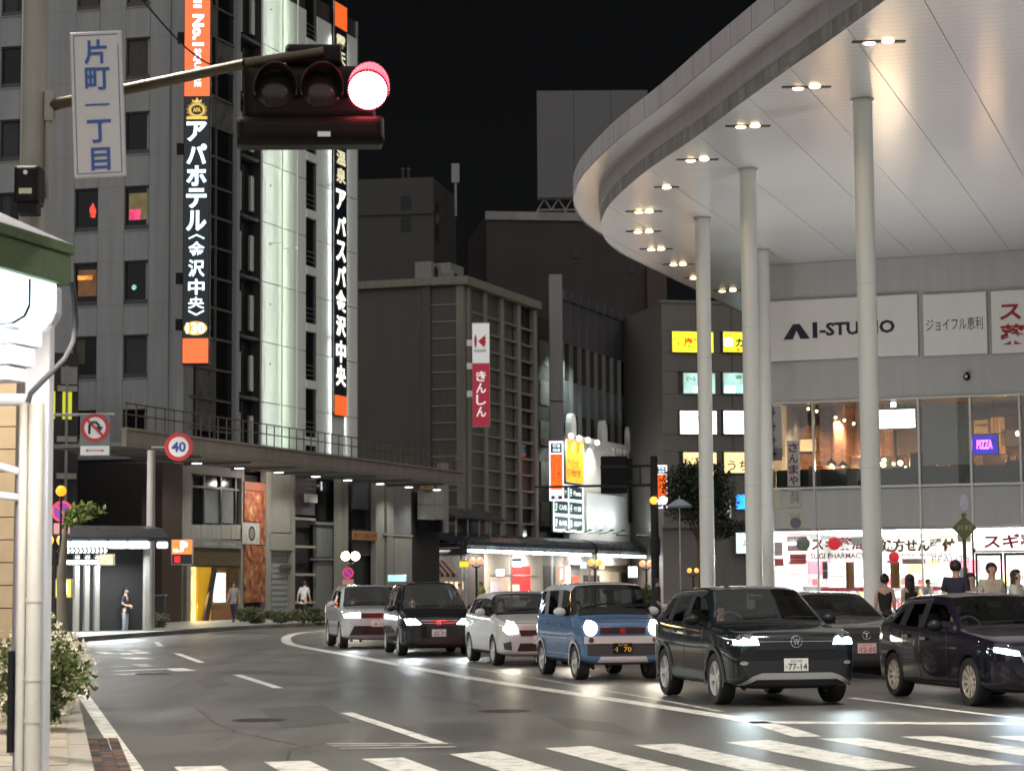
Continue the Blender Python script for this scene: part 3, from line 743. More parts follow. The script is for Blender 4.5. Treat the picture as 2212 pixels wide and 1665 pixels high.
mb = MB(); mb.box(-.05,.05,-.12,0,.0,.12); mb.build('bracket', M_BLACK, t); mb = MB(); mb.lathe([(.001,-.3),(.07,-.3),(.12,-.2),(.12,-.1),(.001,-.1)],16,'y',(0,0,-.04)); mb.build('housing', M_BLACK, t, smooth=True)
mb = MB(); mb.lathe([(.001,-.312),(.05,-.31)],14,'y',(0,0,-.04)); mb.build('lens', M_ALU, t)
# ---- ground-floor pharmacy
M_SHELF = mat('shelf_white', (.8, .8, .8), .5, var=.04)
M_ROOMW = mat('shop_white', (.85, .84, .83), .6, var=.03)
mb = MB(); mb.box(0, UR, .2, 9, .155, .165); mb.build('shop_floor', mat('shop_floor', (.7,.69,.67), .25, var=.05), bld)
mb = MB(); mb.box(0, UR, .15, 9, z_sh-.05, z_sh+.1); mb.build('shop_ceiling', M_ROOMW, bld)
mb = MB(); mb.box(0, UR, 8.9, 9, .15, z_sh); mb.build('shop_back_wall', M_ROOMW, bld)
for k in range(4):
    for j in range(3):
        mb = MB(); mb.box(.9+k*3.4, 3.1+k*3.4, 1.2+j*2.4, 1.55+j*2.4, z_sh-.11, z_sh-.055); mb.build('ceiling_light', glow('shop_tube', (1,.98,.97), 7), bld)
    lamp('AREA', bld, (2+k*3.4, 3.5, z_sh-.2), (1,.98,.96), 330, (3,5), aim=(0,0,-1))
    lamp('AREA', bld, (2+k*3.4, 2.2, z_sh-.25), (1,.98,.96), 200, (3,.5), aim=(0,-1,-.25))
sm = [mull(x, 1240) for x in (1661, 1768, 1885, 1993, 2103)]
for a, b in zip(sm, sm[1:]):
    mb = MB(); mb.box(a+.03, b-.03, .08, .088, .2, z_sh); mb.build('shop_pane', M_GLASS, bld)
for a in sm:
    mb = MB(); mb.box(a-.03, a+.03, .02, .13, .15, z_sh+.02); mb.build('shop_mullion', M_DARK if a > 6 else M_ALU, bld)
pc = [(.75,.1,.1),(.8,.75,.2),(.15,.4,.7),(.8,.8,.78),(.2,.55,.3),(.8,.4,.5),(.75,.5,.15),(.6,.6,.62)]
M_PROD = [mat('product%d' % i, c, .5, var=.1) for i, c in enumerate(pc)]
me_box = MB().box(0, .16, 0, .2, 0, .22)
prod_me = [me_box.mesh('product', m) for m in M_PROD]
for k in range(7):
    u = .35 + k*1.25; y = 2.6 + (k % 3)*1.3
    t = thing('display_shelf', 'white pharmacy display shelf packed with boxes, unit %s from the glass corner' % ('first','second','third','fourth','fifth','sixth','seventh')[k], 'shelf', FR.world(u, y, .165), FR.rz, 'display shelves in the pharmacy')
    mb = MB(); mb.box(0,1.1,.35,.4,0,1.75); mb.box(0,.03,0,.35,0,1.75); mb.box(1.07,1.1,0,.35,0,1.75); mb.build('back_panel', M_SHELF, t)
    for s in range(4):
        mb = MB(); mb.box(.03,1.07,0,.35,.1+s*.42,.13+s*.42); mb.build('board', M_SHELF, t)
        for q in range(6):
            if rb.random() < .85: link('product', rb.choice(prod_me), t, (.05+q*.17, .06+rb.random()*.06, .13+s*.42), 0, scale=(.8+.15*rb.random(), 1, .7+.5*rb.random()))
    hb = pc[(k*3) % 8]; mb = MB(); mb.box(.02,1.08,.05,.09,1.78,2.25); mb.build('header_board', mat('header%d' % (k % 4), ((.75,.15,.2),(.8,.45,.5),(.85,.82,.8),(.7,.5,.2))[k % 4], .5, emit=((.9,.1,.15),(1,.5,.55),(1,1,1),(1,.6,.2))[k % 4], es=.35), t)
for k, (x0,y0,x1,y1,c,yy,lab) in enumerate(((1700,1158,1745,1190,(.85,.45,.48),.9,'pink cloth display hung inside the first pharmacy pane'),(1706,1196,1742,1218,(.75,.12,.14),.8,'red display tray inside the first pharmacy pane'),(1770,1268,1872,1277,(.45,.02,.05),1.0,'dark red counter edge left of the thick pillar'),(1990,1266,2062,1275,(.5,.02,.05),1.0,'dark red counter edge right of the thick pillar'),(1776,1212,1788,1250,(.16,.17,.2),.7,'grey hanging speaker in the second pharmacy pane'),(1790,1216,1826,1268,(.9,.9,.92),1.6,'white glowing display cabinet in the second pane'),(1703,1216,1742,1262,(.85,.9,.88),1.6,'white display cabinet in the first pane with green top'),(1700,1212,1735,1217,(.1,.4,.2),1.5,'green canopy strip over the white cabinet'),(1948,1206,2000,1218,(.9,.55,.6),.5,'pink printed strip on the third pane'),(2010,1150,2058,1160,(.8,.5,.25),1.2,'orange ceiling banner in the pharmacy'),(2000,1225,2055,1258,(.9,.93,.95),2.2,'white drinks cabinet deep in the pharmacy'))):
    u0, u1, a0_, a1_ = FR.rect(x0,y0,x1,y1,yy); t = thing('shop_display', lab, 'display', FR.world(u0, yy, a0_), FR.rz, 'displays inside the pharmacy')
    mb = MB(); mb.bbox(0, u1-u0, 0, .12, 0, a1_-a0_, .02); mb.build('panel', mat('disp%d' % k, c, .5, var=.25, scale=6, emit=c, es=.6 if k in (5,6,10) else .0), t)
    mb = MB(); mb.box(.0, u1-u0, -.012, -.001, (a1_-a0_)*.44, (a1_-a0_)*.5); mb.build('trim', M_SHELF, t)
# stained tape, small posters on the glass
for k, (x0,y0,x1,y1,c) in enumerate(((1672,1170,1690,1200,(.8,.6,.62)),(1672,1206,1692,1222,(.7,.15,.15)),(1838,1160,1866,1176,(.85,.8,.75)),(1915,1210,1940,1216,(.9,.3,.35)),(2068,1150,2096,1170,(.85,.7,.5)),(2072,1226,2092,1262,(.6,.7,.85)))):
    box_sign('window_poster', ('pale pink','bright red','cream','coral','tan','pale blue')[k] + ' small poster stuck on the pharmacy glass', 'poster', FR, (x0,y0,x1,y1), mat('wp%d' % k, c, .6, var=.3, scale=12), None, d=.012, y=.05, group='posters on the pharmacy glass')
# lettering on the glass
def glass_text(name, label, s, px, m, bold=.02):
    u0, u1, z0, z1 = FR.rect(*px); mb = MB(); put_text(mb, s, 0, u1-u0, 0, z1-z0, 0, bold)
    o = mb.build(name, m, None, loc=FR.world(u0, .06, z0), rz=FR.rz); tag(o, label, 'lettering'); return o
glass_text('window_lettering', 'dark red Japanese lettering on the pharmacy glass beside the pillar', 'スギ薬局', (1752,1160,1868,1188), M_INKR, .03)
glass_text('window_lettering', 'small dark red PHARMACY lettering on the glass', 'SUGI PHARMACY', (1750,1194,1868,1206), mat('ink_darkred', (.22,.03,.04), .5, var=0), .02)
glass_text('window_lettering', 'brown and yellow Japanese prescription lettering on the glass', '処方せん受付', (1900,1163,2062,1192), mat('ink_ochre', (.22,.12,.02), .5, var=0), .05)
glass_text('window_lettering', 'thin grey BEAUTY lettering on the glass by the sign post', 'BEAUTY', (2012,1200,2098,1216), mat('ink_slate2', (.25,.2,.2), .5, var=0), .0)
glass_text('window_lettering', 'small brown line of lettering on the pharmacy glass', 'JAPAN TAX FREE SHOP', (1942,1194,2055,1204), M_INKB, .01)
u, z = FR.uz(1802,1174,.03); mb = MB(); mb.lathe([(.001,-.02),(.2,-.015),(.22,0),(.001,0)], 20, 'y'); tag(mb.build('red_disc', mat('disc_red', (.6,.03,.04), .4, emit=(.8,.03,.05), es=.35), None, loc=FR.world(u,.03,z), rz=FR.rz, smooth=True), 'round red disc hung in the pharmacy window', 'sign')
u, z = FR.uz(1735,1174,.03); mb = MB(); mb.lathe([(.001,-.02),(.22,-.015),(.24,0),(.001,0)], 20, 'y'); tag(mb.build('green_disc', mat('disc_green', (.22,.30,.24), .4, var=.3, scale=8), None, loc=FR.world(u,.03,z), rz=FR.rz, smooth=True), 'round grey green disc hung in the pharmacy window', 'sign')
u, z = FR.uz(1931,1196,.03); mb = MB(); mb.lathe([(.001,-.02),(.16,-.015),(.18,0),(.001,0)], 20, 'y'); tag(mb.build('red_disc', mat('disc_red', (.6,.03,.04), .4), None, loc=FR.world(u,.03,z-.1), rz=FR.rz, smooth=True), 'half hidden red round sticker right of the thick pillar', 'sign')
box_sign('shop_sign', 'white lit pharmacy sign with dark red lettering over the door', 'sign', FR, (2106,1146,2300,1190), M_ALU, glow('sign_white', (1,.93,.93), 1.1), y=-.05, parts=(T('スギ薬局', .10, .92, .14, .86, M_INKR, .03),), yy=.0)
for k, (x0, x1) in enumerate(((1828,1846),(1924,1944))):
    box_sign('display_banner', 'brown vertical panel inside the pharmacy, %s the thick pillar' % ('left of' if k == 0 else 'right of'), 'banner', FR, (x0,1213,x1,1270), M_TABLE, mat('panel_orange', (.42,.16,.03), .5, var=.2), yy=.5)
# glazed double door
door = thing('entrance_door', 'glazed pharmacy double door with dark frame at the picture edge', 'door', FR.world(sm[-1], .06, .15), FR.rz)
for a, b in ((.06, .95), (1.0, 1.9)):
    mb = MB(); mb.box(a, a+.07, 0, .06, 0, 2.45); mb.box(b-.07, b, 0, .06, 0, 2.45); mb.box(a+.07, b-.07, 0, .06, 2.36, 2.45); mb.box(a+.07, b-.07, 0, .06, 0, .12); lf = mb.build('door_leaf', M_DARK, door)
    mb = MB(); mb.box(a+.07, b-.07, .025, .033, .12, 2.36); mb.build('glass', M_GLASS, lf)
mb = MB(); mb.box(0, 2.0, -.02, .08, 2.47, 2.6); mb.build('lintel', M_DARK, door)
# uplights added in the pavement, out of sight, to brighten the ceiling
for k, (x, y) in enumerate(((9.2,52.5),(7.4,60.5),(7.2,68.0),(11.5,57),(11.2,66),(14.2,61),(12.5,46),(10.2,42))):
    t = thing('added_uplight', '%s added recessed uplight in the canopy pavement, counting from the thick pillar' % ORD[k], 'lamp', (x, y, .15), 0, 'uplights added in the canopy pavement')
    mb = MB(); mb.lathe([(.16,0),(.16,.02),(.12,.025),(.001,.02)], 18); mb.build('rim', M_ALU, t, smooth=True)
    mb = MB(); mb.lathe([(.001,.026),(.11,.022)], 18); mb.build('lens', M_WHITELIT, t)
    lamp('SPOT', t, (0,0,.06), (.97,.98,.96), 560, .12, R(125), (0,0,1), .9)
# ================================================================== street lamps added out of view to light the road and facades
def added_street_lamp(x, y, h, aim, label, e=900, col=(1, .93, .80)):
    t = thing('added_street_lamp', label, 'street lamp', (x, y, .0), math.atan2(aim[1], aim[0]), 'road lamps added around the crossing')
    mb = MB(); mb.lathe([(.16,0),(.16,.3),(.09,.35),(.06,h)], 12); mb.build('pole', M_ALU, t, smooth=True)
    mb = MB(); mb.tube([(0,0,h-.3),(.4,0,h+.1),(1.2,0,h+.3),(2.4,0,h+.35)], .04, 8); mb.build('arm', M_ALU, t, smooth=True)
    mb = MB(); mb.box(2.2,3.0,-.14,.14,h+.30,h+.42); hd = mb.build('lamp_head', M_ALU, t, bevel=.03)
    mb = MB(); mb.box(2.26,2.94,-.11,.11,h+.285,h+.296); mb.build('lens', glow('road_lamp', col, 12), hd)
    lamp('SPOT', t, (2.6,0,h+.25), col, e, .2, R(150), (.15,0,-1), .6)
added_street_lamp(9.3, 25, 9.6, (-1, -.1), 'added tall road lamp on the canopy side of the crossing, above the picture', 3400)
added_street_lamp(-8.2, 20.5, 9.6, (1, .1), 'added tall road lamp on the arcade side of the crossing, above the picture', 2800)
added_street_lamp(-6.5, -4, 9.6, (1, .2), 'added tall road lamp behind the viewer on the arcade side', 1500)
added_street_lamp(10.5, 2, 9.6, (-1, .2), 'added tall road lamp behind the viewer on the canopy side', 1500)

added_street_lamp(-21.5, 74, 9.6, (1, .3), 'added tall road lamp at the bend beyond the left picture edge', 7000)
added_street_lamp(-15.5, 50, 9.6, (1, .2), 'added tall road lamp on the left pavement beyond the picture edge', 3200)
# ================================================================== hotel block at the bend
M_HOTEL = mat('hotel_grey', (.255, .26, .27), .6, var=.07, scale=.7, streak=.22, bump=.1)
M_HOTELW = mat('hotel_white', (.66, .68, .64), .35, var=.04, scale=.6, streak=.10)
M_WINF = mat('window_frame_dark', (.04, .038, .036), .4, var=.15)
M_WINB = mat('window_dark', (.009, .009, .011), .1, var=.2, spec=.18)
M_BRONZE = mat('bronze_frame', (.16, .14, .12), .4, metal=.4, var=.15)
A_, B_ = P(395, 1000, 97), P(772, 900, 115.2)
FH = Frame(XZ(A_), XZ(B_)); FL = Frame(XZ(P(-70, 1000, 99.5)), XZ(A_))
ZT = 32.0
hl = thing('office_block', 'grey tiled block with small square windows behind the street name sign', 'building', FL.loc, FL.rz)
wcols = [(-4,40),(160,211),(268,321)]
wrows = [(-78,15),(82,172),(242,333),(402,496),(563,657),(723,816),(884,945)]
us = [(FL.uz(a, 500)[0], FL.uz(b, 500)[0]) for a, b in wcols]
zs = [(FL.uz(290, b)[1], FL.uz(290, a)[1]) for a, b in wrows]
# wall built as piers and floor bands around the openings, panel joints between
def wall_with_openings(par, u0, u1, z0, z1, us, zs, th, m, name='wall_panel'):
    us = sorted(us); zs = sorted(zs); ue = [u0] + [x for p in us for x in p] + [u1]
    zz = [z0] + [x for p in zs for x in p] + [z1]
    for j in range(0, len(zz)-1):
        if zz[j+1] - zz[j] < .01: continue
        if j % 2 == 0:      # full-width band: split at joints
            for i in range(0, len(ue)-1):
                if ue[i+1]-ue[i] < .01: continue
                mb = MB(); mb.bbox(ue[i]+.006, ue[i+1]-.006, 0, th, zz[j]+.006, zz[j+1]-.006, .008); mb.build(name, m, par)
        else:
            for i in range(0, len(ue)-1, 2):
                if ue[i+1]-ue[i] < .01: continue
                mb = MB(); mb.bbox(ue[i]+.006, ue[i+1]-.006, 0, th, zz[j]-.006, zz[j+1]+.006, .008); mb.build(name, m, par)
wall_with_openings(hl, 0, FL.L, 7.4, ZT, us, zs, .35, M_HOTEL)
mb = MB(); mb.box(.02, FL.L-.02, .3, .36, 7.4, ZT); mb.build('core_wall', M_DARK, hl)
mb = MB(); mb.box(0, FL.L, .4, 14, 7.4, ZT); mb.build('block_body', M_HOTEL, hl)
def lit(col, s): return glow('win_%d_%d_%d_%d' % (*[int(c*99) for c in col], int(s*100)), col, s, .5, 2.5)
special = {(1,3): (.9,.08,.05), (2,3): (.9,.05,.18), (1,4): (1,.35,.06), (2,4): (.3,.7,.6)}
for i, (a, b) in enumerate(us):
    for j, (z0, z1) in enumerate(zs):
        mb = MB(); mb.box(a, a+.05, .1, .2, z0, z1); mb.box(b-.05, b, .1, .2, z0, z1); mb.box(a+.05, b-.05, .1, .2, z0, z0+.22); mb.box(a+.05, b-.05, .1, .2, z1-.06, z1)
        wf = mb.build('window', M_WINF, hl)
        mb = MB(); mb.box(a+.05, b-.05, .2, .21, z0+.22, z1-.06); mb.build('pane', M_WINB, wf)
        mb = MB(); mb.box(a-.03, b+.03, -.04, .06, z0-.05, z0-.008); mb.build('sill', M_HOTEL, wf)
        c = special.get((i, j))
        if not c and rb.random() < .6:
            q0, q1 = (a+.07, a+(b-a)*rb.uniform(.3,.95)); mb = MB(); mb.box(q0, q1, .192, .198, z0+.24+rb.choice((0,0,.5)), z1-.08); mb.build('curtain', mat('curtain_dim%d' % rb.randint(0,2), ((.05,.045,.04),(.035,.035,.04),(.07,.06,.045))[rb.randint(0,2)], .8, var=.3, scale=6), wf)
        if c:
            w, h = b-a, z1-z0
            mb = MB(); 
            if (i, j) == (1,3): mb.xzprism([(a+.62*w,z0+.35*h),(a+.8*w,z0+.33*h),(a+.86*w,z0+.5*h),(a+.72*w,z0+.68*h),(a+.56*w,z0+.55*h)], .19, .196)
            elif (i, j) == (2,3): mb.box(a+.14*w, a+.58*w, .19, .196, z0+.24*h, z0+.48*h)
            elif (i, j) == (1,4): mb.box(a+.1*w, a+.72*w, .19, .196, z0+.62*h, z0+.72*h)
            else: mb.lathe([(.001,.19),(.12,.192)], 12, 'y', (a+.36*w, 0, z0+.4*h))
            mb.build('lit_thing', glow('win_%d%d' % (i, j), c, .8, .6, 4), wf)
            if (i, j) in ((2,3), (1,4)):
                mb = MB(); mb.box(a+.12*w, b-.1*w, .197, .199, z0+.24*h, z1-.15*h); mb.build('curtain', glow('curtain%d%d' % (i,j), (.35,.26,.10) if i == 2 else (.3,.13,.05), .16, .5, 3), wf)
# pilaster at the corner and drain pipe
mb = MB(); mb.box(FL.L-.45, FL.L+.05, -.12, .0, 4, ZT); mb.build('corner_pilaster', M_HOTEL, hl)
mb = MB(); mb.cyl((FL.L-.75,-.06,4),(FL.L-.75,-.06,ZT),.05,n=8); mb.build('drain_pipe', M_HOTEL, hl, smooth=True)

hr = thing('hotel', 'hotel tower with floodlit white panels and a dark glass stairwell', 'hotel', FH.loc, FH.rz)
def U(px, py=700): return FH.uz(px, py)[0]
# dark glazed stairwell
ug = [U(x) for x in (400, 428, 468, 508)]
zst = [7.4 + 1.42*k for k in range(18)]
mb = MB(); mb.box(0, U(565), .55, .6, 7.2, ZT); mb.build('stair_back', M_WINB, hr)
mb = MB(); mb.box(0, FH.L, .62, 14, 7.2, ZT); mb.build('tower_body', M_HOTEL, hr)
for i in range(3):
    for j in range(len(zst)-1):
        mb = MB(); mb.box(ug[i]+.04, ug[i+1]-.04, .12, .14, zst[j]+.05, zst[j+1]-.05)
        mb.build('pane', M_WINB if rb.random() < .85 else mat('pane_pale', (.10,.10,.095), .3, var=.4, scale=2), hr)
for a in ug:
    mb = MB(); mb.box(a-.04, a+.04, .04, .2, 7.2, ZT); mb.build('mullion', M_BRONZE, hr)
for z in zst:
    mb = MB(); mb.box(ug[0], ug[-1], .06, .18, z-.05, z+.05); mb.build('transom', M_BRONZE, hr)
mb = MB(); mb.box(U(506), U(513), -.1, .25, 7.2, ZT); mb.build('edge_post', M_HOTEL, hr)
for k in range(9):
    z = 8.0 + 2.9*k
    mb = MB(); mb.box(U(516), U(533), .3, .42, z, z+1.9); mb.build('spandrel', mat('spandrel_pale', (.24,.23,.21), .5, var=.12, streak=.2), hr)
    mb = MB(); mb.box(U(514), U(564), .1, .5, z-.35, z-.2); mb.build('landing', M_DARK, hr)
    mb = MB(); mb.box(U(548), U(556), .2, .3, z+.1, z+1.8); mb.build('stair_panel', mat('spandrel_pale', (.24,.23,.21), .5), hr)
# white panels
zj = [FH.uz(566, y)[1] for y in (1000, 867.5, 736.6, 607)]; pit = (zj[3]-zj[1])/2
zj = [7.3] + [zj[1] + pit*k for k in range(0, 8)]
cols = [(566,599.5),(599.5,631.4),(631.4,661),(684.5,716),(744,771.8)]
for x0, x1 in cols:
    a, b = U(x0), U(x1)
    for z0, z1 in zip(zj, zj[1:]):
        mb = MB(); mb.bbox(a+.012, b-.012, 0, .12, z0+.018, z1-.018, .012); mb.build('white_panel', M_HOTELW, hr)
a, b = U(716), U(744)
for z0, z1 in zip(zj[:2], zj[1:3]):
    mb = MB(); mb.bbox(a+.012, b-.012, 0, .12, z0+.018, z1-.018, .012); mb.build('white_panel', M_HOTELW, hr)
mb = MB(); mb.box(U(566), FH.L, .1, .5, 7.2, ZT); mb.build('panel_backing', M_WINF, hr)
mb = MB(); mb.box(FH.L, FH.L+.1, 0, 14, 7.2, ZT); mb.build('end_wall', M_HOTEL, hr)
# small doors with vents on the first column
for z0, z1 in zip(zj[1:], zj[2:]):
    a, b = U(572), U(590); mb = MB(); mb.box(a, b, -.012, -.001, z0+.45, z0+2.2); d = mb.build('service_hatch', M_HOTELW, hr)
    mb = MB(); mb.cyl(((a+b)/2+.1,-.03,z0+1.9),((a+b)/2+.1,-.013,z0+1.9),.05,n=10); mb.build('latch', M_DARK, d)
# recessed window column
a, b = U(661), U(684.5)
mb = MB(); mb.box(a, b, .09, .1, 7.2, ZT); mb.build('recess', M_WINB, hr)
for k in range(9):
    z = FH.uz(672, 1067-122.5*k)[1]
    mb = MB(); mb.box(a+.01, b-.01, -.05, .09, z-.42, z-.0); s = mb.build('recess_spandrel', M_HOTELW, hr)
    for q in range(3):
        mb = MB(); mb.box(a+.05, b-.05, .0, .02, z+.25+.25*q, z+.27+.25*q); mb.build('guard_rail', M_ALU, s)
    mb = MB(); mb.box(b-.22, b-.05, .03, .08, z, z+2.4); mb.build('frame', M_BRONZE, s)

M_ORANGE = glow('sign_orange', (1.0, .16, .045), .85)
M_LETW = glow('letters_white', (.66, .88, 1.0), 1.7)
M_LETC = glow('letters_cream', (.98, 1.0, .86), 1.9)
M_LETG = glow('letters_gold', (.80, .55, .12), .8)
M_SIGNB = mat('sign_black', (.008, .014, .022), .35, var=.1)
# vertical sign at the corner, facing up the street
Fs = Frame(XZ(P(395, 700, 95.2)), XZ(P(450, 700, 95.2)))
u0, u1, z0, z1 = Fs.rect(394, -60, 451, 787)
t = thing('hotel_sign', 'tall black and orange lit vertical sign with white Japanese lettering', 'sign', Fs.world(0, 0, 0), Fs.rz)
def ZS(y): return Fs.uz(422, y)[1]
w = Fs.L
mb = MB(); mb.bbox(-.03, w+.03, 0, .45, ZS(787), ZS(-60), .03); mb.build('casing', M_SIGNB, t)
for y0, y1 in ((-58, 208), (731, 784)):
    mb = MB(); mb.box(0, w, -.02, -.002, ZS(y1), ZS(y0)); mb.build('orange_panel', M_ORANGE, t)
mb = MB(); put_text(mb, 'KATAMACHI', .34*w, .66*w, ZS(18), ZS(-215), -.026, .03, ang=-1); mb.build('lettering', M_LETW, t)
mb = MB(); put_text(mb, 'No.1', .30*w, .76*w, ZS(100), ZS(32), -.026, .05, ang=-1); mb.build('lettering', M_LETW, t)
mb = MB(); put_text(mb, 'SQUARE', .34*w, .66*w, ZS(188), ZS(106), -.026, .03, ang=-1); mb.build('lettering', M_LETW, t)
for ch, y0, y1 in zip('アパホテル', (263,311,358,407,455), (306,355,402,450,499)):
    mb = MB(); put_text(mb, ch, .1*w, .9*w, ZS(y1), ZS(y0), -.03, .035); mb.build('lettering', M_LETW, t)
for ch, y0, y1 in zip('金沢中央', (522,561,603,642), (556,598,637,667)):
    mb = MB(); put_text(mb, ch, .2*w, .84*w, ZS(y1), ZS(y0), -.03, .02); mb.build('lettering', M_LETW, t)
for ch, y0, y1 in (('〈',506,517), ('〉',670,682)):
    mb = MB(); put_text(mb, ch, .2*w, .84*w, ZS(y1), ZS(y0), -.03, .02, ang=-1); mb.build('lettering', M_LETW, t)
mb = MB(); mb.lathe([(.001,-.012),(.5,-.01)], 24, 'y', (0,0,0))
for i, v in enumerate(mb.v): mb.v[i] = (w/2 + v[0]*.92*w, v[1], ZS(709) + v[2]*.62)
mb.build('gold_oval', M_LETG, t)
mb = MB(); put_text(mb, '130', .13*w, .87*w, ZS(721), ZS(697), -.03, .02); mb.build('lettering', M_LETW, t)
# gold emblem: wreath ring with a small crown above a scroll
mb = MB()
cz = ZS(238); r0, r1 = .30, .44
for k in range(28):
    t0, t1 = 2*math.pi*k/28, 2*math.pi*(k+1)/28; q = r1 + (.05 if k % 2 else 0)
    mb.xzprism([(w/2+r0*math.cos(t0), cz+.85*r0*math.sin(t0)), (w/2+q*math.cos((t0+t1)/2), cz+.85*q*math.sin((t0+t1)/2)), (w/2+r0*math.cos(t1), cz+.85*r0*math.sin(t1)), (w/2+.24*math.cos((t0+t1)/2), cz+.2*math.sin((t0+t1)/2))], -.02, -.004)
mb.xzprism([(w/2-.18,ZS(222)),(w/2-.22,ZS(215)),(w/2-.09,ZS(219)),(w/2,ZS(211)),(w/2+.09,ZS(219)),(w/2+.22,ZS(215)),(w/2+.18,ZS(222))], -.02, -.004)
mb.box(w/2-.46, w/2+.46, -.02, -.004, ZS(258), ZS(252))
mb.build('gold_emblem', M_LETG, t)
mb = MB(); put_text(mb, 'APA', w/2-.17, w/2+.17, cz-.1, cz+.1, -.03, .03); mb.build('lettering', M_LETG, t)
for y in (80, 320, 600, 700):
    mb = MB(); mb.box(-.35, -.03, .12, .3, ZS(y)-.25, ZS(y)+.25); mb.build('bracket', M_BLACK, t)
# second vertical sign on the white panels
t = thing('spa_sign', 'narrow black vertical sign with cream lettering on the white panels', 'sign', FH.world(U(716.5), -.16, 0), FH.rz)
w = U(743.5) - U(716.5)
def ZH(y): return FH.uz(730, y, -.2)[1]
mb = MB(); mb.bbox(0, w, 0, .1, ZH(897), ZH(-40), .02); mb.build('casing', M_SIGNB, t)
M_OR2 = glow('sign_orange_dim', (1.0, .16, .03), .62)
for y0, y1 in ((6, 58), (853, 896)):
    mb = MB(); mb.box(.02, w-.02, -.015, -.002, ZH(y1), ZH(y0)); mb.build('orange_panel', M_OR2, t)
for ch, y0, y1, m_ in [(c, a, b, M_LETG) for c, a, b in zip('露天温泉', (73,108,322,360), (100,136,354,393))] + [(c, a, b, M_LETC) for c, a, b in zip('アパスパ金沢中央', (407,464,518,571,624,680,734,787), (452,506,563,616,672,725,781,833))]:
    mb = MB(); put_text(mb, ch, .12*w, .88*w, ZH(y1), ZH(y0), -.02, .03); mb.build('lettering', glow('letters_sand', (.85,.78,.5), .7) if m_ is M_LETG else m_, t)
for s in (-1, 1):    # light strips behind the sign edges wash the panels
    x = -.03 if s < 0 else w+.03
    mb = MB(); mb.box(x-.01, x+.01, .02, .05, ZH(890), ZH(-40)); mb.build('light_strip', M_ALU, t)
    for k in range(3):
        z = 10.5 + 8*k; lamp('AREA', t, (x+s*.05, .03, z), (.92,1,.99), 17, (.05, 7.8), aim=(s*.8, 1, 0))
# LED fins standing off the white panels
for k, (px, e, col) in enumerate(((578, 25, (.88,1,.90)), (612, 42, (.82,1,.78)))):
    u = U(px); ft = thing('light_fin', 'thin vertical light fin on the white hotel panels, %s from the dark stairwell' % ('first','second','third','fourth','fifth')[k], 'lamp', FH.world(u, -.8, 7.3), FH.rz, 'light fins on the hotel')
    mb = MB(); mb.box(-.02,.02,0,.05,0,24); mb.build('casing', M_HOTELW, ft)
    mb = MB(); mb.box(-.015,.015,.051,.056,.05,23.9); mb.build('lens', M_WHITELIT, ft)
    for q in range(3):
        mb = MB(); mb.box(-.01,.01,.05,.79,2+q*9,2.03+q*9); mb.build('bracket', M_HOTELW, ft)
        lamp('AREA', ft, (0,.07,4+8*q), col, e, (.05, 7.9), aim=(0,1,0))
# ================================================================== hotel lower floors and its street canopy
M_PIER = mat('pier_beige', (.29, .265, .235), .55, var=.1, scale=1.5, streak=.2)
M_BROWN = mat('dark_brown', (.05, .032, .026), .5, var=.2)
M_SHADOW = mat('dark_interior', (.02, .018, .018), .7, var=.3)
M_GREYP = mat('grey_panel', (.20, .195, .19), .5, var=.1, streak=.15)
base = thing('hotel_podium', 'beige two-storey podium with shopfronts under the hotel canopy', 'building', FH.loc, FH.rz)
def HR(px, name, m, y0=0.0, y1=.3, par=base, bev=0):
    u0, u1, z0, z1 = FH.rect(*px, y0); mb = MB(); mb.box(u0, u1, y0, y1, max(z0, .15), z1); return mb.build(name, m, par, bevel=bev)
uE = U(968, 1150); uW = U(330, 1150)
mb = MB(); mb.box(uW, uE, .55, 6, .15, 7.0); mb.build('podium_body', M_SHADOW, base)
HR((350,1000,393,1345), 'brown_pier', M_BROWN, -.1)
HR((394,1000,413,1345), 'pier', M_PIER)
HR((521.8,1000,527,1345), 'pier', M_PIER)
HR((574.5,1000,586,1345), 'pier', M_PIER)
HR((413.2,1000,521.6,1027), 'window_lintel', M_PIER, .0)
for k in range(5): HR((413.5+k*21.7,1133,434.7+k*21.7,1164), 'apron_panel', M_PIER, .02)
HR((413.5,1165,521.5,1183), 'shop_sign_band', M_GREYP, -.05)
u0,u1,z0,z1 = FH.rect(440,1169,510,1178,-.06); letters('lettering', 'salon  mine', u0, u1, z0, z1, -.058, mat('letters_pale', (.4,.36,.3), .5, var=0), base)
win = HR((413.5,1028,521.5,1132), 'window', M_WINB, .2, .25)
for x in (413.5,440,476.5,508.5,519): HR((x,1028,x+3,1132), 'window_bar', M_WINF, .1, .2, win)
HR((413.5,1052,521.5,1056), 'window_bar', M_WINF, .08, .2, win)
for x0,x1 in ((443,476),(480,508)): HR((x0,1058,x1,1130), 'blind', mat('blind_grey', (.16,.17,.165), .6, var=.2), .18, .199, win)
HR((413.5,1184,521.5,1222), 'brass_band', mat('brass_panel', (.14,.12,.08), .35, metal=.5, var=.3), .05)
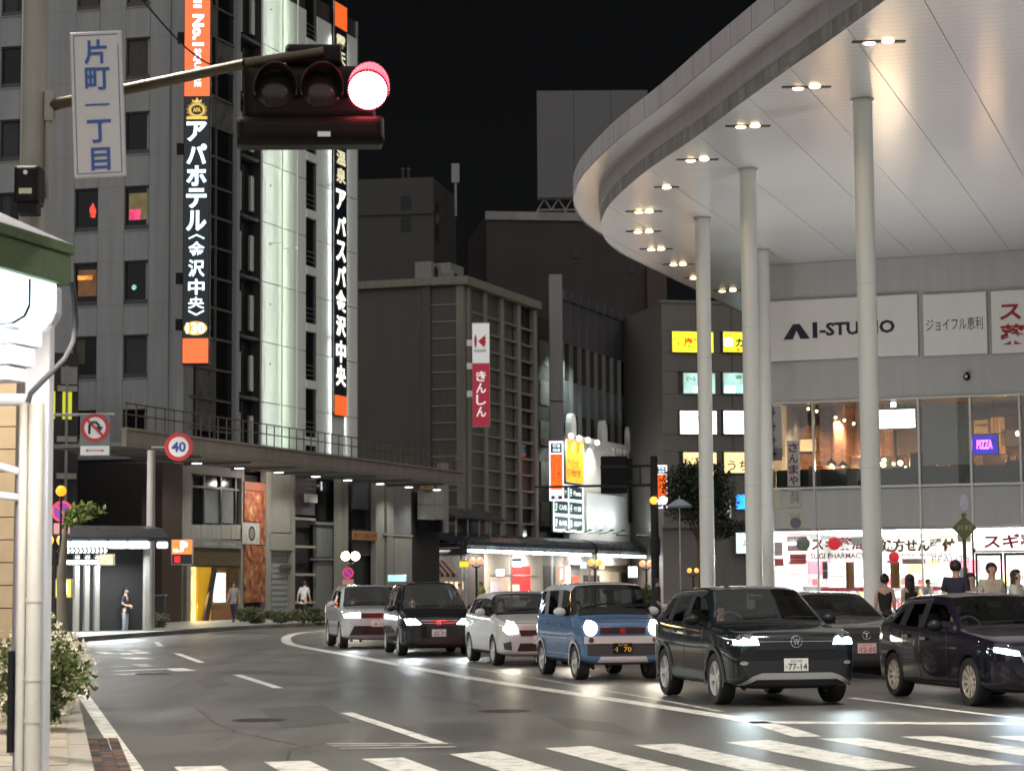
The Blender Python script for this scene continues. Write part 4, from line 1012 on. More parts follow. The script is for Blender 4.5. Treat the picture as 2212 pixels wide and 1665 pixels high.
# lit arcade-game entrance
HR((394,1222,403,1345), 'door_jamb', M_BROWN, .0)
ent = thing('lit_entrance', 'glowing yellow shop entrance under the hotel podium', 'shopfront', FH.loc, FH.rz)
HR((403,1224,430,1343), 'lit_door', glow('lit_yellow', (1,.78,.30), 1.0, .6, 2), .25, .3, ent)
HR((427,1224,456,1343), 'yellow_panel', mat('yellow_panel', (.55,.30,.02), .5, var=.1, emit=(1,.5,.02), es=.22), .1, .2, ent)
HR((457,1224,523,1343), 'counter_wall', mat('terracotta', (.30,.13,.06), .6, var=.15), .15, .3, ent)
HR((463,1237,487,1300), 'menu_screen', glow('menu_cyan', (.65,1,.95), 1.5, .5, 5), .05, .1, ent)
HR((495,1230,516,1265), 'menu_board', mat('menu_brown', (.09,.05,.02), .5, var=.3), .05, .1, ent)
mb = MB(); u0,u1,z0,z1 = FH.rect(440,1224,470,1343,-.1)
mb.xzprism([(u0,z0),(u0+.5,z0),(u1,z1),(u1-.35,z1)], -.1, .0); mb.build('slanted_strut', M_BROWN, ent)
lamp('AREA', base, (U(552,1100), -1.6, 6.6), (1,.9,.8), 70, (1.2,.3), aim=(0,.7,-1))
lamp('AREA', ent, (U(430,1300), -.1, 1.6), (1,.75,.35), 60, (1.5,1.8), aim=(0,-1,-.3))
# printed poster pillar
def poster_mat():
    m, t, b = new_mat('poster_print')
    tc = t.nodes.new('ShaderNodeTexCoord'); n1 = t.nodes.new('ShaderNodeTexNoise'); n1.inputs['Scale'].default_value = 2.6; n1.inputs['Detail'].default_value = 9; n1.inputs['Distortion'].default_value = .4
    t.links.new(tc.outputs['Object'], n1.inputs['Vector'])
    r = t.nodes.new('ShaderNodeValToRGB'); e = r.color_ramp.elements
    e[0].position = .30; e[0].color = (.05,.02,.015,1); e[1].position = .72; e[1].color = (.45,.38,.30,1)
    for p, c in ((.42,(.22,.05,.03,1)), (.52,(.30,.10,.05,1)), (.60,(.36,.18,.05,1))): q = e.new(p); q.color = c
    t.links.new(n1.outputs[0], r.inputs[0]); t.links.new(r.outputs[0], b.inputs['Base Color']); b.inputs['Roughness'].default_value = .45
    
    return m
t = thing('poster_column', 'tall red brown printed poster hung between the podium piers', 'poster', FH.loc, FH.rz)
M_POST = poster_mat()
for y0, y1 in ((1041,1060),(1061,1127),(1128,1176),(1177,1301)): HR((528,y0+.4,573,y1-.4), 'sheet', mat('poster_head', (.28,.09,.05), .5, var=.15) if y0 == 1041 else M_POST, -.06, -.03, t)
mb = MB(); u0,u1,z0,z1 = FH.rect(531,1128,557,1176,-.07); cx, cz = (u0+u1)/2, (z0+z1)/2
for r0, r1, c in ((.40,.46,(.5,.48,.45)), (.22,.36,(.04,.05,.045)), (.0,.2,(.22,.17,.12))):
    q = MB(); n = 24
    for k in range(n):
        a, b = 2*math.pi*k/n, 2*math.pi*(k+1)/n
        q.add([(cx+r0*math.cos(a),-.068-.002*(r0>.3),cz+r0*math.sin(a)),(cx+r1*math.cos(a),-.068-.002*(r0>.3),cz+r1*math.sin(a)),(cx+r1*math.cos(b),-.068-.002*(r0>.3),cz+r1*math.sin(b)),(cx+r0*math.cos(b),-.068-.002*(r0>.3),cz+r0*math.sin(b))], [(0,1,2,3)])
    q.build('ring_print', mat('ring%d' % int(r1*100), c, .5), t)
mb = MB(); mb.box(u0-.35, u1+.2, -.064, -.061, z0+.02, z1-.02); mb.build('white_square', mat('print_white', (.38,.37,.35), .5, var=.15), t)
# doorway, open stair with pale bars, column, shutters
HR((586.5,1000,636,1150), 'wall_field', M_PIER, .05)
HR((585,1152,637,1188), 'door_lintel', mat('pier_pale', (.27,.255,.22), .55, var=.1), -.05)
HR((587,1189,632,1345), 'shutter', mat('shutter_grey', (.30,.31,.29), .45, var=.08), .25, .3)
for k in range(11): HR((588,1200+k*12,631,1201.4+k*12), 'shutter_rib', M_GREYP, .22, .25)
HR((631,1000,637.5,1345), 'pier', M_PIER, -.02)
HR((612,1219,632,1227), 'letter_shelf', M_BRONZE, .0, .2)
for y in (1118,1178,1238,1298): HR((638,y,682,y+5), 'pale_bar', mat('bar_pink', (.42,.33,.28), .5, var=.08), .0, .1)
HR((638,1022,682,1112), 'hung_panel', mat('panel_mauve', (.12,.10,.105), .5, var=.12), .3, .35)
for x0,x1,y0,y1 in ((683,705,1040,1125),(707,735,1040,1125)): HR((x0,y0,x1,y1), 'dim_window', M_WINB, .2, .25)
HR((682,1128,736,1134), 'sill_band', M_GREYP, -.02); HR((682,1205,736,1210), 'sill_band', M_GREYP, -.02)
HR((684,1136,736,1203), 'panel_field', M_GREYP, .1); HR((684,1212,736,1345), 'panel_field', M_GREYP, .1)
HR((736.5,1000,752,1345), 'round_column', mat('pier_pale', (.27,.255,.22), .55), -.4, .0)
HR((762,1038,828,1200), 'set_back_wall', mat('wall_slate', (.10,.10,.11), .6, var=.1), .4, .5)
HR((762,1100,802,1140), 'dim_window', M_WINB, .3, .35)
t = box_sign('shop_sign', 'dim orange wooden sign with dark lettering in the podium recess', 'sign', FH, (756,1147,812,1167), M_BROWN, mat('sign_dim_orange', (.30,.12,.03), .5, var=.2), yy=.1, parts=(T('串かつ居酒屋', .08, .94, .2, .8, M_INKB, .02),))
HR((812,1038,830,1345), 'pier', M_PIER, .0); HR((833,1040,888,1152), 'panel_field', M_GREYP, .1)
HR((836,1055,850,1345), 'pier', M_PIER, -.05)
HR((830,1153,892,1158), 'cap_band', M_PIER, -.08)
HR((852,1160,890,1345), 'pier', M_PIER, -.02)
for k in range(2):
    for j in range(2): HR((916+k*23,1059+j*32,938+k*23,1090+j*32), 'white_tile', mat('tile_white', (.34,.34,.31), .4, var=.06), -.1)
HR((915,1124,962,1148), 'clerestory', M_WINB, -.05)
HR((962,1000,969,1150), 'end_post', mat('pier_pale', (.27,.255,.22), .55), -.2)
box_sign('shop_sign', 'small beige hanging sign with one dark character by the podium end', 'sign', FH, (903,1035,934,1058), M_BROWN, mat('sign_beige', (.36,.24,.12), .5, var=.15), yy=-.2, parts=(T('采', .3, .62, .15, .85, M_INKB, .03),))
# canopy
ZB = 7.1
e0, e1 = HZ(431, 981, ZB), HZ(1003, 1047, ZB)
ed = Vector((e1.x-e0.x, e1.y-e0.y)).normalized(); FC = Frame(XZ(e0 - Vector((*ed, 0))*6), XZ(e1))
cnp = thing('hotel_canopy', 'long grey street canopy with railing and round lamps below the hotel', 'canopy', FC.loc, FC.rz)
M_CNP = mat('canopy_beige', (.24, .215, .19), .55, var=.1, scale=1, streak=.25)
nseg = 9
for k in range(nseg):
    a, b = FC.L*k/nseg, FC.L*(k+1)/nseg
    mb = MB(); mb.bbox(a+.01, b-.01, 0, .2, ZB+.05, ZB+.62, .02); mb.build('fascia_panel', M_CNP, cnp)
mb = MB(); mb.box(0, FC.L, -.06, .25, ZB+.62, ZB+.72); mb.build('coping', M_CNP, cnp)
mb = MB(); mb.box(0, FC.L, -.03, .2, ZB-.02, ZB+.05); mb.build('drip_edge', M_GREYP, cnp)
mb = MB(); mb.box(0, FC.L, .2, 3.6, ZB, ZB+.15); mb.build('soffit', mat('soffit_grey', (.17,.16,.15), .45, var=.1, scale=1), cnp)
for k in range(8):
    u = 2 + FC.L*k/8; mb = MB(); mb.box(u, u+.14, .25, 3.5, ZB-.12, ZB-.001); mb.build('soffit_beam', M_GREYP, cnp)
z = ZB+.72
for k in range(48):
    u = .2 + (FC.L-.4)*k/47; mb = MB(); mb.box(u-.02, u+.02, .1, .14, z, z+.95); mb.build('baluster', M_BRONZE, cnp)
for h in (.5, .93):
    mb = MB(); mb.box(.1, FC.L-.1, .09, .15, z+h, z+h+.05); mb.build('rail', M_BRONZE, cnp)
for px, py in ((425,997),(517,1008),(602,1017),(682,1026),(751,1034),(821,1042),(883,1049),(944,1055)):
    p = HZ(px, py, ZB-.03); u = (Vector(XZ(p)) - FC.A).dot(FC.d); y = (Vector(XZ(p)) - FC.A).dot(FC.n); y = min(max(y, .5), 3)
    mb = MB(); mb.lathe([(.30,0),(.30,-.05),(.24,-.10)], 16); d = mb.build('lamp_housing', M_GREYP, cnp, loc=(u, y, ZB-.001))
    mb = MB(); mb.lathe([(.001,-.13),(.2,-.12),(.25,-.085)], 16); mb.build('lens', glow('canopy_lamp', (.90,1,.95), 5), d, smooth=True)
    lamp('SPOT', d, (0,0,-.2), (.92,1,.93), 240, .15, R(140), (0,0,-1), .7)
# ================================================================== buildings along the far side of the street
sdv = Vector((.347, .938)); S0 = Vector((-6.2, 136.0))          # street wall line
def on_line(px, off=0.0):
    """point of the street wall line seen at picture column px"""
    k = (px - 1106)/FPX; nrm = Vector((-sdv.y, sdv.x)); o = S0 - nrm*off
    # o + t*sdv = (kY, Y)
    t = (k*o.y - o.x)/(sdv.x - k*sdv.y); return o + sdv*t
C0 = on_line(1003); FK = Frame(C0, on_line(1160))
YL = C0.y*1.017; FKL = Frame(((773-1106)/FPX*YL, YL), C0)
M_KIN = mat('bank_stone', (.072, .062, .055), .65, var=.12, scale=1, streak=.2)
M_KINL = mat('bank_stone_pale', (.19, .17, .14), .6, var=.12, scale=1, streak=.25)
M_KING = mat('bank_glass', (.010, .008, .009), .12, var=.4, scale=.8, spec=.15)
M_PINKW = mat('bank_panel', (.10, .072, .064), .6, var=.12)
bk = thing('bank_building', 'dark stone bank building with a lattice of rounded window cells', 'building', FK.loc, FK.rz)
ztop = FK.uz(1005, 598)[1]; zr = [FK.uz(1031, 640 + 37.2*k)[1] for k in range(15)]
ribs = [FK.uz(x, 900)[0] for x in (1013, 1049.4, 1085.8, 1122, 1157)]
mb = MB(); mb.box(0, FK.L, .5, 12, 0, ztop-.3); mb.build('body', M_KIN, bk)
mb = MB(); mb.box(-.3, FK.L+.2, -.35, 12, ztop-.55, ztop); mb.build('cornice', M_KINL, bk)
for i, u in enumerate(ribs):
    mb = MB(); mb.bbox(u-.28, u+.28, -.1, .5, 4, ztop-.55, .08); mb.build('rib', M_KINL, bk)
for i in range(4):
    a, b = ribs[i]+.28, ribs[i+1]-.28
    for j in range(len(zr)-1):
        z1, z0 = zr[j], zr[j+1]
        if j == 0: z1 = ztop - .56
        mb = MB(); mb.box(a, b, .30, .34, z0+.06, z1); c = mb.build('cell_glass', M_KING if rb.random() < .8 else mat('cell_curtain', (.035,.022,.02), .6, var=.4), bk)
        mb = MB(); r = .16; pts = []
        # frame with rounded corners: bar + four fillets
        mb.box(a, b, .02, .36, z0-.06, z0+.06)
        for sx, sz in ((a, z0+.06), (b, z0+.06), (a, z1-.06), (b, z1-.06)):
            dx = r if sx == a else -r; dz = r if sz == z0+.06 else -r
            mb.xzprism([(sx, sz), (sx+dx, sz), (sx+dx*.3, sz+dz*.3), (sx, sz+dz)], .04, .3)
        mb.build('cell_frame', M_KINL, c)
mb = MB(); 
for k, (u_, y_, w_, d_, h_) in enumerate(((1.5,3,1.8,1.2,1.4),(4.2,2.5,1.2,1.2,1.1),(7.5,4,2.6,2,2.2),(10.5,3,1.4,1,1.0))):
    rt_ = thing('roof_unit', 'air conditioning unit on the bank roof, %s from the corner' % ORD[k], 'air conditioner', FK.world(u_, y_, ztop), FK.rz, 'units on the bank roof')
    mb = MB(); mb.box(0,w_,0,d_,.1,h_); mb.build('casing', M_GREYP, rt_, bevel=.04); mb = MB(); mb.lathe([(.001,-.02),(.35,-.015),(.4,0)],16,'y',(w_/2,0,h_*.55)); mb.build('fan_guard', M_DARK, rt_); mb = MB(); mb.box(.05,.15,.05,d_-.05,0,.1); mb.box(w_-.15,w_-.05,.05,d_-.05,0,.1); mb.build('feet', M_DARK, rt_)
mb = MB(); bkl = thing('bank_annexe', 'blank side of the bank building with narrow banded windows', 'building', FKL.loc, FKL.rz)
UL = lambda x, y=800: FKL.uz(x, y)[0]
zt2 = ztop
mb = MB(); mb.box(0, UL(912), 0, .4, 0, zt2-.5); mb.build('blank_wall', M_KIN, bkl)
mb = MB(); mb.box(0, FKL.L, .42, 10, 0, zt2-.5); mb.build('body', M_KIN, bkl)
mb = MB(); mb.box(-.1, FKL.L, -.3, .6, zt2-.5, zt2); mb.build('cornice', M_KINL, bkl)
mb = MB(); mb.box(UL(913), UL(931), -.1, .4, 0, zt2-.5); mb.build('rib', M_KIN, bkl)
mb = MB(); mb.box(UL(987), FKL.L-.02, -.12, .4, 0, zt2-.5); mb.build('corner_pier', M_KINL, bkl)
zz = [FKL.uz(950, 622+36.4*k)[1] for k in range(16)]
for j in range(15):
    mb = MB(); mb.box(UL(932), UL(963), .1, .4, zz[j+1]+.06, zz[j]-.06); mb.build('panel', M_PINKW, bkl)
    mb = MB(); mb.box(UL(963), UL(986), .2, .4, zz[j+1]+.06, zz[j]-.06); w_ = mb.build('window', M_KING, bkl)
    mb = MB(); mb.box(UL(932), UL(986), .0, .4, zz[j+1]-.05, zz[j+1]+.05); mb.build('band', M_KINL, bkl)
    if j in (6, 7): mb = MB(); mb.box(UL(979), UL(986), .17, .19, zz[j+1]+.3, zz[j]-.2); mb.build('lit_pane', glow('lit_pale_yellow', (1,.9,.45), .9), w_)
# bank sign
yb = C0.y - 3.0; Fb = Frame(XZ(P(1020, 800, yb)), XZ(P(1058, 800, yb)))
t = thing('bank_sign', 'white and red vertical bank sign with white hiragana lettering', 'sign', Fb.world(0, 0, 0), Fb.rz)
zb = lambda y: Fb.uz(1039, y)[1]
w = Fb.L
mb = MB(); mb.bbox(0, w, 0, .35, zb(922), zb(697), .03); mb.build('casing', mat('sign_case', (.5,.46,.42), .5), t)
mb = MB(); mb.box(.02, w-.02, -.012, -.001, zb(784), zb(699)); mb.build('white_face', mat('sign_white_lit', (.62,.62,.6), .4, emit=(1,.98,.95), es=.22, var=.04), t)
mb = MB(); mb.box(.02, w-.02, -.012, -.001, zb(920), zb(785)); mb.build('red_face', mat('sign_red_lit', (.42,.02,.05), .4, emit=(.8,.03,.08), es=.13, var=.04), t)
mb = MB(); put_column(mb, 'きんしん', .22*w, .78*w, zb(800), (zb(800)-zb(902))/4, -.018, .02); mb.build('lettering', mat('letters_lit', (.8,.8,.78), .5, var=0, emit=(1,1,1), es=.35), t)
letters('lettering', 'KINSHIN', .12*w, .8*w, zb(761), zb(754), -.018, M_INK, t)
mr = mat('logo_red', (.40,.02,.03), .5, var=0, emit=(.6,.02,.04), es=.1)
q = MB(); zc_, h_ = zb(737), (zb(722)-zb(752))/2
n = 14; q.xzprism([(w*.20+w*.075*math.cos(2*math.pi*k/n), zc_+h_*.95*math.sin(2*math.pi*k/n)) for k in range(n)], -.02, -.014); q.build('logo', mr, t)
q = MB(); q.xzprism([(w*.34,zc_),(w*.80,zc_+h_),(w*.72,zc_+h_*.55),(w*.82,zc_+h_*.5),(w*.74,zc_+h_*.1),(w*.82,zc_-h_*.05),(w*.74,zc_-h_*.4),(w*.82,zc_-h_*.55),(w*.70,zc_-h_*.6),(w*.72,zc_-h_)], -.02, -.014); q.build('logo', mr, t)
for y in (740, 790, 850):
    mb = MB(); mb.box(-.35, 0, .1, .25, zb(y)-.2, zb(y)+.2); mb.build('bracket', M_ALU, t)
# narrow dark building and grey pylon
FD = Frame(on_line(1218), on_line(1404))
Fp = Frame(XZ(P(1187, 800, on_line(1200).y-2.2)), XZ(P(1216, 800, on_line(1200).y-2.2)))
t = thing('sign_pylon', 'plain pale grey pylon fin between the bank and the dark facade', 'pylon', Fp.world(0,0,0), Fp.rz)
zp = lambda y: Fp.uz(1200, y)[1]
mb = MB(); mb.bbox(0, Fp.L, 0, 1.2, zp(866), zp(593), .03); mb.build('upper_panel', M_GP := mat('pylon_grey', (.17,.165,.17), .5, var=.06, streak=.12), t)
mb = MB(); mb.bbox(0, Fp.L, 0, 1.2, zp(960), zp(868), .03); mb.build('lower_panel', M_GP, t)
nb = thing('narrow_building', 'narrow unlit building squeezed between bank and pylon', 'building', (*on_line(1162), 0), FK.rz)
wn = (on_line(1216)-on_line(1162)).length
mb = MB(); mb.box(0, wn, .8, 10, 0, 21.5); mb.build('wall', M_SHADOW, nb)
for k in range(5): mb = MB(); mb.box(wn*.45, wn*.8, .7, .8, 6+3*k, 7.8+3*k); mb.build('window', mat('pane_pale', (.10,.10,.095), .3), nb)
dk = thing('dark_facade', 'dark office facade with slim mullions above the white shop front', 'building', FD.loc, FD.rz)
zd = lambda px, y: FD.uz(px, y)[1]
zt = zd(1225, 634); M_DKP = mat('dark_panel', (.065,.06,.065), .45, var=.12, streak=.2); M_DKB = mat('dark_panel_blue', (.07,.085,.095), .35, var=.15)
mb = MB(); mb.box(0, FD.L, .4, 12, 0, zt-.3); mb.build('body', M_SHADOW, dk)
lv = [zd(1225, y) for y in (650, 742, 820, 893, 965)]
nb_ = 11
for i in range(nb_):
    a, b = FD.L*i/nb_, FD.L*(i+1)/nb_
    mb = MB(); mb.bbox(a+.03, b-.03, .1, .4, lv[1], lv[0], .02); mb.build('top_panel', M_DKP, dk)
    mb = MB(); mb.box(a+.2, b-.2, -.05, .3, lv[0]+.05, lv[0]+.75); mb.build('parapet_block', M_DKP, dk)
    for j, (z1, z0, m_) in enumerate(((lv[1], lv[2], M_KING), (lv[2], lv[3], M_DKB), (lv[3], lv[4]-3, M_KING))):
        mb = MB(); mb.box(a+.05, b-.05, .25, .4, z0+.03, z1-.03); pn = mb.build('pane' if j != 1 else 'spandrel', m_, dk)
        if j != 1: mb = MB(); mb.box(a+.1, a+.55, .22, .249, z0+.1, z1-.1); mb.build('curtain', mat('curtain_grey', (.14,.125,.105), .7, var=.25), pn)
    mb = MB(); mb.box(a-.06, a+.06, -.05, .4, lv[4]-3, lv[1]); mb.build('mullion', mat('mullion_grey', (.17,.165,.155), .4, metal=.3, var=.1), dk)
# white classical shop front
wf = thing('white_shopfront', 'off-white ornate shop front with round-topped crests and posters', 'building', FD.world(0, -.5, 0), FD.rz)
M_CLS = mat('stucco', (.52,.48,.46), .6, var=.08, streak=.2); M_CLSP = mat('stucco_pale', (.5,.5,.49), .5, var=.06)
zw = lambda px, y: FD.uz(px, y, -.5)[1]; uw = lambda px: FD.uz(px, 1000, -.5)[0]
zc1 = zw(1225, 938)
mb = MB(); mb.box(-.4, FD.L+.3, 0, .5, 3.2, zc1); mb.build('front_wall', M_CLS, wf)
mb = MB(); mb.box(-.5, FD.L+.4, -.2, .3, zc1-.4, zc1); mb.build('cornice', M_CLS, wf)
for k in range(22): mb = MB(); mb.box(.3+k*.92, .55+k*.92, -.14, -.0, zc1-.75, zc1-.42); mb.build('dentil', M_CLS, wf)
for px in (1236, 1304, 1362):
    u = uw(px); r = .62; pts = [(u-r, zc1), (u-r, zc1+.6)] + [(u-r*math.cos(math.pi*k/10), zc1+.6+1.05*math.sin(math.pi*k/10)) for k in range(11)] + [(u+r, zc1+.6), (u+r, zc1)]
    mb = MB(); mb.xzprism(pts, -.15, .3); mb.build('crest', M_CLSP, wf)
    mb = MB(); mb.xzprism([(u+(x-u)*.7, zc1+(z-zc1)*.75) for x, z in pts], -.19, -.15); mb.build('crest_field', M_CLS, wf)
for px in (1330, 1342, 1354, 1376, 1390):
    u = uw(px); mb = MB(); mb.box(u-.3, u+.3, -.03, .02, zc1-3.4, zc1-1.1); mb.build('tall_window', M_KING, wf)
    mb = MB(); mb.box(u-.42, u-.3, -.09, .02, zc1-3.5, zc1-1.0); mb.box(u+.3, u+.42, -.09, .02, zc1-3.5, zc1-1.0); mb.box(u-.42, u+.42, -.12, .02, zc1-1.0, zc1-.85); mb.build('window_surround', M_CLS, wf)
F_W = Frame(FD.world(0, -.55, 0).xy, FD.world(5, -.55, 0).xy)
M_YEL = glow('billboard_amber', (1, .36, .02), .95, .18, 1); M_LITW = glow('lit_board', (.80, 1, .94), 1.0, .15, .6)
M_DKG = mat('menu_dark', (.01,.03,.035), .4, var=.1)
t = box_sign('billboard', 'amber lit billboard with three lines of black lettering', 'billboard', F_W, (1220,950,1258,1043), M_ALU, M_YEL, parts=(T('コミック&ネット', .05, .95, .66, .84, M_INK, .01), T('テレワーク', .08, .7, .40, .54, M_INK, .02), T('鍵付完全個室', .06, .8, .14, .32, M_INKB, .03), BX('divider', .02, .98, .36, .365, M_INKB, .006), BX('divider', .02, .98, .60, .605, M_INKB, .006)))
mb_parts = []
for i in range(2):
    for j in range(3):
        x0, z0 = .04+.48*i, .06+.32*j
        mb_parts += [BX('menu_panel', x0, x0+.44, z0, z0+.26, M_DKG, .003), T(('3F','2F','1F')[j] if i == 0 else ('B1','4F','5F')[j], x0+.03, x0+.09, z0+.05, z0+.21, M_LITW, .03), T(('BAR','CAFE','カラオケ')[j] if i == 0 else ('居酒屋','個室','Pasta')[j], x0+.15, x0+.40, z0+.08, z0+.18, M_LITW, .02)]
box_sign('menu_board', 'lit white board with six dark floor panels below the amber billboard', 'sign', F_W, (1192,1046,1258,1150), M_ALU, M_LITW, parts=mb_parts)
for k in range(2): lamp('SPOT', t, (1.2*k, -1.5, 9), (.85,1,.93), 700, .1, R(100), (.3,1.3,-1), .6)
for px, py in ((1233,941),(1251,946),(1270,950),(1290,956)):
    u, z = FD.uz(px, py, -1.1); o = thing('sign_lamp', '%s round lamp on the white shop cornice from the cafe sign' % ORD[int((px-1230)/19)], 'lamp', FD.world(u, -1.1, z), FD.rz, 'row of lamps over the amber billboard')
    mb = MB(); mb.ball((0,0,0), .2, 12); mb.build('bulb', glow('lamp_greenwhite', (.93,1,.8), 4), o, smooth=True)
    mb = MB(); mb.cyl((0,.1,0), (0,.6,.05), .03, n=6); mb.build('stem', M_DARK, o); lamp('SPOT', o, (0,-.1,-.25), (.9,1,.88), 620, .15, R(110), (0,.5,-1), .6)
for k in range(6):
    u_, z_2 = FD.uz(1226+k*24, 1152, -1.6); o = thing('arm_lamp', 'small arm lamp under the lit boards, %s from the menu board' % ('first','second','third','fourth','fifth','sixth')[k], 'lamp', FD.world(u_, -.5, z_2), FD.rz, 'arm lamps under the boards')
    mb = MB(); mb.tube([(0,0,0),(0,-.6,.05),(0,-1.1,.25)], .03, 6); mb.build('arm', M_DARK, o); mb = MB(); mb.box(-.12,.12,-1.25,-1.0,.2,.32); mb.build('head', M_DARK, o, bevel=.02)
    lamp('SPOT', o, (0,-1.1,.38), (.92,1,.97), 130, .2, R(140), (0,.55,1), .8)
for k in range(3):  # floodlights added to brighten the white front
    o = thing('added_flood_bar', 'added long floodlight bar on the arcade roof below the white front, %s of three' % ORD[k], 'floodlight', FD.world(2.2+5.2*k, -3.4, 5.35), FD.rz, 'floodlight bars added below the white front')
    mb = MB(); mb.box(0,2.6,-.1,.1,0,.14); mb.build('housing', M_DARK, o, bevel=.02); mb = MB(); mb.box(.05,2.55,-.07,.09,.141,.15); mb.build('lens', M_WHITELIT, o)
    lamp('AREA', o, (1.3,0,.2), (.93,1,.98), 190 if k < 2 else 150, (2.5,.2), aim=(0,.75,1))
box_sign('blank_board', 'blank pale board beside the lit menu board', 'board', F_W, (1264,1068,1346,1152), M_CLS, mat('board_pale', (.40,.41,.41), .5, var=.05), y=-.15, d=.15)
box_sign('vertical_banner', 'black vertical banner with white brush strokes on the white front', 'banner', F_W, (1354,1030,1371,1130), M_BLACK, None, y=-.25, parts=(TC('酒肴', .2, .8, .5, 2, mat('brush_white', (.45,.45,.45), .5, var=0), .02, .45),))
box_sign('iron_sign', 'thin black ornament panel on the white front near the pole', 'sign', F_W, (1376,1072,1386,1126), M_CLS, M_CLSP, y=-.1)
# projecting manga cafe signs
def cafe_sign(px, Y, label):
    f = Frame(XZ(P(px[0], 1000, Y)), XZ(P(px[2], 1000, Y)))
    return box_sign('cafe_sign', label, 'sign', f, px, M_ALU, glow('cafe_frame', (1,.80,.88), 1.5), d=.5, y=0, group='projecting orange cafe signs', parts=(
        BX('logo_panel', .12, .88, .80, .96, mat('cafe_black', (.02,.004,.01), .4, var=0), .003), T('快活', .26, .76, .89, .945, M_LETW, .02), T('CLUB', .26, .76, .825, .87, M_LETW, .03),
        BX('orange_panel', .09, .91, .19, .78, glow('cafe_orange', (1,.12,.01), 1.1), .003), TC('コミック&ネット', .55, .82, .77, 8, mat('cafe_ink', (.10,.01,.0), .5, var=0), .0, .56), TC('テレワーク', .15, .42, .77, 5, mat('cafe_ink', (.10,.01,.0), .5), .0, .44),
        BX('navy_panel', .12, .88, .03, .09, mat('cafe_navy', (.02,.05,.12), .4, var=0), .003), T('3F', .36, .62, .04, .08, M_LETW, .02)))
cafe_sign((1186,952,1218,1082), on_line(1200).y-3, 'projecting orange cafe sign with white rim beside the menu board')
cafe_sign((1416,1004,1442,1098), 150, 'projecting orange cafe sign half hidden behind the dark pole')
# end pier of the dark facade, pale slab, neon tube
t = thing('end_slab', 'tall pale slab at the end of the dark facade with a blue neon edge', 'building', (*on_line(1405), 0), FK.rz)
Fe = Frame(on_line(1408), P(1431, 900, on_line(1408).y+1).xy)
u0,u1,z0,z1 = Fe.rect(1408,740,1430,1010); t.location = Fe.loc; t.rotation_euler = (0,0,Fe.rz)
mb = MB(); mb.bbox(0, Fe.L, 0, 6, 3, z1, .03); mb.build('slab', M_GP, t)
mb = MB(); mb.box(-.25, -.12, -.1, .0, Fe.uz(1408,960)[1], Fe.uz(1408,862)[1]); mb.build('neon_tube', glow('neon_cyan', (.10,.45,.9), 1.8, .6, 1), t)
# ---- taller blocks behind
M_TANB = mat('tan_block', (.03,.026,.023), .65, var=.12, streak=.2); M_BRN = mat('brown_tower', (.018,.011,.010), .7, var=.2, scale=.4, streak=.35); M_BRN2 = mat('brown_tower_side', (.04,.024,.018), .7, var=.15, streak=.2)
Yt = 186; Ft = Frame(XZ(P(770,500,Yt+1)), XZ(P(936,500,Yt))); t = thing('tan_tower', 'dim tan tower behind the bank with a slim window stack', 'building', Ft.loc, Ft.rz)
zt_ = Ft.uz(900, 384)[1]
mb = MB(); mb.box(0, Ft.L, 0, 10, 0, zt_); mb.build('front_wall', M_TANB, t)
mb = MB(); mb.box(Ft.L*.02, Ft.L, -.15, 0, zt_-3.2, zt_-2.9); mb.build('string_course', M_TANB, t)
for y0, y1 in ((424,450),(453,480),(483,500)):
    u0,u1,z0,z1 = Ft.rect(866,y0,888,y1); mb = MB(); mb.box(u0,u1,-.05,.1,z0,z1); mb.build('window', M_WINB, t)
Ft2 = Frame(XZ(P(936.5,500,Yt)), XZ(P(985,500,Yt+9))); mb = MB(); s2 = thing('tan_annexe', 'dim tan block joined to the tan tower, with one narrow window', 'building', Ft2.loc, Ft2.rz)
mb.box(0, Ft2.L, 0, 9, 0, zt_-.1); mb.build('side_wall', M_TANB, s2)
u0,u1,z0,z1 = Ft2.rect(921+17,438,950,520); mb = MB(); mb.box(u0+.5,u0+1.6,-.05,.1,z0,z1); mb.build('window', M_WINB, s2)
for px in (868, 880):
    u, z = Ft.uz(px, 370); mb = MB(); mb.cyl((u,.5,zt_), (u,.5,z+.3), .12, n=8); mb.ball((u,.5,z+.2), .2, 8); mb.build('roof_lamp', M_TANB, t, smooth=True)
p = P(984, 395, Yt+4); an = thing('antenna', 'thin rooftop antenna panel on the tan tower', 'antenna', (p.x, p.y, p.z-3))
mb = MB(); mb.cyl((0,0,0), (0,0,4.6), .12, n=8); mb.build('mast', M_GREYP, an); mb = MB(); mb.box(-.35,.35,-.15,.15,3,4.7); mb.build('panel', M_GREYP, an)
Yb = 206; Fbr = Frame(XZ(P(1052,700,Yb)), XZ(P(1396,700,Yb+2))); t = thing('brown_tower', 'dark brown tower rising behind the dark facade', 'building', Fbr.loc, Fbr.rz)
zt_ = Fbr.uz(1200, 466)[1]
mb = MB(); mb.box(0, Fbr.L, 0, 16, 0, zt_); mb.build('front_wall', M_BRN, t)
mb = MB(); mb.box(-.1, Fbr.L+.1, -.2, .3, zt_-.5, zt_+.3); mb.build('parapet', mat('stained_parapet', (.16,.15,.15), .7, var=.5, scale=.5), t)
Fb2 = Frame(XZ(P(1396.5,700,Yb+2)), XZ(P(1432,700,Yb+3))); u0,u1,z0,z1 = Fb2.rect(1396,560,1432,700)
mb = MB(); mb.box(Fbr.L+.02, Fbr.L+Fb2.L, -.6, 10, 0, zt_-5); mb.build('side_wing', M_BRN2, t)
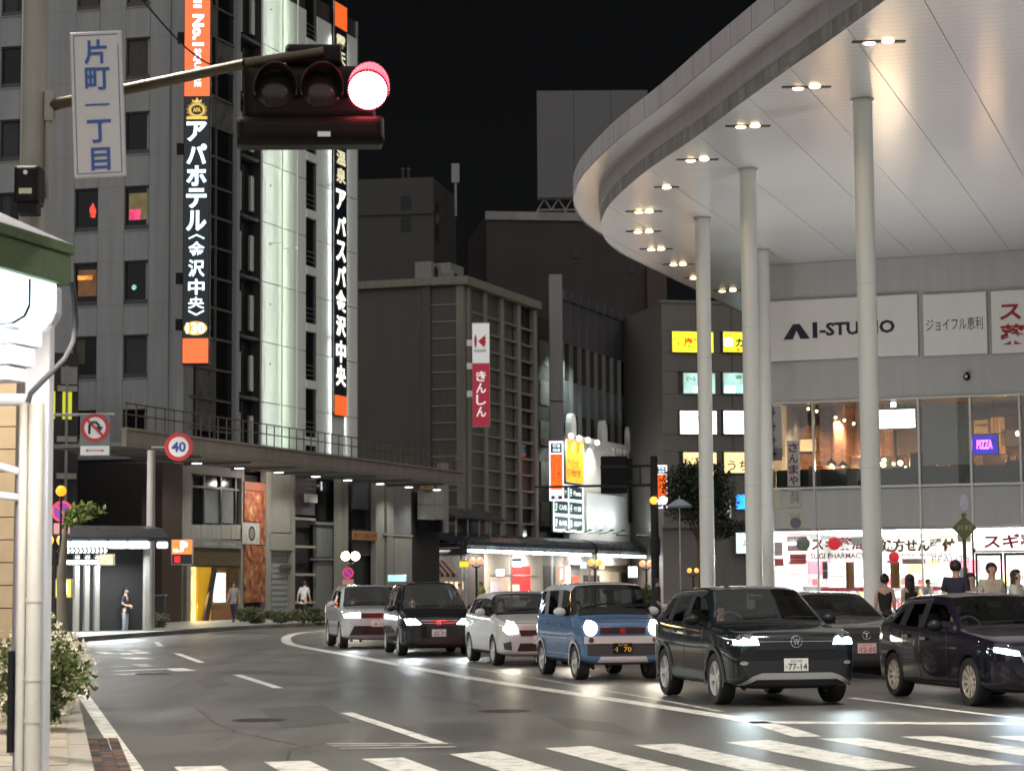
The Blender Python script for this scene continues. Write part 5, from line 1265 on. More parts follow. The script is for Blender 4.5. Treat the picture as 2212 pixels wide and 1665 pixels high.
for px, py in ((1243,548),(1364,582)):
    u, z = Fbr.uz(px, py); mb = MB(); mb.box(u-.35,u+.35,-.1,.05,z-.4,z+.4); mb.build('vent', M_SHADOW, t)
Fbb = Frame(XZ(P(1160,300,Yb+4)), XZ(P(1400,300,Yb+4))); t = thing('roof_billboard', 'big unlit grey billboard on a truss above the brown tower', 'billboard', Fbb.loc, Fbb.rz)
zbb = lambda y: Fbb.uz(1280, y)[1]
for k in range(3):
    mb = MB(); mb.bbox(Fbb.L*k/3+.01, Fbb.L*(k+1)/3-.01, 0, .3, zbb(427), zbb(196), .02); mb.build('panel', mat('billboard_grey', (.085,.085,.088), .6, var=.06), t)
mb = MB(); z0, z1 = zbb(452), zbb(428); L = Fbb.L
for k in range(8): mb.cyl((L*k/8,.4,z0),(L*(k+.5)/8,.4,z1),.08,n=6); mb.cyl((L*(k+.5)/8,.4,z1),(L*(k+1)/8,.4,z0),.08,n=6)
for z in (z0, z1): mb.cyl((0,.4,z),(L,.4,z),.1,n=6)
for k in range(5): mb.cyl((L*k/4,.4,zt_-.2),(L*k/4,.4,z0),.12,n=6)
mb.build('truss', M_GREYP, t)
# ---- tan block at the end of the street with stacked window signs
Yg = 168; FG = Frame(XZ(P(1431,900,Yg)), XZ(P(1660,900,Yg+2))); t = thing('sign_block', 'grey beige block with rows of lit window signs behind the pillars', 'building', FG.loc, FG.rz)
M_GB = mat('block_beige', (.11,.10,.09), .65, var=.08, streak=.15)
zg = lambda y: FG.uz(1520, y)[1]; ug = lambda x, y=900: FG.uz(x, y)[0]
bands = [(655,716),(763,803),(852,886),(940,975),(1024,1140)]
mb = MB(); mb.box(0, FG.L, .35, 12, 0, zg(656)); mb.build('body', M_GB, t)
xs_ = [(1431,1466),(1541,1559),(1609,1660)]
for y0, y1 in bands:
    for k in range(3):
        a, b = ug(1431+76*k), ug(1431+76*(k+1)); mb = MB(); mb.bbox(a+.02, b-.02, 0, .34, zg(y1), zg(y0), .015); mb.build('wall_panel', M_GB, t)
for (y0, y1), (y2, y3) in zip(bands, bands[1:]):
    for x0, x1 in xs_:
        mb = MB(); mb.bbox(ug(x0)+.02, ug(x1)-.02, 0, .34, zg(y2)+.015, zg(y1)-.015, .015); mb.build('wall_panel', M_GB, t)
mb = MB(); mb.box(-.1, FG.L, -.1, .5, zg(656), zg(650)); mb.build('parapet', M_GB, t)
M_SY = glow('sign_yellow', (1,.86,.02), 1.25); M_SW = glow('sign_bluewhite', (.82,.97,1), 3.0); M_ST = glow('sign_teal', (.45,.75,.66), .75, .5, .8); M_SC = glow('sign_cream', (1,.72,.30), 1.15, .3, .6)
M_RED = mat('ink_bright_red', (.7,.03,.02), .5, var=0, emit=(1,.03,.01), es=.45)
ws = lambda nm, lab, px, face, parts=(): box_sign(nm, lab, 'sign', FG, px, M_ALU, face, parts=parts, group='lit window signs on the grey beige block', y=-.25, d=.3)
ws('window_sign', 'yellow mahjong sign with red characters, upper left of the sign rows', (1450,717,1539,762), M_SY, (T('フリー', .03, .17, .1, .7, M_INK, .01), T('麻雀', .28, .72, .25, .72, M_RED, .03), T('チェーン', .25, .75, .78, .94, M_INK, .0), BX('divider', .2, .205, .02, .98, M_INK, .006)))
ws('window_sign', 'yellow sign with a bold black character, upper right of the sign rows', (1560,718,1652,762), M_SY, (T('カ', .28, .48, .25, .7, M_INK, .05), T('麻雀', .03, .2, .76, .94, M_INK, .0), BX('white_square', .03, .22, .3, .68, M_SW, .003), T('営業中', .3, .6, .04, .2, M_RED, .03)))
ws('window_sign', 'pale teal poster window on the second row, left', (1474,806,1543,851), M_ST, (T('ビール', .1, .4, .6, .85, M_DKG, .02), BX('white_plate', .3, .48, .08, .34, M_SW, .003), BX('white_plate', .58, .82, .08, .36, M_SW, .003)))
ws('window_sign', 'pale teal poster window on the second row with red numerals', (1560,806,1645,851), M_ST, (T('20', .5, .75, .2, .6, M_RED, .03), BX('white_plate', .05, .3, .05, .36, M_SW, .003), T('宴会', .3, .7, .7, .9, M_DKG, .01)))
ws('window_sign', 'glaring white window sign with faint red characters on the third row', (1467,888,1546,938), M_SW, (T('焼き鳥', .14, .6, .55, .82, mat('ink_faint_red', (.9,.3,.35), .5, var=0, emit=(1,.3,.4), es=.9), .01),))
ws('window_sign', 'glaring white window sign with two grey strokes on the third row', (1561,888,1650,938), M_SW, (T('小料', .1, .6, .3, .8, mat('ink_faint', (.5,.5,.5), .5, var=0, emit=(.6,.8,.9), es=.9), .0),))
ws('window_sign', 'warm lit window half covered by the tree', (1474,977,1546,1022), M_SC)
ws('window_sign', 'warm cream window sign with brush hiragana beside the tree', (1562,977,1650,1022), M_SC, (T('うち', .08, .6, .12, .6, mat('ink_sepia', (.12,.06,.02), .5, var=0), .02),))
ws('menu_sign', 'small white framed notice low on the block', (1548,1079,1577,1118), mat('notice_white', (.5,.5,.52), .5, emit=(1,1,1), es=.25), (T('案内', .3, .7, .6, .85, M_INK, .03),))
ws('screen', 'bright blue screen low on the block, cut by the pillar', (1588,1068,1650,1100), glow('screen_blue', (.02,.28,1), 1.6, .7, 1.2))
ws('lit_sign', 'mint lit sign with one dark character above the far arcade', (1588,1150,1650,1195), glow('sign_mint', (.62,1,.84), 1.3), (T('ム', .22, .4, .35, .65, M_INK, .04),))
# ================================================================== far arcade with its strip lights and shops
M_ARC = mat('arcade_metal', (.07, .075, .085), .28, metal=.6, var=.15, scale=1)
M_ARCP = mat('arcade_post', (.30, .29, .28), .5, var=.1)
M_STRIP = glow('strip_light', (.78, .95, 1.0), 4.5)
ZA = 3.9
a0, a1 = HZ(1005, 1187, ZA), HZ(1420, 1202, ZA)
FA = Frame(XZ(a0), XZ(a1)); LA = FA.L
def arcade_run(fr, u0, u1, segs, label, depth=3.3):
    t = thing('arcade_roof', label, 'arcade', fr.world(u0, 0, 0), fr.rz, 'roofed walkways along the street'); L = u1-u0
    prof = [(-.05,ZA+.12),(-.18,ZA+.30),(-.15,ZA+.55),(.15,ZA+.85),(1.0,ZA+1.1),(depth,ZA+1.25),(depth,ZA+1.1),(.3,ZA+.3),(.1,ZA+.12)]
    n = max(1, int(L/5))
    for k in range(n):
        mb = MB(); mb.yzprism(prof, L*k/n+.02, L*(k+1)/n-.02); mb.build('roof_segment', M_ARC, t)
    mb = MB(); mb.box(0, L, .3, depth, ZA+.1, ZA+.16); mb.build('soffit', mat('arcade_soffit', (.35,.32,.28), .5, var=.08), t)
    mb = MB(); mb.box(0, L, -.08, .25, ZA+.06, ZA+.12); mb.build('light_tray', M_ARC, t)
    for s0, s1 in segs:
        mb = MB(); mb.box(s0-u0+.26, s1-u0-.26, -.10, .16, ZA-.15, ZA+.05); mb.build('strip_light', M_STRIP, t, bevel=.05)
    for k in range(max(2, int(L/6))):
        u = .4 + (L-.8)*k/max(1, int(L/6)-1); mb = MB(); mb.cyl((u,.15,0),(u,.15,ZA+.1),.07,n=10); mb.build('post', M_ARCP, t, smooth=True)
    for k in range(int(L/4)):
        u = 1.5 + 4*k; mb = MB(); mb.box(u, u+1.3, 1.4, 1.6, ZA+.03, ZA+.095); mb.build('ceiling_tube', glow('tube_warm', (1,.85,.65), 2.2), t)
        if k % 2 == 0: lamp('AREA', t, (u, 1.6, ZA-.0), (1,.90,.78), 330, (2.5,1.2), aim=(0,0,-1))
        if k % 2 == 0: lamp('AREA', t, (u, -.2, ZA-.2), (.85,.96,1), 130, (3.5,.2), aim=(0,-.5,-1))
    return t
ua = lambda x: FA.uz(x, 1190)[0]
segs = [(1006,1048),(1050,1082),(1084,1115.6),(1117,1146),(1149,1176.6),(1179,1206),(1208,1235),(1237.6,1263),(1266,1278),(1292,1314),(1316,1338),(1341,1363),(1365,1387),(1390,1401),(1408,1417)]
arcade_run(FA, 0, ua(1281), [(ua(a), ua(b)) for a, b in segs if b < 1285], 'dark arcade roof with a row of white strip lights beside the bank')
arcade_run(FA, ua(1288), ua(1424), [(ua(a), ua(b)) for a, b in segs if a > 1285], 'dark arcade roof with strip lights between cafe sign and dark pole')
arcade_run(FA, ua(1430), ua(1505), [(ua(a), ua(b)) for a, b in ((1431,1452),(1455,1472),(1475,1490))], 'short far arcade roof with strip lights behind the tree')
# arcade added along the left pavement, out of view, to light street and cars
FLA = Frame((-8.3, 27), (-16.3, 62))
arcade_run(FLA, 0, FLA.L, [(.4+2.4*k, 2.6+2.4*k) for k in range(int(FLA.L/2.4)-1)], 'added arcade roof with strip lights along the left pavement, beyond the picture edge')
# the turned end of the arcade
pE = Vector(XZ(a0)); pL = Vector(XZ(P(887, 1180, pE.y+3.0))); FE = Frame(pL, pE)
t = thing('arcade_end', 'dark rounded end of the arcade roof facing the hotel', 'arcade', FE.loc, FE.rz)
mb = MB(); mb.yzprism([(0,ZA-.35),(-.12,ZA-.15),(-.14,ZA+.35),(.05,ZA+.7),(.6,ZA+1.0),(.6,ZA-.2)], 0, FE.L-.1); mb.build('fascia', M_ARC, t, bevel=.04)
mb = MB(); mb.box(.1, FE.L-.3, -.16, -.13, ZA+.42, ZA+.46); mb.build('trim_line', M_ALU, t)
for k in range(2): mb = MB(); mb.cyl((.3+k*(FE.L-.9),.3,0),(.3+k*(FE.L-.9),.3,ZA-.3),.07,n=10); mb.build('post', M_ARCP, t)
# small dark awning above the end
pc = on_line(1040, 3.0); aw = thing('roof_awning', 'small dark peaked awning above the arcade in front of the bank', 'awning', (*P(985,1100,pc.y-3).xy, 0), FK.rz)
zaw = P(1040,1112,pc.y-2).z; wl = 9.0
mb = MB(); mb.yzprism([(0,zaw-.1),(1.6,zaw+.55),(3.2,zaw-.1),(3.2,zaw-.2),(0,zaw-.2)], 0, wl); mb.build('roof_sheet', M_ARC, aw)
for k in range(5): mb = MB(); mb.box(.3+2*k,.38+2*k,.1,.18,ZA+.9,zaw-.2); mb.build('post', M_ARCP, aw)
# ---- shops under the arcade
M_SHW = mat('shop_wall', (.42,.36,.30), .6, var=.1); M_SHD = mat('shop_dark', (.04,.03,.028), .6, var=.2)
FW_ = Frame(on_line(905), on_line(1424))
def shop(px, m, label, items=()):
    u0, u1, z0, z1 = FW_.rect(*px); t = thing('shopfront', label, 'shopfront', FW_.world(u0, 0, 0), FW_.rz, 'small shops under the far arcade'); w = u1-u0
    mb = MB(); mb.box(0, w, .0, .3, .15, 4.9); mb.build('wall', m, t)
    for nm, q, mm, y in items:
        a, b, c, d = FW_.rect(*q, y); mb = MB(); mb.box(a-u0, b-u0, y, y+.08, c, d); mb.build(nm, mm, t)
    return t
shop((905,1205,1046,1310), M_SHD, 'dark shopfront with warm slats behind the striped awning', [('lit_slat', (963+k*11,1256,968+k*11,1288), glow('slat_warm', (1,.75,.45), .7), -.2) for k in range(4)])
shop((1046,1205,1172,1310), M_SHW, 'pale shopfront with a red lit interior between white posts', [('red_interior', (1108,1222,1146,1290), glow('red_room', (.65,.03,.03), .6, .6, 1.2), -.05), ('window_wall', (1060,1245,1104,1290), glow('cream_room', (.75,.55,.42), .42, .4, 1), -.05), ('poster', (1100,1262,1122,1290), glow('poster_peach', (1,.72,.52), .7), -.15), ('counter', (1062,1256,1078,1285), mat('counter_lilac', (.5,.45,.48), .5, emit=(.8,.7,.8), es=.2), -.2), ('rail', (1060,1241,1165,1243), M_ARCP, -.1)])
shop((1172,1205,1252,1310), mat('shop_grey', (.25,.23,.22), .6, var=.1), 'grey shopfront with an orange upright sign', [('dark_door', (1176,1222,1200,1300), M_SHD, -.05), ('white_tube', (1227,1222,1231,1262), M_COOL, -.3), ('red_box', (1236,1244,1250,1262), glow('red_box', (.9,.1,.06), .8), -.2)])
shop((1252,1205,1338,1310), M_SHW, 'pale shopfront with a dark arched door', [('arch_door', (1262,1242,1296,1300), M_SHD, -.05), ('window', (1310,1235,1337,1290), glow('window_beige', (.7,.55,.4), .3, .4, 1), -.05)])
shop((1338,1205,1424,1310), M_SHW, 'beige shopfront with green plants and a white square sign', [('window', (1318+24,1237,1370,1262), M_SHD, -.05), ('yellow_panel', (1385,1252,1404,1300), glow('yellow_glow', (1,.70,.22), .9, .4, 1), -.1)])
def fr_sign(nm, label, px, Y, face, parts=(), cat='sign', body=None, group='small lit signs along the far arcade'):
    f = Frame(XZ(P(px[0], 1200, Y)), XZ(P(px[2], 1200, Y))); return box_sign(nm, label, cat, f, px, body or M_ALU, face, y=0, d=.2, parts=parts, group=group)
fr_sign('hanging_sign', 'yellow lit sign with green top edge under the arcade end', (992,1210,1013,1225), 130, glow('sgn_yellow', (1,.62,.02), 1.0), (BX('green_edge', 0, 1, .86, 1, mat('edge_green', (.05,.3,.08), .5), .004),))
fr_sign('hanging_sign', 'white and teal lit square sign hanging over the pale shop', (1107,1206,1127,1226), 143, M_SW, (BX('teal_band', 0, 1, .7, 1, mat('band_teal', (.03,.16,.2), .5), .004), BX('red_band', 0, 1, 0, .1, mat('band_red', (.5,.03,.05), .5), .004)))
fr_sign('lantern', 'white lantern with red base under the arcade', (1071,1228,1090,1246), 138, M_SW, (BX('red_base', 0, 1, 0, .16, mat('band_red', (.5,.03,.05), .5), .004),), 'lantern')
fr_sign('upright_sign', 'orange upright lit sign in front of the grey shop', (1206,1224,1220,1258), 150, glow('sgn_orange', (1,.25,.09), 1.2), (TC('居酒屋', .25, .75, .92, 3, M_LETW, .01, .8),))
fr_sign('hanging_sign', 'pale blue square sign by the arched door', (1253,1213,1268,1228), 156, glow('sgn_paleblue', (.55,.75,1), .9, .3, 2))
fr_sign('hanging_sign', 'yellow and white sign behind the orange globes', (1294,1212,1306,1229), 160, glow('sgn_lemon', (1,.85,.35), 1.4, .4, 2))
fr_sign('hanging_sign', 'bright white square sign with dark rim near the pole', (1357,1223,1377,1247), 165, M_SW, body=M_DKG)
fr_sign('upright_sign', 'tall pale green lit sign beyond the dark pole', (1452,1220,1461,1246), 170, glow('sgn_green', (.6,1,.9), 1.6))
fr_sign('strip_sign', 'long white lit strip beyond the dark pole', (1480,1220,1520,1232), 185, M_STRIP)
fr_sign('strip_sign', 'white lit strip between the slim pillars, left piece', (1549,1220,1573,1232), 185, M_STRIP)
fr_sign('strip_sign', 'white lit strip between the slim pillars, right piece', (1577,1220,1607,1232), 185, M_STRIP)
fr_sign('shop_sign', 'pale cyan lit shop sign with white lettering behind the dark car', (1485,1237,1522,1258), 180, glow('sgn_cyan', (.35,.75,1), 1.0), (T('ローソン', .1, .9, .3, .7, M_LETW, .02),))
fr_sign('shop_sign', 'yellow lit sign with a dark mark between the pillars', (1560,1236,1583,1260), 180, glow('sgn_yellow2', (1,.82,.05), 1.1), (BX('mark', .3, .7, .35, .7, M_INK, .004),))
fr_sign('shop_sign', 'mint white lit shop window between the pillars', (1588,1242,1612,1258), 180, glow('sgn_mint2', (.65,1,.85), 1.0, .6, 2))
fr_sign('shop_sign', 'deep blue lit sign below the arcade lamps', (1462,1236,1472,1258), 178, glow('sgn_blue', (.05,.15,1), 1.2, .5, 2))
fr_sign('shop_sign', 'small pale yellow lit sign near the road beyond the pole', (1448,1276,1466,1296), 170, glow('sgn_pale', (1,.9,.45), .9, .4, 2))
fr_sign('shop_sign', 'cyan lit sign over the dark minivan roof', (837,1241,878,1256), 118, glow('sgn_cyan2', (.35,.85,1), 1.1, .3, 2))
for k, (px, py) in enumerate(((1446,1174),(1478,1177),(1500,1182),(1487,1161),(1446,1161),(1476,1154),(1506,1197),(1462,1215),(1494,1234),(1514,1234))):
    p = P(px, py, 172); o = thing('lantern_bulb', '%s round warm bulb strung above the far arcade by the tree' % ORD[k], 'lamp', p, 0, 'warm bulbs strung by the tree')
    mb = MB(); mb.ball((0,0,0), .2 if k not in (6,) else .26, 10); mb.build('bulb', glow('bulb_orange', (1,.55,.24), 2.2) if k != 6 else M_WARM, o, smooth=True)
    mb = MB(); mb.cyl((0,0,.15), (0,0,.9), .015, n=5); mb.build('wire', M_BLACK, o)
# striped awning
f = Frame(XZ(P(903,1230,128)), XZ(P(988,1230,131))); t = thing('striped_awning', 'brown and pink striped awning under the arcade end', 'awning', f.loc, f.rz)
z1, z0 = P(940,1208,129).z, P(940,1246,129).z
for k in range(14):
    a, b = f.L*k/14, f.L*(k+1)/14
    mb = MB(); mb.add([(a+.35,1.2,z1),(b+.35,1.2,z1),(b,0,z0+.2),(a,0,z0+.2),(a,-.01,z0),(b,-.01,z0)], [(0,1,2,3),(3,2,5,4)]); mb.build('stripe', mat('awning_pink', (.42,.28,.22), .7) if k % 2 else mat('awning_brown', (.07,.03,.025), .7), t)
# twin-globe lamps along the kerb
def twin_lamp(px, py, Y, label, m, e, col, r=.17):
    p = P(px, py, Y); t = thing('twin_globe_lamp', label, 'street lamp', (p.x, p.y, .15), 0, 'twin globe lamps along the kerb'); h = p.z-.15
    mb = MB(); mb.lathe([(.12,0),(.12,.35),(.06,.45),(.05,h-.25)], 10); mb.build('post', M_DARK, t, smooth=True)
    mb = MB(); mb.tube([(-.22,0,h-.18),(-.1,0,h-.3),(0,0,h-.32),(.1,0,h-.3),(.22,0,h-.18)], .03, 6); mb.build('cross_arm', M_DARK, t)
    for s in (-1, 1):
        mb = MB(); mb.ball((s*.2,0,h), r, 14); mb.build('globe', m, t, smooth=True)
    lamp('POINT', t, (0,0,h+.35), col, e, .25)
M_GLW = glow('globe_white', (1,.90,.62), 5); M_GLO = glow('globe_orange', (1,.42,.08), 1.25); M_GLP = glow('globe_pink', (1,.42,.24), .95)
twin_lamp(757, 1201, 88, 'bright white twin globe lamp in front of the hotel podium', M_GLW, 260, (1,.92,.75), .185)
twin_lamp(1029, 1211, 104, 'dim pink twin globe lamp before the arcade end', M_GLP, 40, (1,.6,.4))
twin_lamp(1285, 1215, 108, 'orange twin globe lamp above the blue car', M_GLO, 60, (1,.55,.2))
twin_lamp(1396, 1217, 112, 'orange twin globe lamp just left of the dark pole', M_GLP, 50, (1,.55,.3))
twin_lamp(1497, 1232, 120, 'small orange twin globe lamp right of the dark pole', M_GLO, 30, (1,.55,.2), .13)
twin_lamp(119, 1167, 62, 'orange twin globe lamp behind the white downpipes', M_GLO, 60, (1,.55,.2), .16)
# ---- traffic mast seen from behind
Ym = 76
p = P(1415, 1200, Ym); t = thing('signal_mast', 'dark signal mast with a boxed signal head seen from behind', 'traffic signal', (p.x, p.y, .15))
zm = lambda y: P(1415, y, Ym).z - .15; xm = lambda x: P(x, 1050, Ym).x - p.x
mb = MB(); mb.lathe([(.16,0),(.15,.5),(.13,zm(985))], 12); mb.build('pole', M_DARK, t, smooth=True)
for y, x0 in ((1008, 1300), (1050, 1155)):
    mb = MB(); mb.cyl((0,0,zm(y-3)), (xm(x0),0,zm(y)), .05, .035, n=8); mb.build('arm', M_DARK, t)
mb = MB(); mb.cyl((xm(1383),0,zm(1007)),(xm(1383),0,zm(1049)),.03,n=6); mb.build('strut', M_DARK, t)
mb = MB(); mb.box(xm(1298),xm(1354),-.25,.15,zm(1065),zm(985)); sh = mb.build('signal_box', M_BLACK, t, bevel=.03)
mb = MB(); mb.box(xm(1320),xm(1342),-.28,-.251,zm(1042),zm(1010)); mb.build('back_cover', M_BLACK, sh, bevel=.01)
mb = MB(); mb.box(xm(1354),xm(1366),-.2,.3,zm(1040),zm(990)); mb.build('side_hood', M_BLACK, sh)
for y in (1008,1050): mb = MB(); mb.box(xm(1296),xm(1356),-.29,-.26,zm(y+3),zm(y-3)); mb.build('clamp', M_DARK, sh)
for px, m_ in ((1411, glow('globe_amber', (1,.40,.05), 1.6)), (1431, glow('globe_bright', (1,.93,.8), 6))):
    mb = MB(); mb.ball((xm(px),-.2,zm(1081)), .14, 12); mb.build('globe', m_, t, smooth=True)
mb = MB(); mb.tube([(xm(1411),-.2,zm(1090)),(xm(1420),-.1,zm(1094)),(xm(1431),-.2,zm(1090))], .025, 6); mb.build('globe_arm', M_DARK, t)
mb = MB(); mb.lathe([(.17,zm(1200)),(.19,zm(1195)),(.19,zm(1165)),(.17,zm(1160))], 10); mb.build('collar', M_DARK, t)
# parasol
p = P(1468, 1092, 110); t = thing('parasol', 'pale blue white parasol open in front of the tree', 'parasol', (p.x, p.y, 0))
zz0 = p.z; mb = MB(); mb.lathe([(.001,.36),(.18,.30),(.42,.15),(.64,.0),(.63,-.08)], 10, c=(0,0,zz0)); mb.build('canopy', mat('parasol_cloth', (.26,.30,.38), .7, var=.08), t)
mb = MB(); mb.cyl((0,0,.15),(0,0,zz0+.5),.03,n=8); mb.build('pole', M_ALU, t)
# ---- dark building and shelter at far left
Yd = 88; f = Frame(XZ(P(60,1000,Yd)), XZ(P(168,1000,Yd+1))); t = thing('dark_house', 'dark house with yellow green lit windows beyond the arcade end', 'building', f.loc, f.rz)
z_ = lambda y: f.uz(130, y)[1]; u_ = lambda x: f.uz(x, 950)[0]
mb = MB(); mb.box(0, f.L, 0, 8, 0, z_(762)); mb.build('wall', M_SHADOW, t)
mb = MB(); mb.box(u_(129), u_(164), -.1, .0, z_(830), z_(792)); mb.build('pale_panel', M_GREYP, t)
for x0, x1 in ((108,117),(134,139),(145,153)):
    mb = MB(); mb.box(u_(x0), u_(x1), -.08, .0, z_(905), z_(846)); mb.build('lit_window', glow('lit_lime', (.70,.72,.04), .55), t)
for y in (836, 945, 1025): mb = MB(); mb.box(u_(122), u_(164), -.12, .0, z_(y+9), z_(y-3)); mb.build('pale_bar', M_PIER, t)
mb = MB(); mb.box(u_(139), u_(144), -.14, -.0, z_(1100), z_(790)); mb.build('post', M_GREYP, t)
Yh = 74; f = Frame(XZ(P(128,1170,Yh)), XZ(P(362,1170,Yh+2))); t = thing('street_shelter', 'dark shelter roof with a white strip light at the bend', 'shelter', f.loc, f.rz)
z_ = lambda y: f.uz(240, y)[1]; u_ = lambda x: f.uz(x, 1170)[0]
mb = MB(); mb.yzprism([(-.1,z_(1168)),(-.15,z_(1160)),(.4,z_(1140)),(1.6,z_(1132)),(3,z_(1130)),(3,z_(1160)),(0,z_(1168))], 0, f.L); mb.build('roof', M_ARC, t)
for x0, x1 in ((135,149),(152,190),(192,231),(233,273),(275,320),(338,360)):
    mb = MB(); mb.box(u_(x0), u_(x1), -.2, .05, z_(1184), z_(1169)); mb.build('strip_light', M_STRIP if x0 < 330 else glow('strip_dim', (.8,.85,1), 1.0), t, bevel=.06)
lamp('AREA', t, (f.L*.45,.2,z_(1188)), (.88,.97,1), 260, (2.8,.3), aim=(0,-.3,-1))
mb = MB(); mb.box(.2, f.L-.1, 1.6, 1.7, .15, z_(1160)); mb.build('back_wall', M_SHADOW, t)
for x in (178, 200, 222, 330): mb = MB(); mb.box(u_(x), u_(x+10), .7, .9, .15, z_(1165)); mb.build('post', M_PIER, t)
for k in range(6): mb = MB(); mb.box(u_(130+k*8), u_(135+k*8), 1.45, 1.59, .15, z_(1220)); mb.build('slat', mat('slat_brown', (.14,.10,.07), .6, var=.2), t)
# small signs by the shelter
def ls(px, Y, *a, **k): return fr_sign(a[0], a[1], px, Y, *a[2:], group='small signs by the shelter', **k)
for k, y in enumerate((1189, 1214)):
    f2 = Frame(XZ(P(126,y,72)), XZ(P(232-22*k,y,72))); t2 = thing('chevron_board', 'thin board with a row of %s white lit chevrons' % ('upper', 'lower')[k], 'sign', f2.world(0,0,P(180,y+6,72).z), f2.rz)
    mb = MB(); mb.box(0, f2.L, 0, .05, -.02, .2); mb.build('board', M_SHADOW, t2)
    for q in range(12):
        x = f2.L*(q+.2)/12; mb = MB(); mb.xzprism([(x,.16),(x+.05,.16),(x+.10,.09),(x+.05,.02),(x,.02),(x+.05,.09)], -.03, -.005); mb.build('chevron', M_COOL, t2)
ls((214,1196,246,1221), 70, 'hanging_sign', 'peach coloured lit sign beside the shelter slats', glow('sgn_peach', (1,.62,.42), 1.0, .3, 3))
ls((119,1250,155,1291), 60, 'hanging_sign', 'yellow rimmed lit sign with white centre near the tree trunk', glow('sgn_yel3', (.85,.72,.05), .9), (BX('white_centre', .25, .75, .2, .8, M_SW, .004),))
t = ls((370,1165,416,1219), 84, 'parking_sign', 'orange and navy lit parking sign with a big white P', mat('navy', (.01,.012,.03), .4, var=0), (BX('orange_panel', .03, .97, .42, .97, glow('p_orange', (1,.20,.04), 1.1), .004), T('P', .42, .78, .52, .93, M_LETW, .06), T('Mr.', .1, .4, .5, .64, M_LETW, .04), BX('red_mark', .15, .42, .08, .34, glow('p_red', (.9,.02,.02), .7), .004)))
# ---- road signs
def disc(t, r, m, y, cx=0, cz=0, name='disc', n=32):
    mb = MB(); mb.lathe([(.001,y),(r,y),(r,y+.012),(.001,y+.012)], n, 'y', (cx,0,cz)); return mb.build(name, m, t)
M_SRED = mat('sign_red', (.45,.03,.04), .4, var=.05); M_SWHT = mat('sign_plate_white', (.70,.70,.70), .4, var=.03); M_SBLU = mat('sign_blue', (.03,.06,.35), .4, var=0)
Y4 = 80; p = P(386, 965, Y4); rr = (417-355)/2/FPX*Y4
t = thing('speed_sign', 'round speed limit sign reading 40 on the tall pole', 'road sign', (p.x, p.y, p.z))
disc(t, rr, M_SRED, 0); disc(t, rr*.97, M_SRED, -.006, name='ring'); disc(t, rr*.70, M_SWHT, -.014, name='field')
letters('lettering', '40', -rr*.5, rr*.5, -rr*.36, rr*.36, -.022, M_SBLU, t, .03)
pp = P(325, 1200, Y4+.2); pt = thing('sign_pole', 'tall grey pole rising through the shelter roof', 'pole', (pp.x, pp.y, .15))
mb = MB(); mb.lathe([(.17,0),(.15,P(325,972,Y4).z-.15)], 14); mb.build('shaft', M_ARCP, pt, smooth=True)
mb = MB(); mb.cyl((0,0,p.z-.15),(p.x-pp.x-.3,0,p.z-.15),.03,n=6); mb.build('arm', M_ARCP, pt)
Yn = 46; p = P(205, 985, Yn); sc_ = Yn/FPX
t = thing('turn_sign', 'no U-turn road sign panel with white plate below', 'road sign', (p.x, p.y, p.z)); hz_ = lambda y: P(205, y, Yn).z - p.z
mb = MB(); mb.bbox(-33*sc_, 33*sc_, 0, .06, 0, hz_(897), .01); mb.build('panel', mat('sign_grey', (.16,.17,.18), .5, var=.1), t)
r = 31*sc_; cz = hz_(924); disc(t, r, M_SRED, -.014, 0, cz, 'ring'); disc(t, r*.74, M_SWHT, -.022, 0, cz, 'field')
mb = MB(); mb.tube([(-.12,-.03,cz-.13),(-.12,-.03,cz+.05),(-.06,-.03,cz+.12),(.02,-.03,cz+.12),(.08,-.03,cz+.05),(.08,-.03,cz+.0)], .025, 6); mb.xzprism([(.0,cz+.02),(.17,cz+.02),(.09,cz-.11)], -.036, -.024); mb.build('arrow', M_INK, t)
mb = MB(); mb.xzprism([(-.19,cz+.15),(-.15,cz+.19),(.19,cz-.15),(.15,cz-.19)], -.042, -.037); mb.build('slash', M_SRED, t)
mb = MB(); mb.box(-31*sc_, 31*sc_, -.02, -.004, hz_(983), hz_(963)); mb.build('plate', M_SWHT, t)
mb = MB(); mb.xzprism([(-.2,hz_(973)),(-.15,hz_(970)),(-.15,hz_(972)),(.15,hz_(972)),(.15,hz_(970)),(.2,hz_(973)),(.15,hz_(976)),(.15,hz_(974)),(-.15,hz_(974)),(-.15,hz_(976))], -.03, -.022); mb.build('double_arrow', M_SRED, t)
mb = MB(); mb.cyl((-2.2,.05,hz_(895)),(.4,.05,hz_(895)),.03,n=8); mb.build('hanger_arm', M_ARCP, t)
mb = MB(); mb.cyl((-2.2,.05,-p.z+.15),(-2.2,.05,hz_(880)),.07,n=10); mb.build('pole', M_ARCP, t)
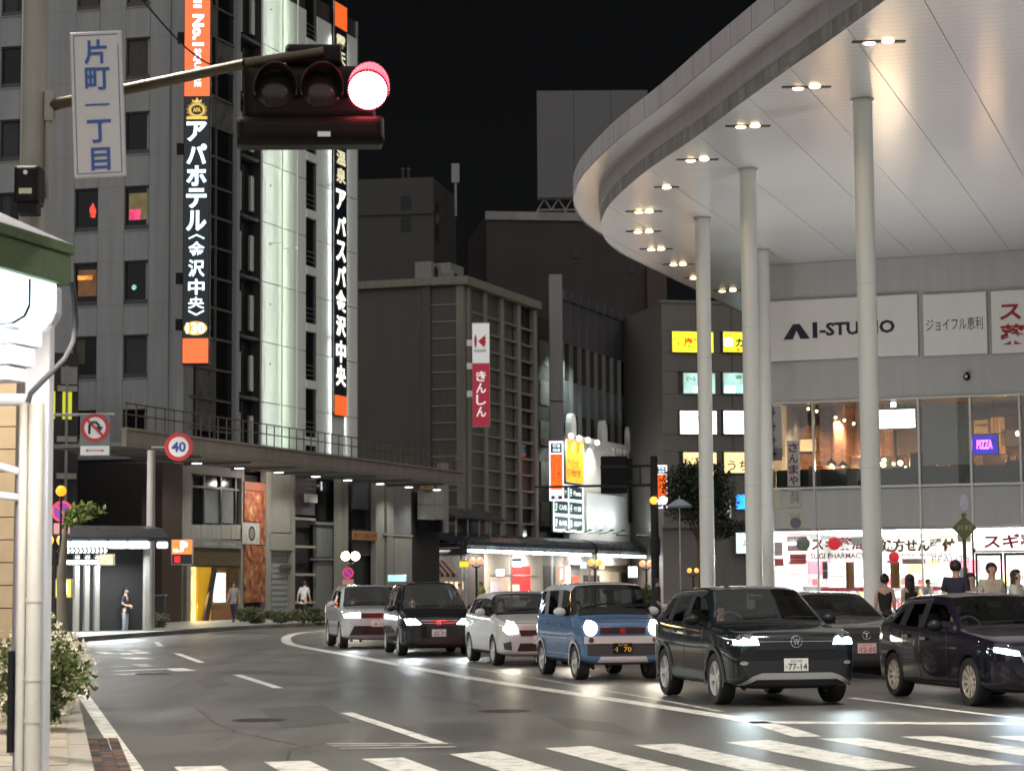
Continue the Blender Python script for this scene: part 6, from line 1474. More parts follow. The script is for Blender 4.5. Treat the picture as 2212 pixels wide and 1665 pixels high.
def no_park(px, py, Y, r_px, label, plate):
    p = P(px, py, Y); r = r_px/FPX*Y; t = thing('no_parking_sign', label, 'road sign', (p.x, p.y, .15), 0, 'round no parking signs'); h = p.z-.15
    mb = MB(); mb.cyl((0,.05,0),(0,.05,h+r),.03,n=8); mb.build('post', M_ARCP, t)
    disc(t, r, glow('np_red', (.85,.05,.12), .55), -.01, 0, h, 'ring'); disc(t, r*.76, glow('np_blue', (.25,.03,.32), .5), -.02, 0, h, 'field')
    mb = MB(); mb.xzprism([(-r*.6,h+r*.45),(-r*.45,h+r*.6),(r*.6,h-r*.45),(r*.45,h-r*.6)], -.03, -.026); mb.build('slash', glow('np_red', (.85,.05,.12), .55), t)
    mb = MB(); mb.box(-r*plate, r*plate, -.01, .01, h-r*2.1, h-r*1.1); mb.build('plate', mat('plate_pink', (.6,.28,.28), .5), t)
no_park(752, 1237, 84, 12, 'pink no parking sign under the bright twin globes', 1.0)
no_park(134, 1104, 52, 23, 'half hidden no parking sign above the young tree leaves', .75)
p = P(132, 1060, 50); t = thing('warning_globe', 'single orange globe lamp beside the white downpipe', 'lamp', (p.x, p.y, .15)); mb = MB(); mb.ball((0,0,p.z-.15), .125, 14); mb.build('globe', glow('globe_amber2', (1,.33,.01), 1.3), t, smooth=True); mb = MB(); mb.cyl((0,0,0),(0,0,p.z-.26),.03,n=8); mb.build('post', M_DARK, t)
# diamond road sign on the canopy pavement
p = P(2083, 1140, 47); t = thing('diamond_sign', 'dark green diamond shaped street sign on a slim post', 'road sign', (p.x, p.y, .15)); h = p.z-.15
mb = MB(); mb.cyl((0,.03,0),(0,.03,h),.04,n=8); mb.build('post', mat('post_green', (.05,.07,.03), .5), t)
mb = MB(); mb.xzprism([(-.27,h),(0,h+.25),(.27,h),(0,h-.27)], -.02, .02); mb.build('plate', mat('plate_olive', (.12,.13,.04), .5, var=.2), t)
mb = MB(); mb.ball((0,0,h+.28), .06, 8); mb.build('finial', mat('plate_olive', (.12,.13,.04), .5), t)
letters('lettering', '片町', -.16, .16, -.05+h, .07+h, -.024, mat('letters_pale', (.4,.36,.3), .5), t, .01)
mb = MB(); mb.lathe([(.001,-.02),(.1,-.02),(.1,0),(.001,0)],16,'y',(0,0,h+.55))
for i, v in enumerate(mb.v): mb.v[i] = (v[0], v[1], h+.55+(v[2]-h-.55)*1.7)
mb.build('oval_badge', mat('badge', (.45,.42,.50), .5, var=.3, scale=20), t); mb = MB(); mb.cyl((0,0,h+.25),(0,0,h+.45),.015,n=6); mb.build('badge_stem', M_ALU, t)
# ================================================================== near left: arcade end, posts, signal
Yq = 17.0
eF = Vector(XZ(P(156, 530, Yq))); eN = Vector((-3.76, 15.98)); dirn = (eN - eF).normalized()
FN = Frame(eF + dirn*26, eF); LN = FN.L
zn = lambda y: P(156, y, Yq).z
M_GRN = mat('copper_green', (.10,.16,.075), .7, var=.3, scale=14, bump=.4)
M_NW = mat('near_white', (.62,.62,.66), .4, var=.06)
t = thing('near_arcade', 'end of the near arcade roof with mossy green fascia and bright light trough', 'arcade', FN.loc, FN.rz)
zt, zb2 = zn(529), zn(618)
mb = MB(); mb.box(0, LN, 0, .25, zb2, zt-.09); mb.build('green_fascia', M_GRN, t, bevel=.012)
mb = MB(); mb.box(0, LN+.01, -.025, .25, zt-.085, zt); mb.build('green_coping', M_GRN, t, bevel=.012)
mb = MB(); mb.add([(0,-.0,zt+.004),(LN,-.0,zt+.004),(LN,1.1,zt+.50),(0,1.1,zt+.50)], [(0,1,2,3)]); mb.build('roof_sheet', mat('roof_grey', (.38,.37,.42), .5, var=.1), t)
mb = MB(); mb.box(0, LN-.8, .9, 1.2, zt+.35, zt+.55); mb.build('upper_ridge', M_GRN, t, bevel=.02)
# light trough with rounded end
pr = [(.04,zb2-.01),(.04,zb2-.22),(.08,zb2-.30),(.18,zb2-.35),(.45,zb2-.36),(.45,zb2-.01)]
mb = MB(); mb.yzprism(pr, .3, LN-.18); mb.build('light_trough', glow('trough_light', (.80,.93,1), 2.4, .25, 2.0), t)
mb = MB(); mb.yzprism([(y, zb2-.005+(z-zb2)*1.04) for y, z in pr], LN-.178, LN-.06); mb.build('trough_end', M_NW, t, bevel=.03)
mb = MB(); mb.yzprism([(y-.012, z-.012) for y, z in pr], LN-.62, LN-.60); mb.build('trough_band', M_BLACK, t)
lamp('AREA', t, (LN-2.2, -.1, zb2-.2), (.86,.95,1), 150, (3.5,.3), aim=(0,-.8,-1))
lamp('AREA', t, (LN-1.0, .5, zb2-.45), (1,.93,.82), 90, (2,.6), aim=(.25,.2,-1))
for k, (z0, z1, o) in enumerate(((zb2-.50,zb2-.37,.06), (zb2-.66,zb2-.51,.10), (zb2-.78,zb2-.67,.14))):
    mb = MB(); mb.box(LN-.62+o*.5, LN-.10-o, .1+o, .5, z0, z1); mb.build('bracket_layer', M_NW, t, bevel=.02)
mb = MB(); mb.box(0, LN-.2, .5, 2.6, zb2-.42, zb2-.38); mb.build('arcade_ceiling', mat('ceiling_plank', (.50,.38,.26), .6, var=.12), t)
# column with downpipes
cp = P(68, 1000, 17.3); t = thing('arcade_column', 'white arcade column with bundled downpipes and cross rails', 'column', (cp.x, cp.y, .15))
zc = lambda y: P(68, y, 17.3).z - .15; xc = lambda x: P(x, 1200, 17.3).x - cp.x
mb = MB(); mb.box(xc(43), xc(97), .08, .28, 0, zc(690)); mb.build('post', M_NW, t, bevel=.02)
M_PIPE = mat('pipe_cream', (.50,.46,.40), .4, var=.08)
mb = MB(); mb.cyl((xc(76),-.02,0),(xc(76),-.02,zc(872)),.062,n=16); mb.build('downpipe', M_PIPE, t, smooth=True)
mb = MB(); mb.cyl((xc(48),.0,0),(xc(48),.0,zc(872)),.038,n=14); mb.build('downpipe', M_PIPE, t, smooth=True)
mb = MB(); mb.cyl((xc(33),.1,0),(xc(33),.1,zc(1010)),.022,n=10); mb.build('conduit', mat('pipe_mauve', (.25,.2,.28), .5, var=.1), t, smooth=True)
mb = MB(); mb.tube([(xc(-60),0,zc(862)),(xc(60),0,zc(864)),(xc(74),-.01,zc(868)),(xc(77),-.02,zc(885))], .05, 12); mb.build('cross_pipe', M_NW, t, smooth=True)
for y0, y1 in ((1000, 1018), (1072, 1074)):
    mb = MB(); mb.cyl((xc(-60),.05,zc(y0-10)),(xc(36),.05,zc(y1)),.03,n=10); mb.build('side_rail', M_NW, t, smooth=True)
for y in (1300, 1470, 1560): mb = MB(); mb.cyl((xc(76),-.02,zc(y)),(xc(76),-.02,zc(y)+.03),.068,n=16); mb.build('pipe_ring', M_PIPE, t, smooth=True)
mb = MB(); mb.box(xc(20), xc(31), .0, .1, zc(1625), zc(1405)); mb.build('dark_strip', M_BLACK, t)
pts = [P(x, y, 16.9) - Vector((cp.x, cp.y, .15)) for x, y in ((156,610),(161,650),(164,700),(158,740),(140,775),(110,805),(85,830),(66,850),(60,870))]
mb = MB(); mb.tube(pts, .022, 8); mb.build('cable', M_DARK, t, smooth=True)
# warm shop wall behind the column
fw = Frame((-9.5, 24.6), (-5.28, 24.0)); t = thing('near_shop_wall', 'warm beige plank wall of the shop under the near arcade', 'wall', fw.loc, fw.rz)
sgn_y = 1 if not fw.flip else -1
Mw = mat('plank_beige', (.46,.35,.23), .55, var=.12, scale=5)
for k in range(16): 
    mb = MB(); mb.box(0, fw.L, 0, .1*sgn_y, .15+k*.25+.006, .15+(k+1)*.25-.006); mb.build('plank', Mw, t)
lamp('AREA', t, (fw.L*.6, -1.0*sgn_y, 3.9), (1,.85,.62), 22, (4,.4), aim=(0,.8*sgn_y,-1))
# signal pole, arm, signal head, name sign
Ys = 19.3
cp = P(71, 300, Ys); t = thing('traffic_signal', 'overhead traffic signal with red lamp lit on a long arm', 'traffic signal', (cp.x, cp.y, .15))
zs_ = lambda y, Y=Ys: P(71, y, Y).z - .15; xs = lambda x, Y=Ys: P(x, 300, Y).x - cp.x
M_POLE = mat('pole_grey', (.26,.25,.22), .55, var=.1)
mb = MB(); mb.lathe([(.13,0),(.115,3),(.105,8.6)], 18); mb.build('pole', M_POLE, t, smooth=True)
mb = MB(); mb.cyl((.14,-.02,zs_(430)),(.14,-.02,zs_(255)),.025,n=8); mb.build('conduit', M_POLE, t, smooth=True)
mb = MB(); mb.box(xs(97),xs(118),-.06,.06,zs_(264),zs_(200)); mb.build('arm_clamp', M_POLE, t, bevel=.01)
Yf = 17.9
arm_a = P(112, 228, Ys) - Vector((cp.x, cp.y, .15)); arm_b = P(530, 138, Yf) - Vector((cp.x, cp.y, .15)); arm_c = P(700, 112, Yf) - Vector((cp.x, cp.y, .15))
mb = MB(); mb.cyl(arm_a, arm_b, .055, .045, n=12); mb.cyl(arm_b, arm_c, .045, .04, n=12); mb.build('arm', mat('arm_brown', (.07,.055,.03), .45, metal=.3, var=.2), t, smooth=True)
# signal head in its own frame
hc = P(694, 196, Yf) - Vector((cp.x, cp.y, .15)); k_ = Yf/FPX
hd = bpy.data.objects.new('signal_head', None); COL.objects.link(hd); hd.parent = t; hd.location = hc; hd.rotation_euler = (0, R(-1.5), R(8))
M_SIG = mat('signal_body', (.010,.007,.006), .5, var=.2, spec=.12)
mb = MB(); mb.bbox(-168*k_, 120*k_, .0, .28, -70*k_, 60*k_, .06); mb.build('housing', M_SIG, hd, bevel=.03)
mb = MB(); mb.bbox(-75*k_, 48*k_, .02, .26, 60*k_, 108*k_, .03); mb.build('top_box', M_SIG, hd, bevel=.02)
mb = MB(); mb.bbox(-186*k_, 136*k_, -.10, .22, -122*k_, -58*k_, .06); mb.build('lower_board', M_SIG, hd, bevel=.03)
mb = MB(); mb.box(-12*k_, 16*k_, -.106, -.101, -108*k_, -97*k_); mb.build('maker_plate', M_ALU, hd)
M_LENSD = mat('lens_dark', (.03,.024,.024), .1, var=.2, spec=.3)
M_REDLED = glow('led_red', (1,.01,.06), 2.6); M_REDHOT = glow('led_core', (1,.13,.17), 24)
for i, x in enumerate((-101, 0, 102)):
    q = MB(); R_ = 43*k_
    q.lathe([(.001,-.035),(R_*.55,-.03),(R_*.9,-.012),(R_,.01)], 28, 'y', (x*k_,0,0))
    ln = q.build('lens', M_REDLED if i == 2 else M_LENSD, hd, smooth=True)
    if i == 2:
        n_ = 0; led = MB().lathe([(.001,-.012),(.008,-.008),(.010,0)], 8, 'y').mesh('led', M_REDHOT, True)
        for ring in range(8):
            for a in range(max(1, 6*ring)):
                rr = R_*.93*ring/7; th = 2*math.pi*a/max(1, 6*ring)
                link('led', led, ln, (x*k_+rr*math.cos(th), -.036+.03*(ring/7)**2, rr*math.sin(th)))
        lamp('POINT', hd, (x*k_, -.25, 0), (1,.0,.03), 4, .1)
    # half-round visor
    vz = MB(); n = 18; prv = []
    for j in range(n+1):
        a = R(-20 + 220*j/n); prv.append((x*k_ + R_*1.12*math.cos(a), R_*1.12*math.sin(a)))
    dep = [.10 + .18*max(0, math.sin(R(-20+220*j/n))) for j in range(n+1)]
    vs = [(p[0], .0, p[1]) for p in prv] + [(p[0], -d, p[1]) for p, d in zip(prv, dep)]
    vs += [(x*k_+(p[0]-x*k_)*.95, .0, p[1]*.95) for p in prv] + [(x*k_+(p[0]-x*k_)*.95, -d, p[1]*.95) for p, d in zip(prv, dep)]
    N1 = n+1
    vz.add(vs, [(j, j+1, N1+j+1, N1+j) for j in range(n)] + [(2*N1+j+1, 2*N1+j, 3*N1+j, 3*N1+j+1) for j in range(n)] + [(N1+j, N1+j+1, 3*N1+j+1, 3*N1+j) for j in range(n)])
    vz.build('visor', mat('visor_black', (.03,.012,.012), .35, var=.1), ln, smooth=True)
# hanging name sign
p = P(206, 68, 18.3); k2 = 18.3/FPX
t = thing('name_sign', 'white hanging sign with blue Japanese district name', 'sign', (p.x, p.y, p.z)); t.rotation_euler = (0, R(-2.4), 0)
w, h = 57*k2, 325*k2
mb = MB(); mb.bbox(-w, w, 0, .03, -h, 0, .01); mb.build('board', mat('board_white', (.55,.53,.52), .4, var=.06, scale=6, streak=.1), t)
M_NB = mat('name_blue', (.02,.075,.30), .45, var=.1)
for a in ((-w+.03,-w+.036,-h+.03,-.03),(w-.036,w-.03,-h+.03,-.12),(-w+.037,w-.037,-h+.03,-h+.036),(-w+.037,w-.037,-.036,-.03)):
    mb = MB(); mb.box(a[0],a[1],-.004,-.001,a[2],a[3]); mb.build('border_line', M_NB, t)
for ch, y0, y1, x0, x1 in (('片',87,142,-26,24),('町',149,200,-26,28),('一',230.5,234.5,-28,26),('丁',266,318,-25,28),('目',328,379,-18,24)):
    mb = MB(); put_text(mb, ch, x0*k2, x1*k2, -(y1-68)*k2, -(y0-68)*k2, -.005, .022); mb.build('lettering', M_NB, t)
for x in (-.06, .06): mb = MB(); mb.cyl((x,.03,.0-.55),(x,.06,-.55),.02,n=6); mb.build('clip', M_ALU, t)
# pedestrian signal seen from behind
p = P(57, 448, 18.9); k2 = 18.9/FPX
t = thing('walk_signal', 'black pedestrian signal box seen from behind on the pole', 'traffic signal', (p.x, p.y, p.z))
mb = MB(); mb.bbox(-27*k2, 28*k2, -.05, .22, 8*k2, 92*k2, .03); mb.build('housing', M_BLACK, t, bevel=.015)
mb = MB(); mb.box(-14*k2, 14*k2, -.056, -.051, 28*k2, 40*k2); mb.build('label_plate', mat('label_ivory', (.5,.5,.35), .5, var=.2), t); mb = MB(); mb.cyl((0,-.06,75*k2),(0,-.05,75*k2),.02,n=8); mb.build('screw', M_ALU, t)
mb = MB(); mb.box(-20*k2, 24*k2, -.03, .15, -14*k2, 7.6*k2); mb.build('mount', M_BLACK, t)
# overhead wires
for k, (a, b) in enumerate((((235,-5,60),(1300,330,140)), ((300,-8,58),(560,120,95)))):
    p0, p1 = P(*a), P(*b); pts = [p0.lerp(p1, i/14) - Vector((0,0,1.2*math.sin(math.pi*i/14))) for i in range(15)]
    if k == 1:
        mb = MB(); mb.tube(pts, .03, 5); tag(mb.build('overhead_wire', M_BLACK), 'thin black overhead wire crossing the orange hotel sign', 'wire')
# ================================================================== cars
from mathutils.bvhtree import BVHTree
M_TYRE = mat('tyre', (.012,.012,.012), .75, var=.2, scale=10)
M_RIM = mat('alloy', (.55,.55,.53), .3, metal=.25, var=.08, coat=.5)
M_RIMD = mat('alloy_dark', (.10,.10,.10), .3, metal=.8, var=.1)
M_TRIM = mat('car_trim', (.010,.010,.011), .35, var=.1, spec=.25)
M_CARB = mat('car_plastic', (.03,.03,.032), .55, var=.1)
M_SEAT = mat('seat_cloth', (.035,.033,.032), .8, var=.2)
M_CHR = mat('chrome', (.6,.6,.62), .15, metal=1, var=.03)
M_CGL = glassy('car_glass', (.86,.89,.88), .95, .015, 1.33)
M_CGLD = glassy('car_glass_dark', (.10,.11,.12), .95, .015, 1.4)
M_TAIL = glow('tail_lamp', (1,.02,.015), 5)
M_PLATE = mat('plate_white', (.62,.62,.60), .4, var=.03)
M_PINK = mat('plate_ink', (.02,.07,.04), .5, var=0)
def car_paint(name, col, metal=.0, rough=.5, sparkle=0.0):
    if name in MATS: return MATS[name]
    m, t, b = new_mat(name)
    b.inputs['Metallic'].default_value = metal; b.inputs['Roughness'].default_value = rough; b.inputs['Specular IOR Level'].default_value = .05; b.inputs['Coat Weight'].default_value = 1; b.inputs['Coat Roughness'].default_value = .04
    tc = t.nodes.new('ShaderNodeTexCoord'); nz = t.nodes.new('ShaderNodeTexNoise'); nz.inputs['Scale'].default_value = 2.5; nz.inputs['Detail'].default_value = 6
    t.links.new(tc.outputs['Object'], nz.inputs['Vector'])
    mx = t.nodes.new('ShaderNodeMix'); mx.data_type = 'RGBA'; mx.inputs[6].default_value = (*[c*.85 for c in col], 1); mx.inputs[7].default_value = (*[min(1, c*1.15) for c in col], 1)
    t.links.new(nz.outputs[0], mx.inputs[0])
    ge = t.nodes.new('ShaderNodeNewGeometry'); m2 = t.nodes.new('ShaderNodeMix'); m2.data_type = 'RGBA'; m2.inputs[7].default_value = (.03,.03,.03,1)   # lining on the inner side of the shell
    t.links.new(ge.outputs['Backfacing'], m2.inputs[0]); t.links.new(mx.outputs[2], m2.inputs[6]); t.links.new(m2.outputs[2], b.inputs['Base Color'])
    MATS[name] = m; return m
def split_by_mat(me):
    """one mesh per material slot"""
    out = {}
    vs = [v.co.copy() for v in me.vertices]
    for p in me.polygons: out.setdefault(p.material_index, []).append(tuple(p.vertices))
    res = {}
    for k, fs in out.items():
        idx = {}; v2 = []; f2 = []
        for f in fs:
            g = []
            for i in f:
                if i not in idx: idx[i] = len(v2); v2.append(vs[i])
                g.append(idx[i])
            f2.append(g)
        res[k] = (v2, f2)
    return res
def islands(vs, fs):
    """loose pieces of a mesh, each its own list"""
    par = list(range(len(vs)))
    def find(a):
        while par[a] != a: par[a] = par[par[a]]; a = par[a]
        return a
    for f in fs:
        for i in f[1:]: par[find(i)] = find(f[0])
    gr = {}
    for f in fs: gr.setdefault(find(f[0]), []).append(f)
    for g in gr.values():
        ids = sorted({i for f in g for i in f}); mp = {a: b for b, a in enumerate(ids)}
        yield [vs[i] for i in ids], [[mp[i] for i in f] for f in g]
def make_mesh(name, vs, fs, m, smooth=True, sharp=40):
    me = bpy.data.meshes.new(name); me.from_pydata(vs, [], fs); me.materials.append(m)
    if smooth:
        me.polygons.foreach_set('use_smooth', [True]*len(me.polygons))
        try: me.set_sharp_from_angle(angle=R(sharp))
        except Exception: pass
    me.update(); return me
def drop(bvh, outline, axis, off=.006, maxe=.07):
    """lay an outline on the car's skin: axis 'front' (x,z), 'rear', 'side-' / 'side+' (y,z), 'top' (x,y)"""
    bm = bmesh.new(); f = bm.faces.new([bm.verts.new((a, b, 0)) for a, b in outline])
    bmesh.ops.triangulate(bm, faces=bm.faces[:])
    for _ in range(5):
        es = [e for e in bm.edges if e.calc_length() > maxe]
        if not es: break
        bmesh.ops.subdivide_edges(bm, edges=es, cuts=1); bmesh.ops.triangulate(bm, faces=bm.faces[:])
    org = {'front': lambda a, b: (Vector((a,-9,b)), Vector((0,1,0))), 'rear': lambda a, b: (Vector((a,9,b)), Vector((0,-1,0))), 'side-': lambda a, b: (Vector((-9,a,b)), Vector((1,0,0))), 'side+': lambda a, b: (Vector((9,a,b)), Vector((-1,0,0))), 'top': lambda a, b: (Vector((a,b,9)), Vector((0,0,-1)))}[axis]
    vs = []
    for v in bm.verts:
        o, d = org(v.co.x, v.co.y); h = bvh.ray_cast(o, d)[0]
        if h is None: h = bvh.find_nearest(o + d*9)[0]; 
        vs.append(h - d*off)
    bm.verts.index_update(); fs = [[v.index for v in f.verts] for f in bm.faces]; bm.free()
    return vs, fs
def skin_part(bvh, name, outline, axis, m, par, off=.006, mirror=False):
    vs, fs = [], []
    o = link(name, make_mesh(name, *drop(bvh, outline, axis, off), m), par)
    if mirror:
        ax2 = {'side-': 'side+', 'side+': 'side-'}.get(axis, axis)
        ol = [(-a, b) for a, b in outline] if axis in ('front', 'rear', 'top') else outline
        link(name, make_mesh(name, *drop(bvh, ol, ax2, off), m), par)
    return o
_WH = {}
def wheel_parts(r, w, style, rimm):
    k = (r, w, style, rimm.name)
    if k in _WH: return _WH[k]
    rr = r*.68
    ty = MB(); ty.lathe([(rr,-w/2+.01),(rr*1.08,-w/2),(r*.93,-w/2),(r*.985,-w/2+.02),(r,-w/2+.05),(r,w/2-.05),(r*.985,w/2-.02),(r*.93,w/2),(rr*1.08,w/2),(rr,w/2-.01)], 40, 'x', cap=False)
    rm = MB(); rm.lathe([(rr,-w/2+.012),(rr*.96,-w/2+.005),(rr*.93,-w/2+.03),(rr*.93,w/2-.02)], 40, 'x', cap=False)
    n = {'five': 5, 'ten': 10, 'seven': 7}[style]
    for i in range(n):
        a = 2*math.pi*i/n
        for da in ((-.13, .13) if style == 'five' else (0,)):
            c, s = math.cos(a+da), math.sin(a+da); hw = .022 if style != 'five' else .018
            p = [(-w/2+.03, .05, -hw), (-w/2+.03, .05, hw), (-w/2+.018, rr*.95, hw*1.1), (-w/2+.018, rr*.95, -hw*1.1)]
            q = [(x+.03, y, z) for x, y, z in p]
            rm.add([(x, y*c - z*s, y*s + z*c) for x, y, z in p+q], [(0,1,2,3),(7,6,5,4),(0,3,7,4),(1,5,6,2),(2,6,7,3)])
    rm.lathe([(.001,-w/2+.012),(.06,-w/2+.015),(.07,-w/2+.05)], 16, 'x')
    bk = MB(); bk.lathe([(.001,-w/2+.07),(rr*.93,-w/2+.075)], 24, 'x')
    _WH[k] = (ty.mesh('tyre', M_TYRE, True), rm.mesh('rim', rimm, True), bk.mesh('brake_disc', M_CARB))
    return _WH[k]
def build_car(label, P_, place):
    """P_: dimensions and outline of one car, front towards -y, ground at z = 0"""
    L, W, H, wb, fo, rw = P_['L'], P_['W'], P_['H'], P_['wb'], P_['fo'], P_['rw']; hw = W/2
    zb = P_.get('zb', .2); hf = P_['hf']; cs, cz = P_['cowl']; rs = P_['roof_s']; re = P_['roof_e']; bf, br = P_['belt']; wr = P_.get('wr', .78); nw = P_.get('nose', .80)
    tail = P_.get('tail', .12); pil = P_['pillars']
    St = []
    def hood(s, wf, zt, zbo): St.append(dict(s=s, w=hw*wf, zb=zbo, belt=zt-.06, top=zt, cab=0))
    def cab(s, top, belt, wrf=wr, wf=1.0, zbo=zb): St.append(dict(s=s, w=hw*wf, zb=zbo, belt=belt, top=top, cab=1, wr=hw*wrf))
    hood(0, nw, hf-.10, zb+.10); hood(.04, nw+.07, hf-.03, zb+.03); hood(.16, .965, hf, zb); hood(.42, .995, hf+(cz-hf)*.35, zb)
    hood((.42+cs)/2, 1.0, hf+(cz-hf)*.72, zb); hood(cs-.05, 1.0, cz, zb); hood(cs, 1.0, cz+.012, zb)
    ic = len(St)-1
    cab(rs, H-.035, bf+(br-bf)*.2, wr); ir = len(St)-1
    cab(rs+.18, H-.012, bf+(br-bf)*.25)
    zones = []
    for a, b in pil:
        for s in (a, b): cab(s, H-.0 if s < re*.75 else H-.02, bf+(br-bf)*(s-cs)/(L-cs))
        zones.append((a, b))
    cab(re-.12, H-.045, br); cab(re, H-.09, br, wr*.98); ie = len(St)-1
    rb_s = P_.get('rglass', L-.18)
    St.append(dict(s=rb_s, w=hw*.985, zb=zb, belt=br, top=br+.05, cab=0))
    St.append(dict(s=L-.10, w=hw*.97, zb=zb+.02, belt=br-.10, top=br-.02, cab=0)); St.append(dict(s=L, w=hw*.86, zb=zb+.10, belt=br-.24, top=br-.14, cab=0))
    St.sort(key=lambda d: d['s'])
    ic = max(i for i, d in enumerate(St) if abs(d['s']-cs) < 1e-6); ir = min(i for i, d in enumerate(St) if abs(d['s']-rs) < 1e-6)
    ie = max(i for i, d in enumerate(St) if abs(d['s']-re) < 1e-6); ig = min(i for i, d in enumerate(St) if abs(d['s']-rb_s) < 1e-6)
    bm = bmesh.new(); rows = []
    for d in St:
        w, zb_, be, tp = d['w'], d['zb'], d['belt'], d['top']; y = d['s'] - L/2
        zm = zb_ + (be-zb_)*.52
        if d['cab']: pts = [(0,zb_),(w*.86,zb_),(w*.975,zb_+.09),(w,zm),(w*.985,be-.07),(w*.955,be),(d['wr']+.035,tp-.12),(d['wr']-.045,tp-.03),(d['wr']*.55,tp-.004),(0,tp)]
        else: pts = [(0,zb_),(w*.86,zb_),(w*.975,zb_+.09),(w,zm),(w*.99,be-.06),(w*.965,be),(w*.93,tp-.025),(w*.86,tp-.008),(w*.5,tp+.008),(0,tp+.014)]
        rows.append(([bm.verts.new((x, y, z)) for x, z in pts], [bm.verts.new((-x, y, z)) if 0 < i < 9 else None for i, (x, z) in enumerate(pts)]))
    cr = bm.edges.layers.float.new('crease_edge')
    gv = lambda k, i, s: rows[k][0][i] if (s > 0 or i in (0, 9)) else rows[k][1][i]
    def inzone(k): 
        m = (St[k]['s']+St[k+1]['s'])/2
        return any(a-.001 < m < b+.001 for a, b in zones)
    last_glass = P_.get('side_end', rb_s)
    for k in range(len(St)-1):
        for i in range(9):
            for s in (1, -1):
                vs = [gv(k,i,s), gv(k+1,i,s), gv(k+1,i+1,s), gv(k,i+1,s)]
                if s < 0: vs.reverse()
                f = bm.faces.new(vs); mi = 0
                if i == 5 and k >= ic and k+1 <= ig:
                    mi = 2
                    if k+1 > ie: mi = 0
                    elif inzone(k): mi = 3
                    elif St[k+1]['s'] > last_glass + .01: mi = 0
                    elif k+1 == ie: mi = 0 if P_.get('dpillar', 1) else 4
                    elif St[k]['s'] > P_.get('privacy', 9): mi = 4
                if i >= 7 and k == ic and k+1 == ir: mi = 1
                if i >= 7 and k == ie: mi = 4
                if i == 6 and k == ic: mi = 3 if P_.get('black_pillar') else 0
                if i >= 6 and ir <= k < ie and P_.get('roofcol'): mi = 5
                if i == 6 and k == ic and P_.get('roofcol'): mi = 3
                f.material_index = mi
    for k in (0, len(St)-1):
        for i in range(9):
            a = [gv(k,i,1), gv(k,i+1,1), gv(k,i+1,-1), gv(k,i,-1)]; u = []
            for v in a:
                if v not in u: u.append(v)
            if len(u) > 2:
                if k: u.reverse()
                bm.faces.new(u)
    bmesh.ops.recalc_face_normals(bm, faces=bm.faces)
    for k in range(len(St)-1):
        for i, c in ((5, .55), (7, .35), (2, .5), (6, .3)):
            for s in (1, -1):
                e = bm.edges.get((gv(k,i,s), gv(k+1,i,s)))
                if e: e[cr] = c*P_.get('crisp', 1)
    for k in (ic, ir, ie):
        for i in range(5, 9):
            for s in (1, -1):
                e = bm.edges.get((gv(k,i,s), gv(k,i+1,s)))
                if e: e[cr] = .55
    me = bpy.data.meshes.new('shell'); bm.to_mesh(me); bm.free()
    roofm = P_.get('roofcol') or P_['paint']
    mats_ = [P_['paint'], M_CGL, M_CGL, M_TRIM, M_CGLD, roofm, M_CARB]
    for m in mats_: me.materials.append(m)
    tmp = bpy.data.objects.new('shell', me)
    sb = tmp.modifiers.new('s', 'SUBSURF'); sb.levels = sb.render_levels = 2
    yf, yr = -L/2+fo, -L/2+fo+wb
    ev = evaluate([tmp], tmp)
    bvh = BVHTree.FromPolygons([v.co.copy() for v in ev.vertices], [tuple(p.vertices) for p in ev.polygons])
    cutm = MB(); ar = rw*1.13
    for y in (yf, yr):
        for s in (-1, 1): cutm.cyl((s*(hw-.30), y, rw), (s*(hw+.3), y, rw), ar, n=32)
    cm = cutm.mesh('cut', mats_); cm.polygons.foreach_set('material_index', [6]*len(cm.polygons))
    cut = bpy.data.objects.new('cut', cm)
    bo = tmp.modifiers.new('b', 'BOOLEAN'); bo.operation = 'DIFFERENCE'; bo.object = cut; bo.solver = 'EXACT'
    fin = evaluate([tmp, cut], tmp); parts = split_by_mat(fin)
    for o in (tmp, cut): bpy.data.objects.remove(o)
    # --- place: near front wheel contact, near rear wheel column
    A = place['at'] if 'at' in place else G(*place['front']); tw = W - .20
    if 'rz' in place: th = place['rz']
    else:
        lo, hi = R(-30), R(45); kx = (place['rear_x']-W0/2)
        for _ in range(40):
            th = (lo+hi)/2; B = Vector((A.x - math.sin(th)*wb, A.y + math.cos(th)*wb, 0))
            d = CR.transposed() @ (B - Vector((0,0,EYE))); px = W0/2 + FPX*d.x/-d.z
            if px > place['rear_x']: lo = th
            else: hi = th
    # local point (-tw/2 - .1, yf) -> A
    loc = Vector((A.x, A.y, 0)) - Matrix.Rotation(th, 3, 'Z') @ Vector((-tw/2-.08, yf, 0))
    car = thing('car', label, 'car', (loc.x, loc.y, .004), th, 'cars queuing at the lights')
    names = {0: 'body', 1: 'windscreen', 2: 'side_window', 3: 'pillar_trim', 4: 'rear_window', 5: 'roof', 6: 'wheel_well'}
    for k, (vs, fs) in parts.items():
        for v2, f2 in islands(vs, fs): link(names[k], make_mesh(names[k], v2, f2, mats_[k], True, 45), car)
    ty, rm, bk = wheel_parts(rw, .215, P_.get('rim', 'ten'), P_.get('rimm', M_RIM))
    for y in (yf, yr):
        for s in (-1, 1):
            x = s*(hw-.115); o = link('wheel', ty, car, (x, y, rw), rot=(0, 0, 0 if s < 0 else math.pi)); link('rim', rm, o); link('brake_disc', bk, o)
    # interior
    yc = cs - L/2
    mb = MB(); mb.box(-hw*.86, hw*.86, yc+.02, yc+.5, cz-.35, cz-.05); mb.build('dashboard', M_CARB, car, bevel=.06)
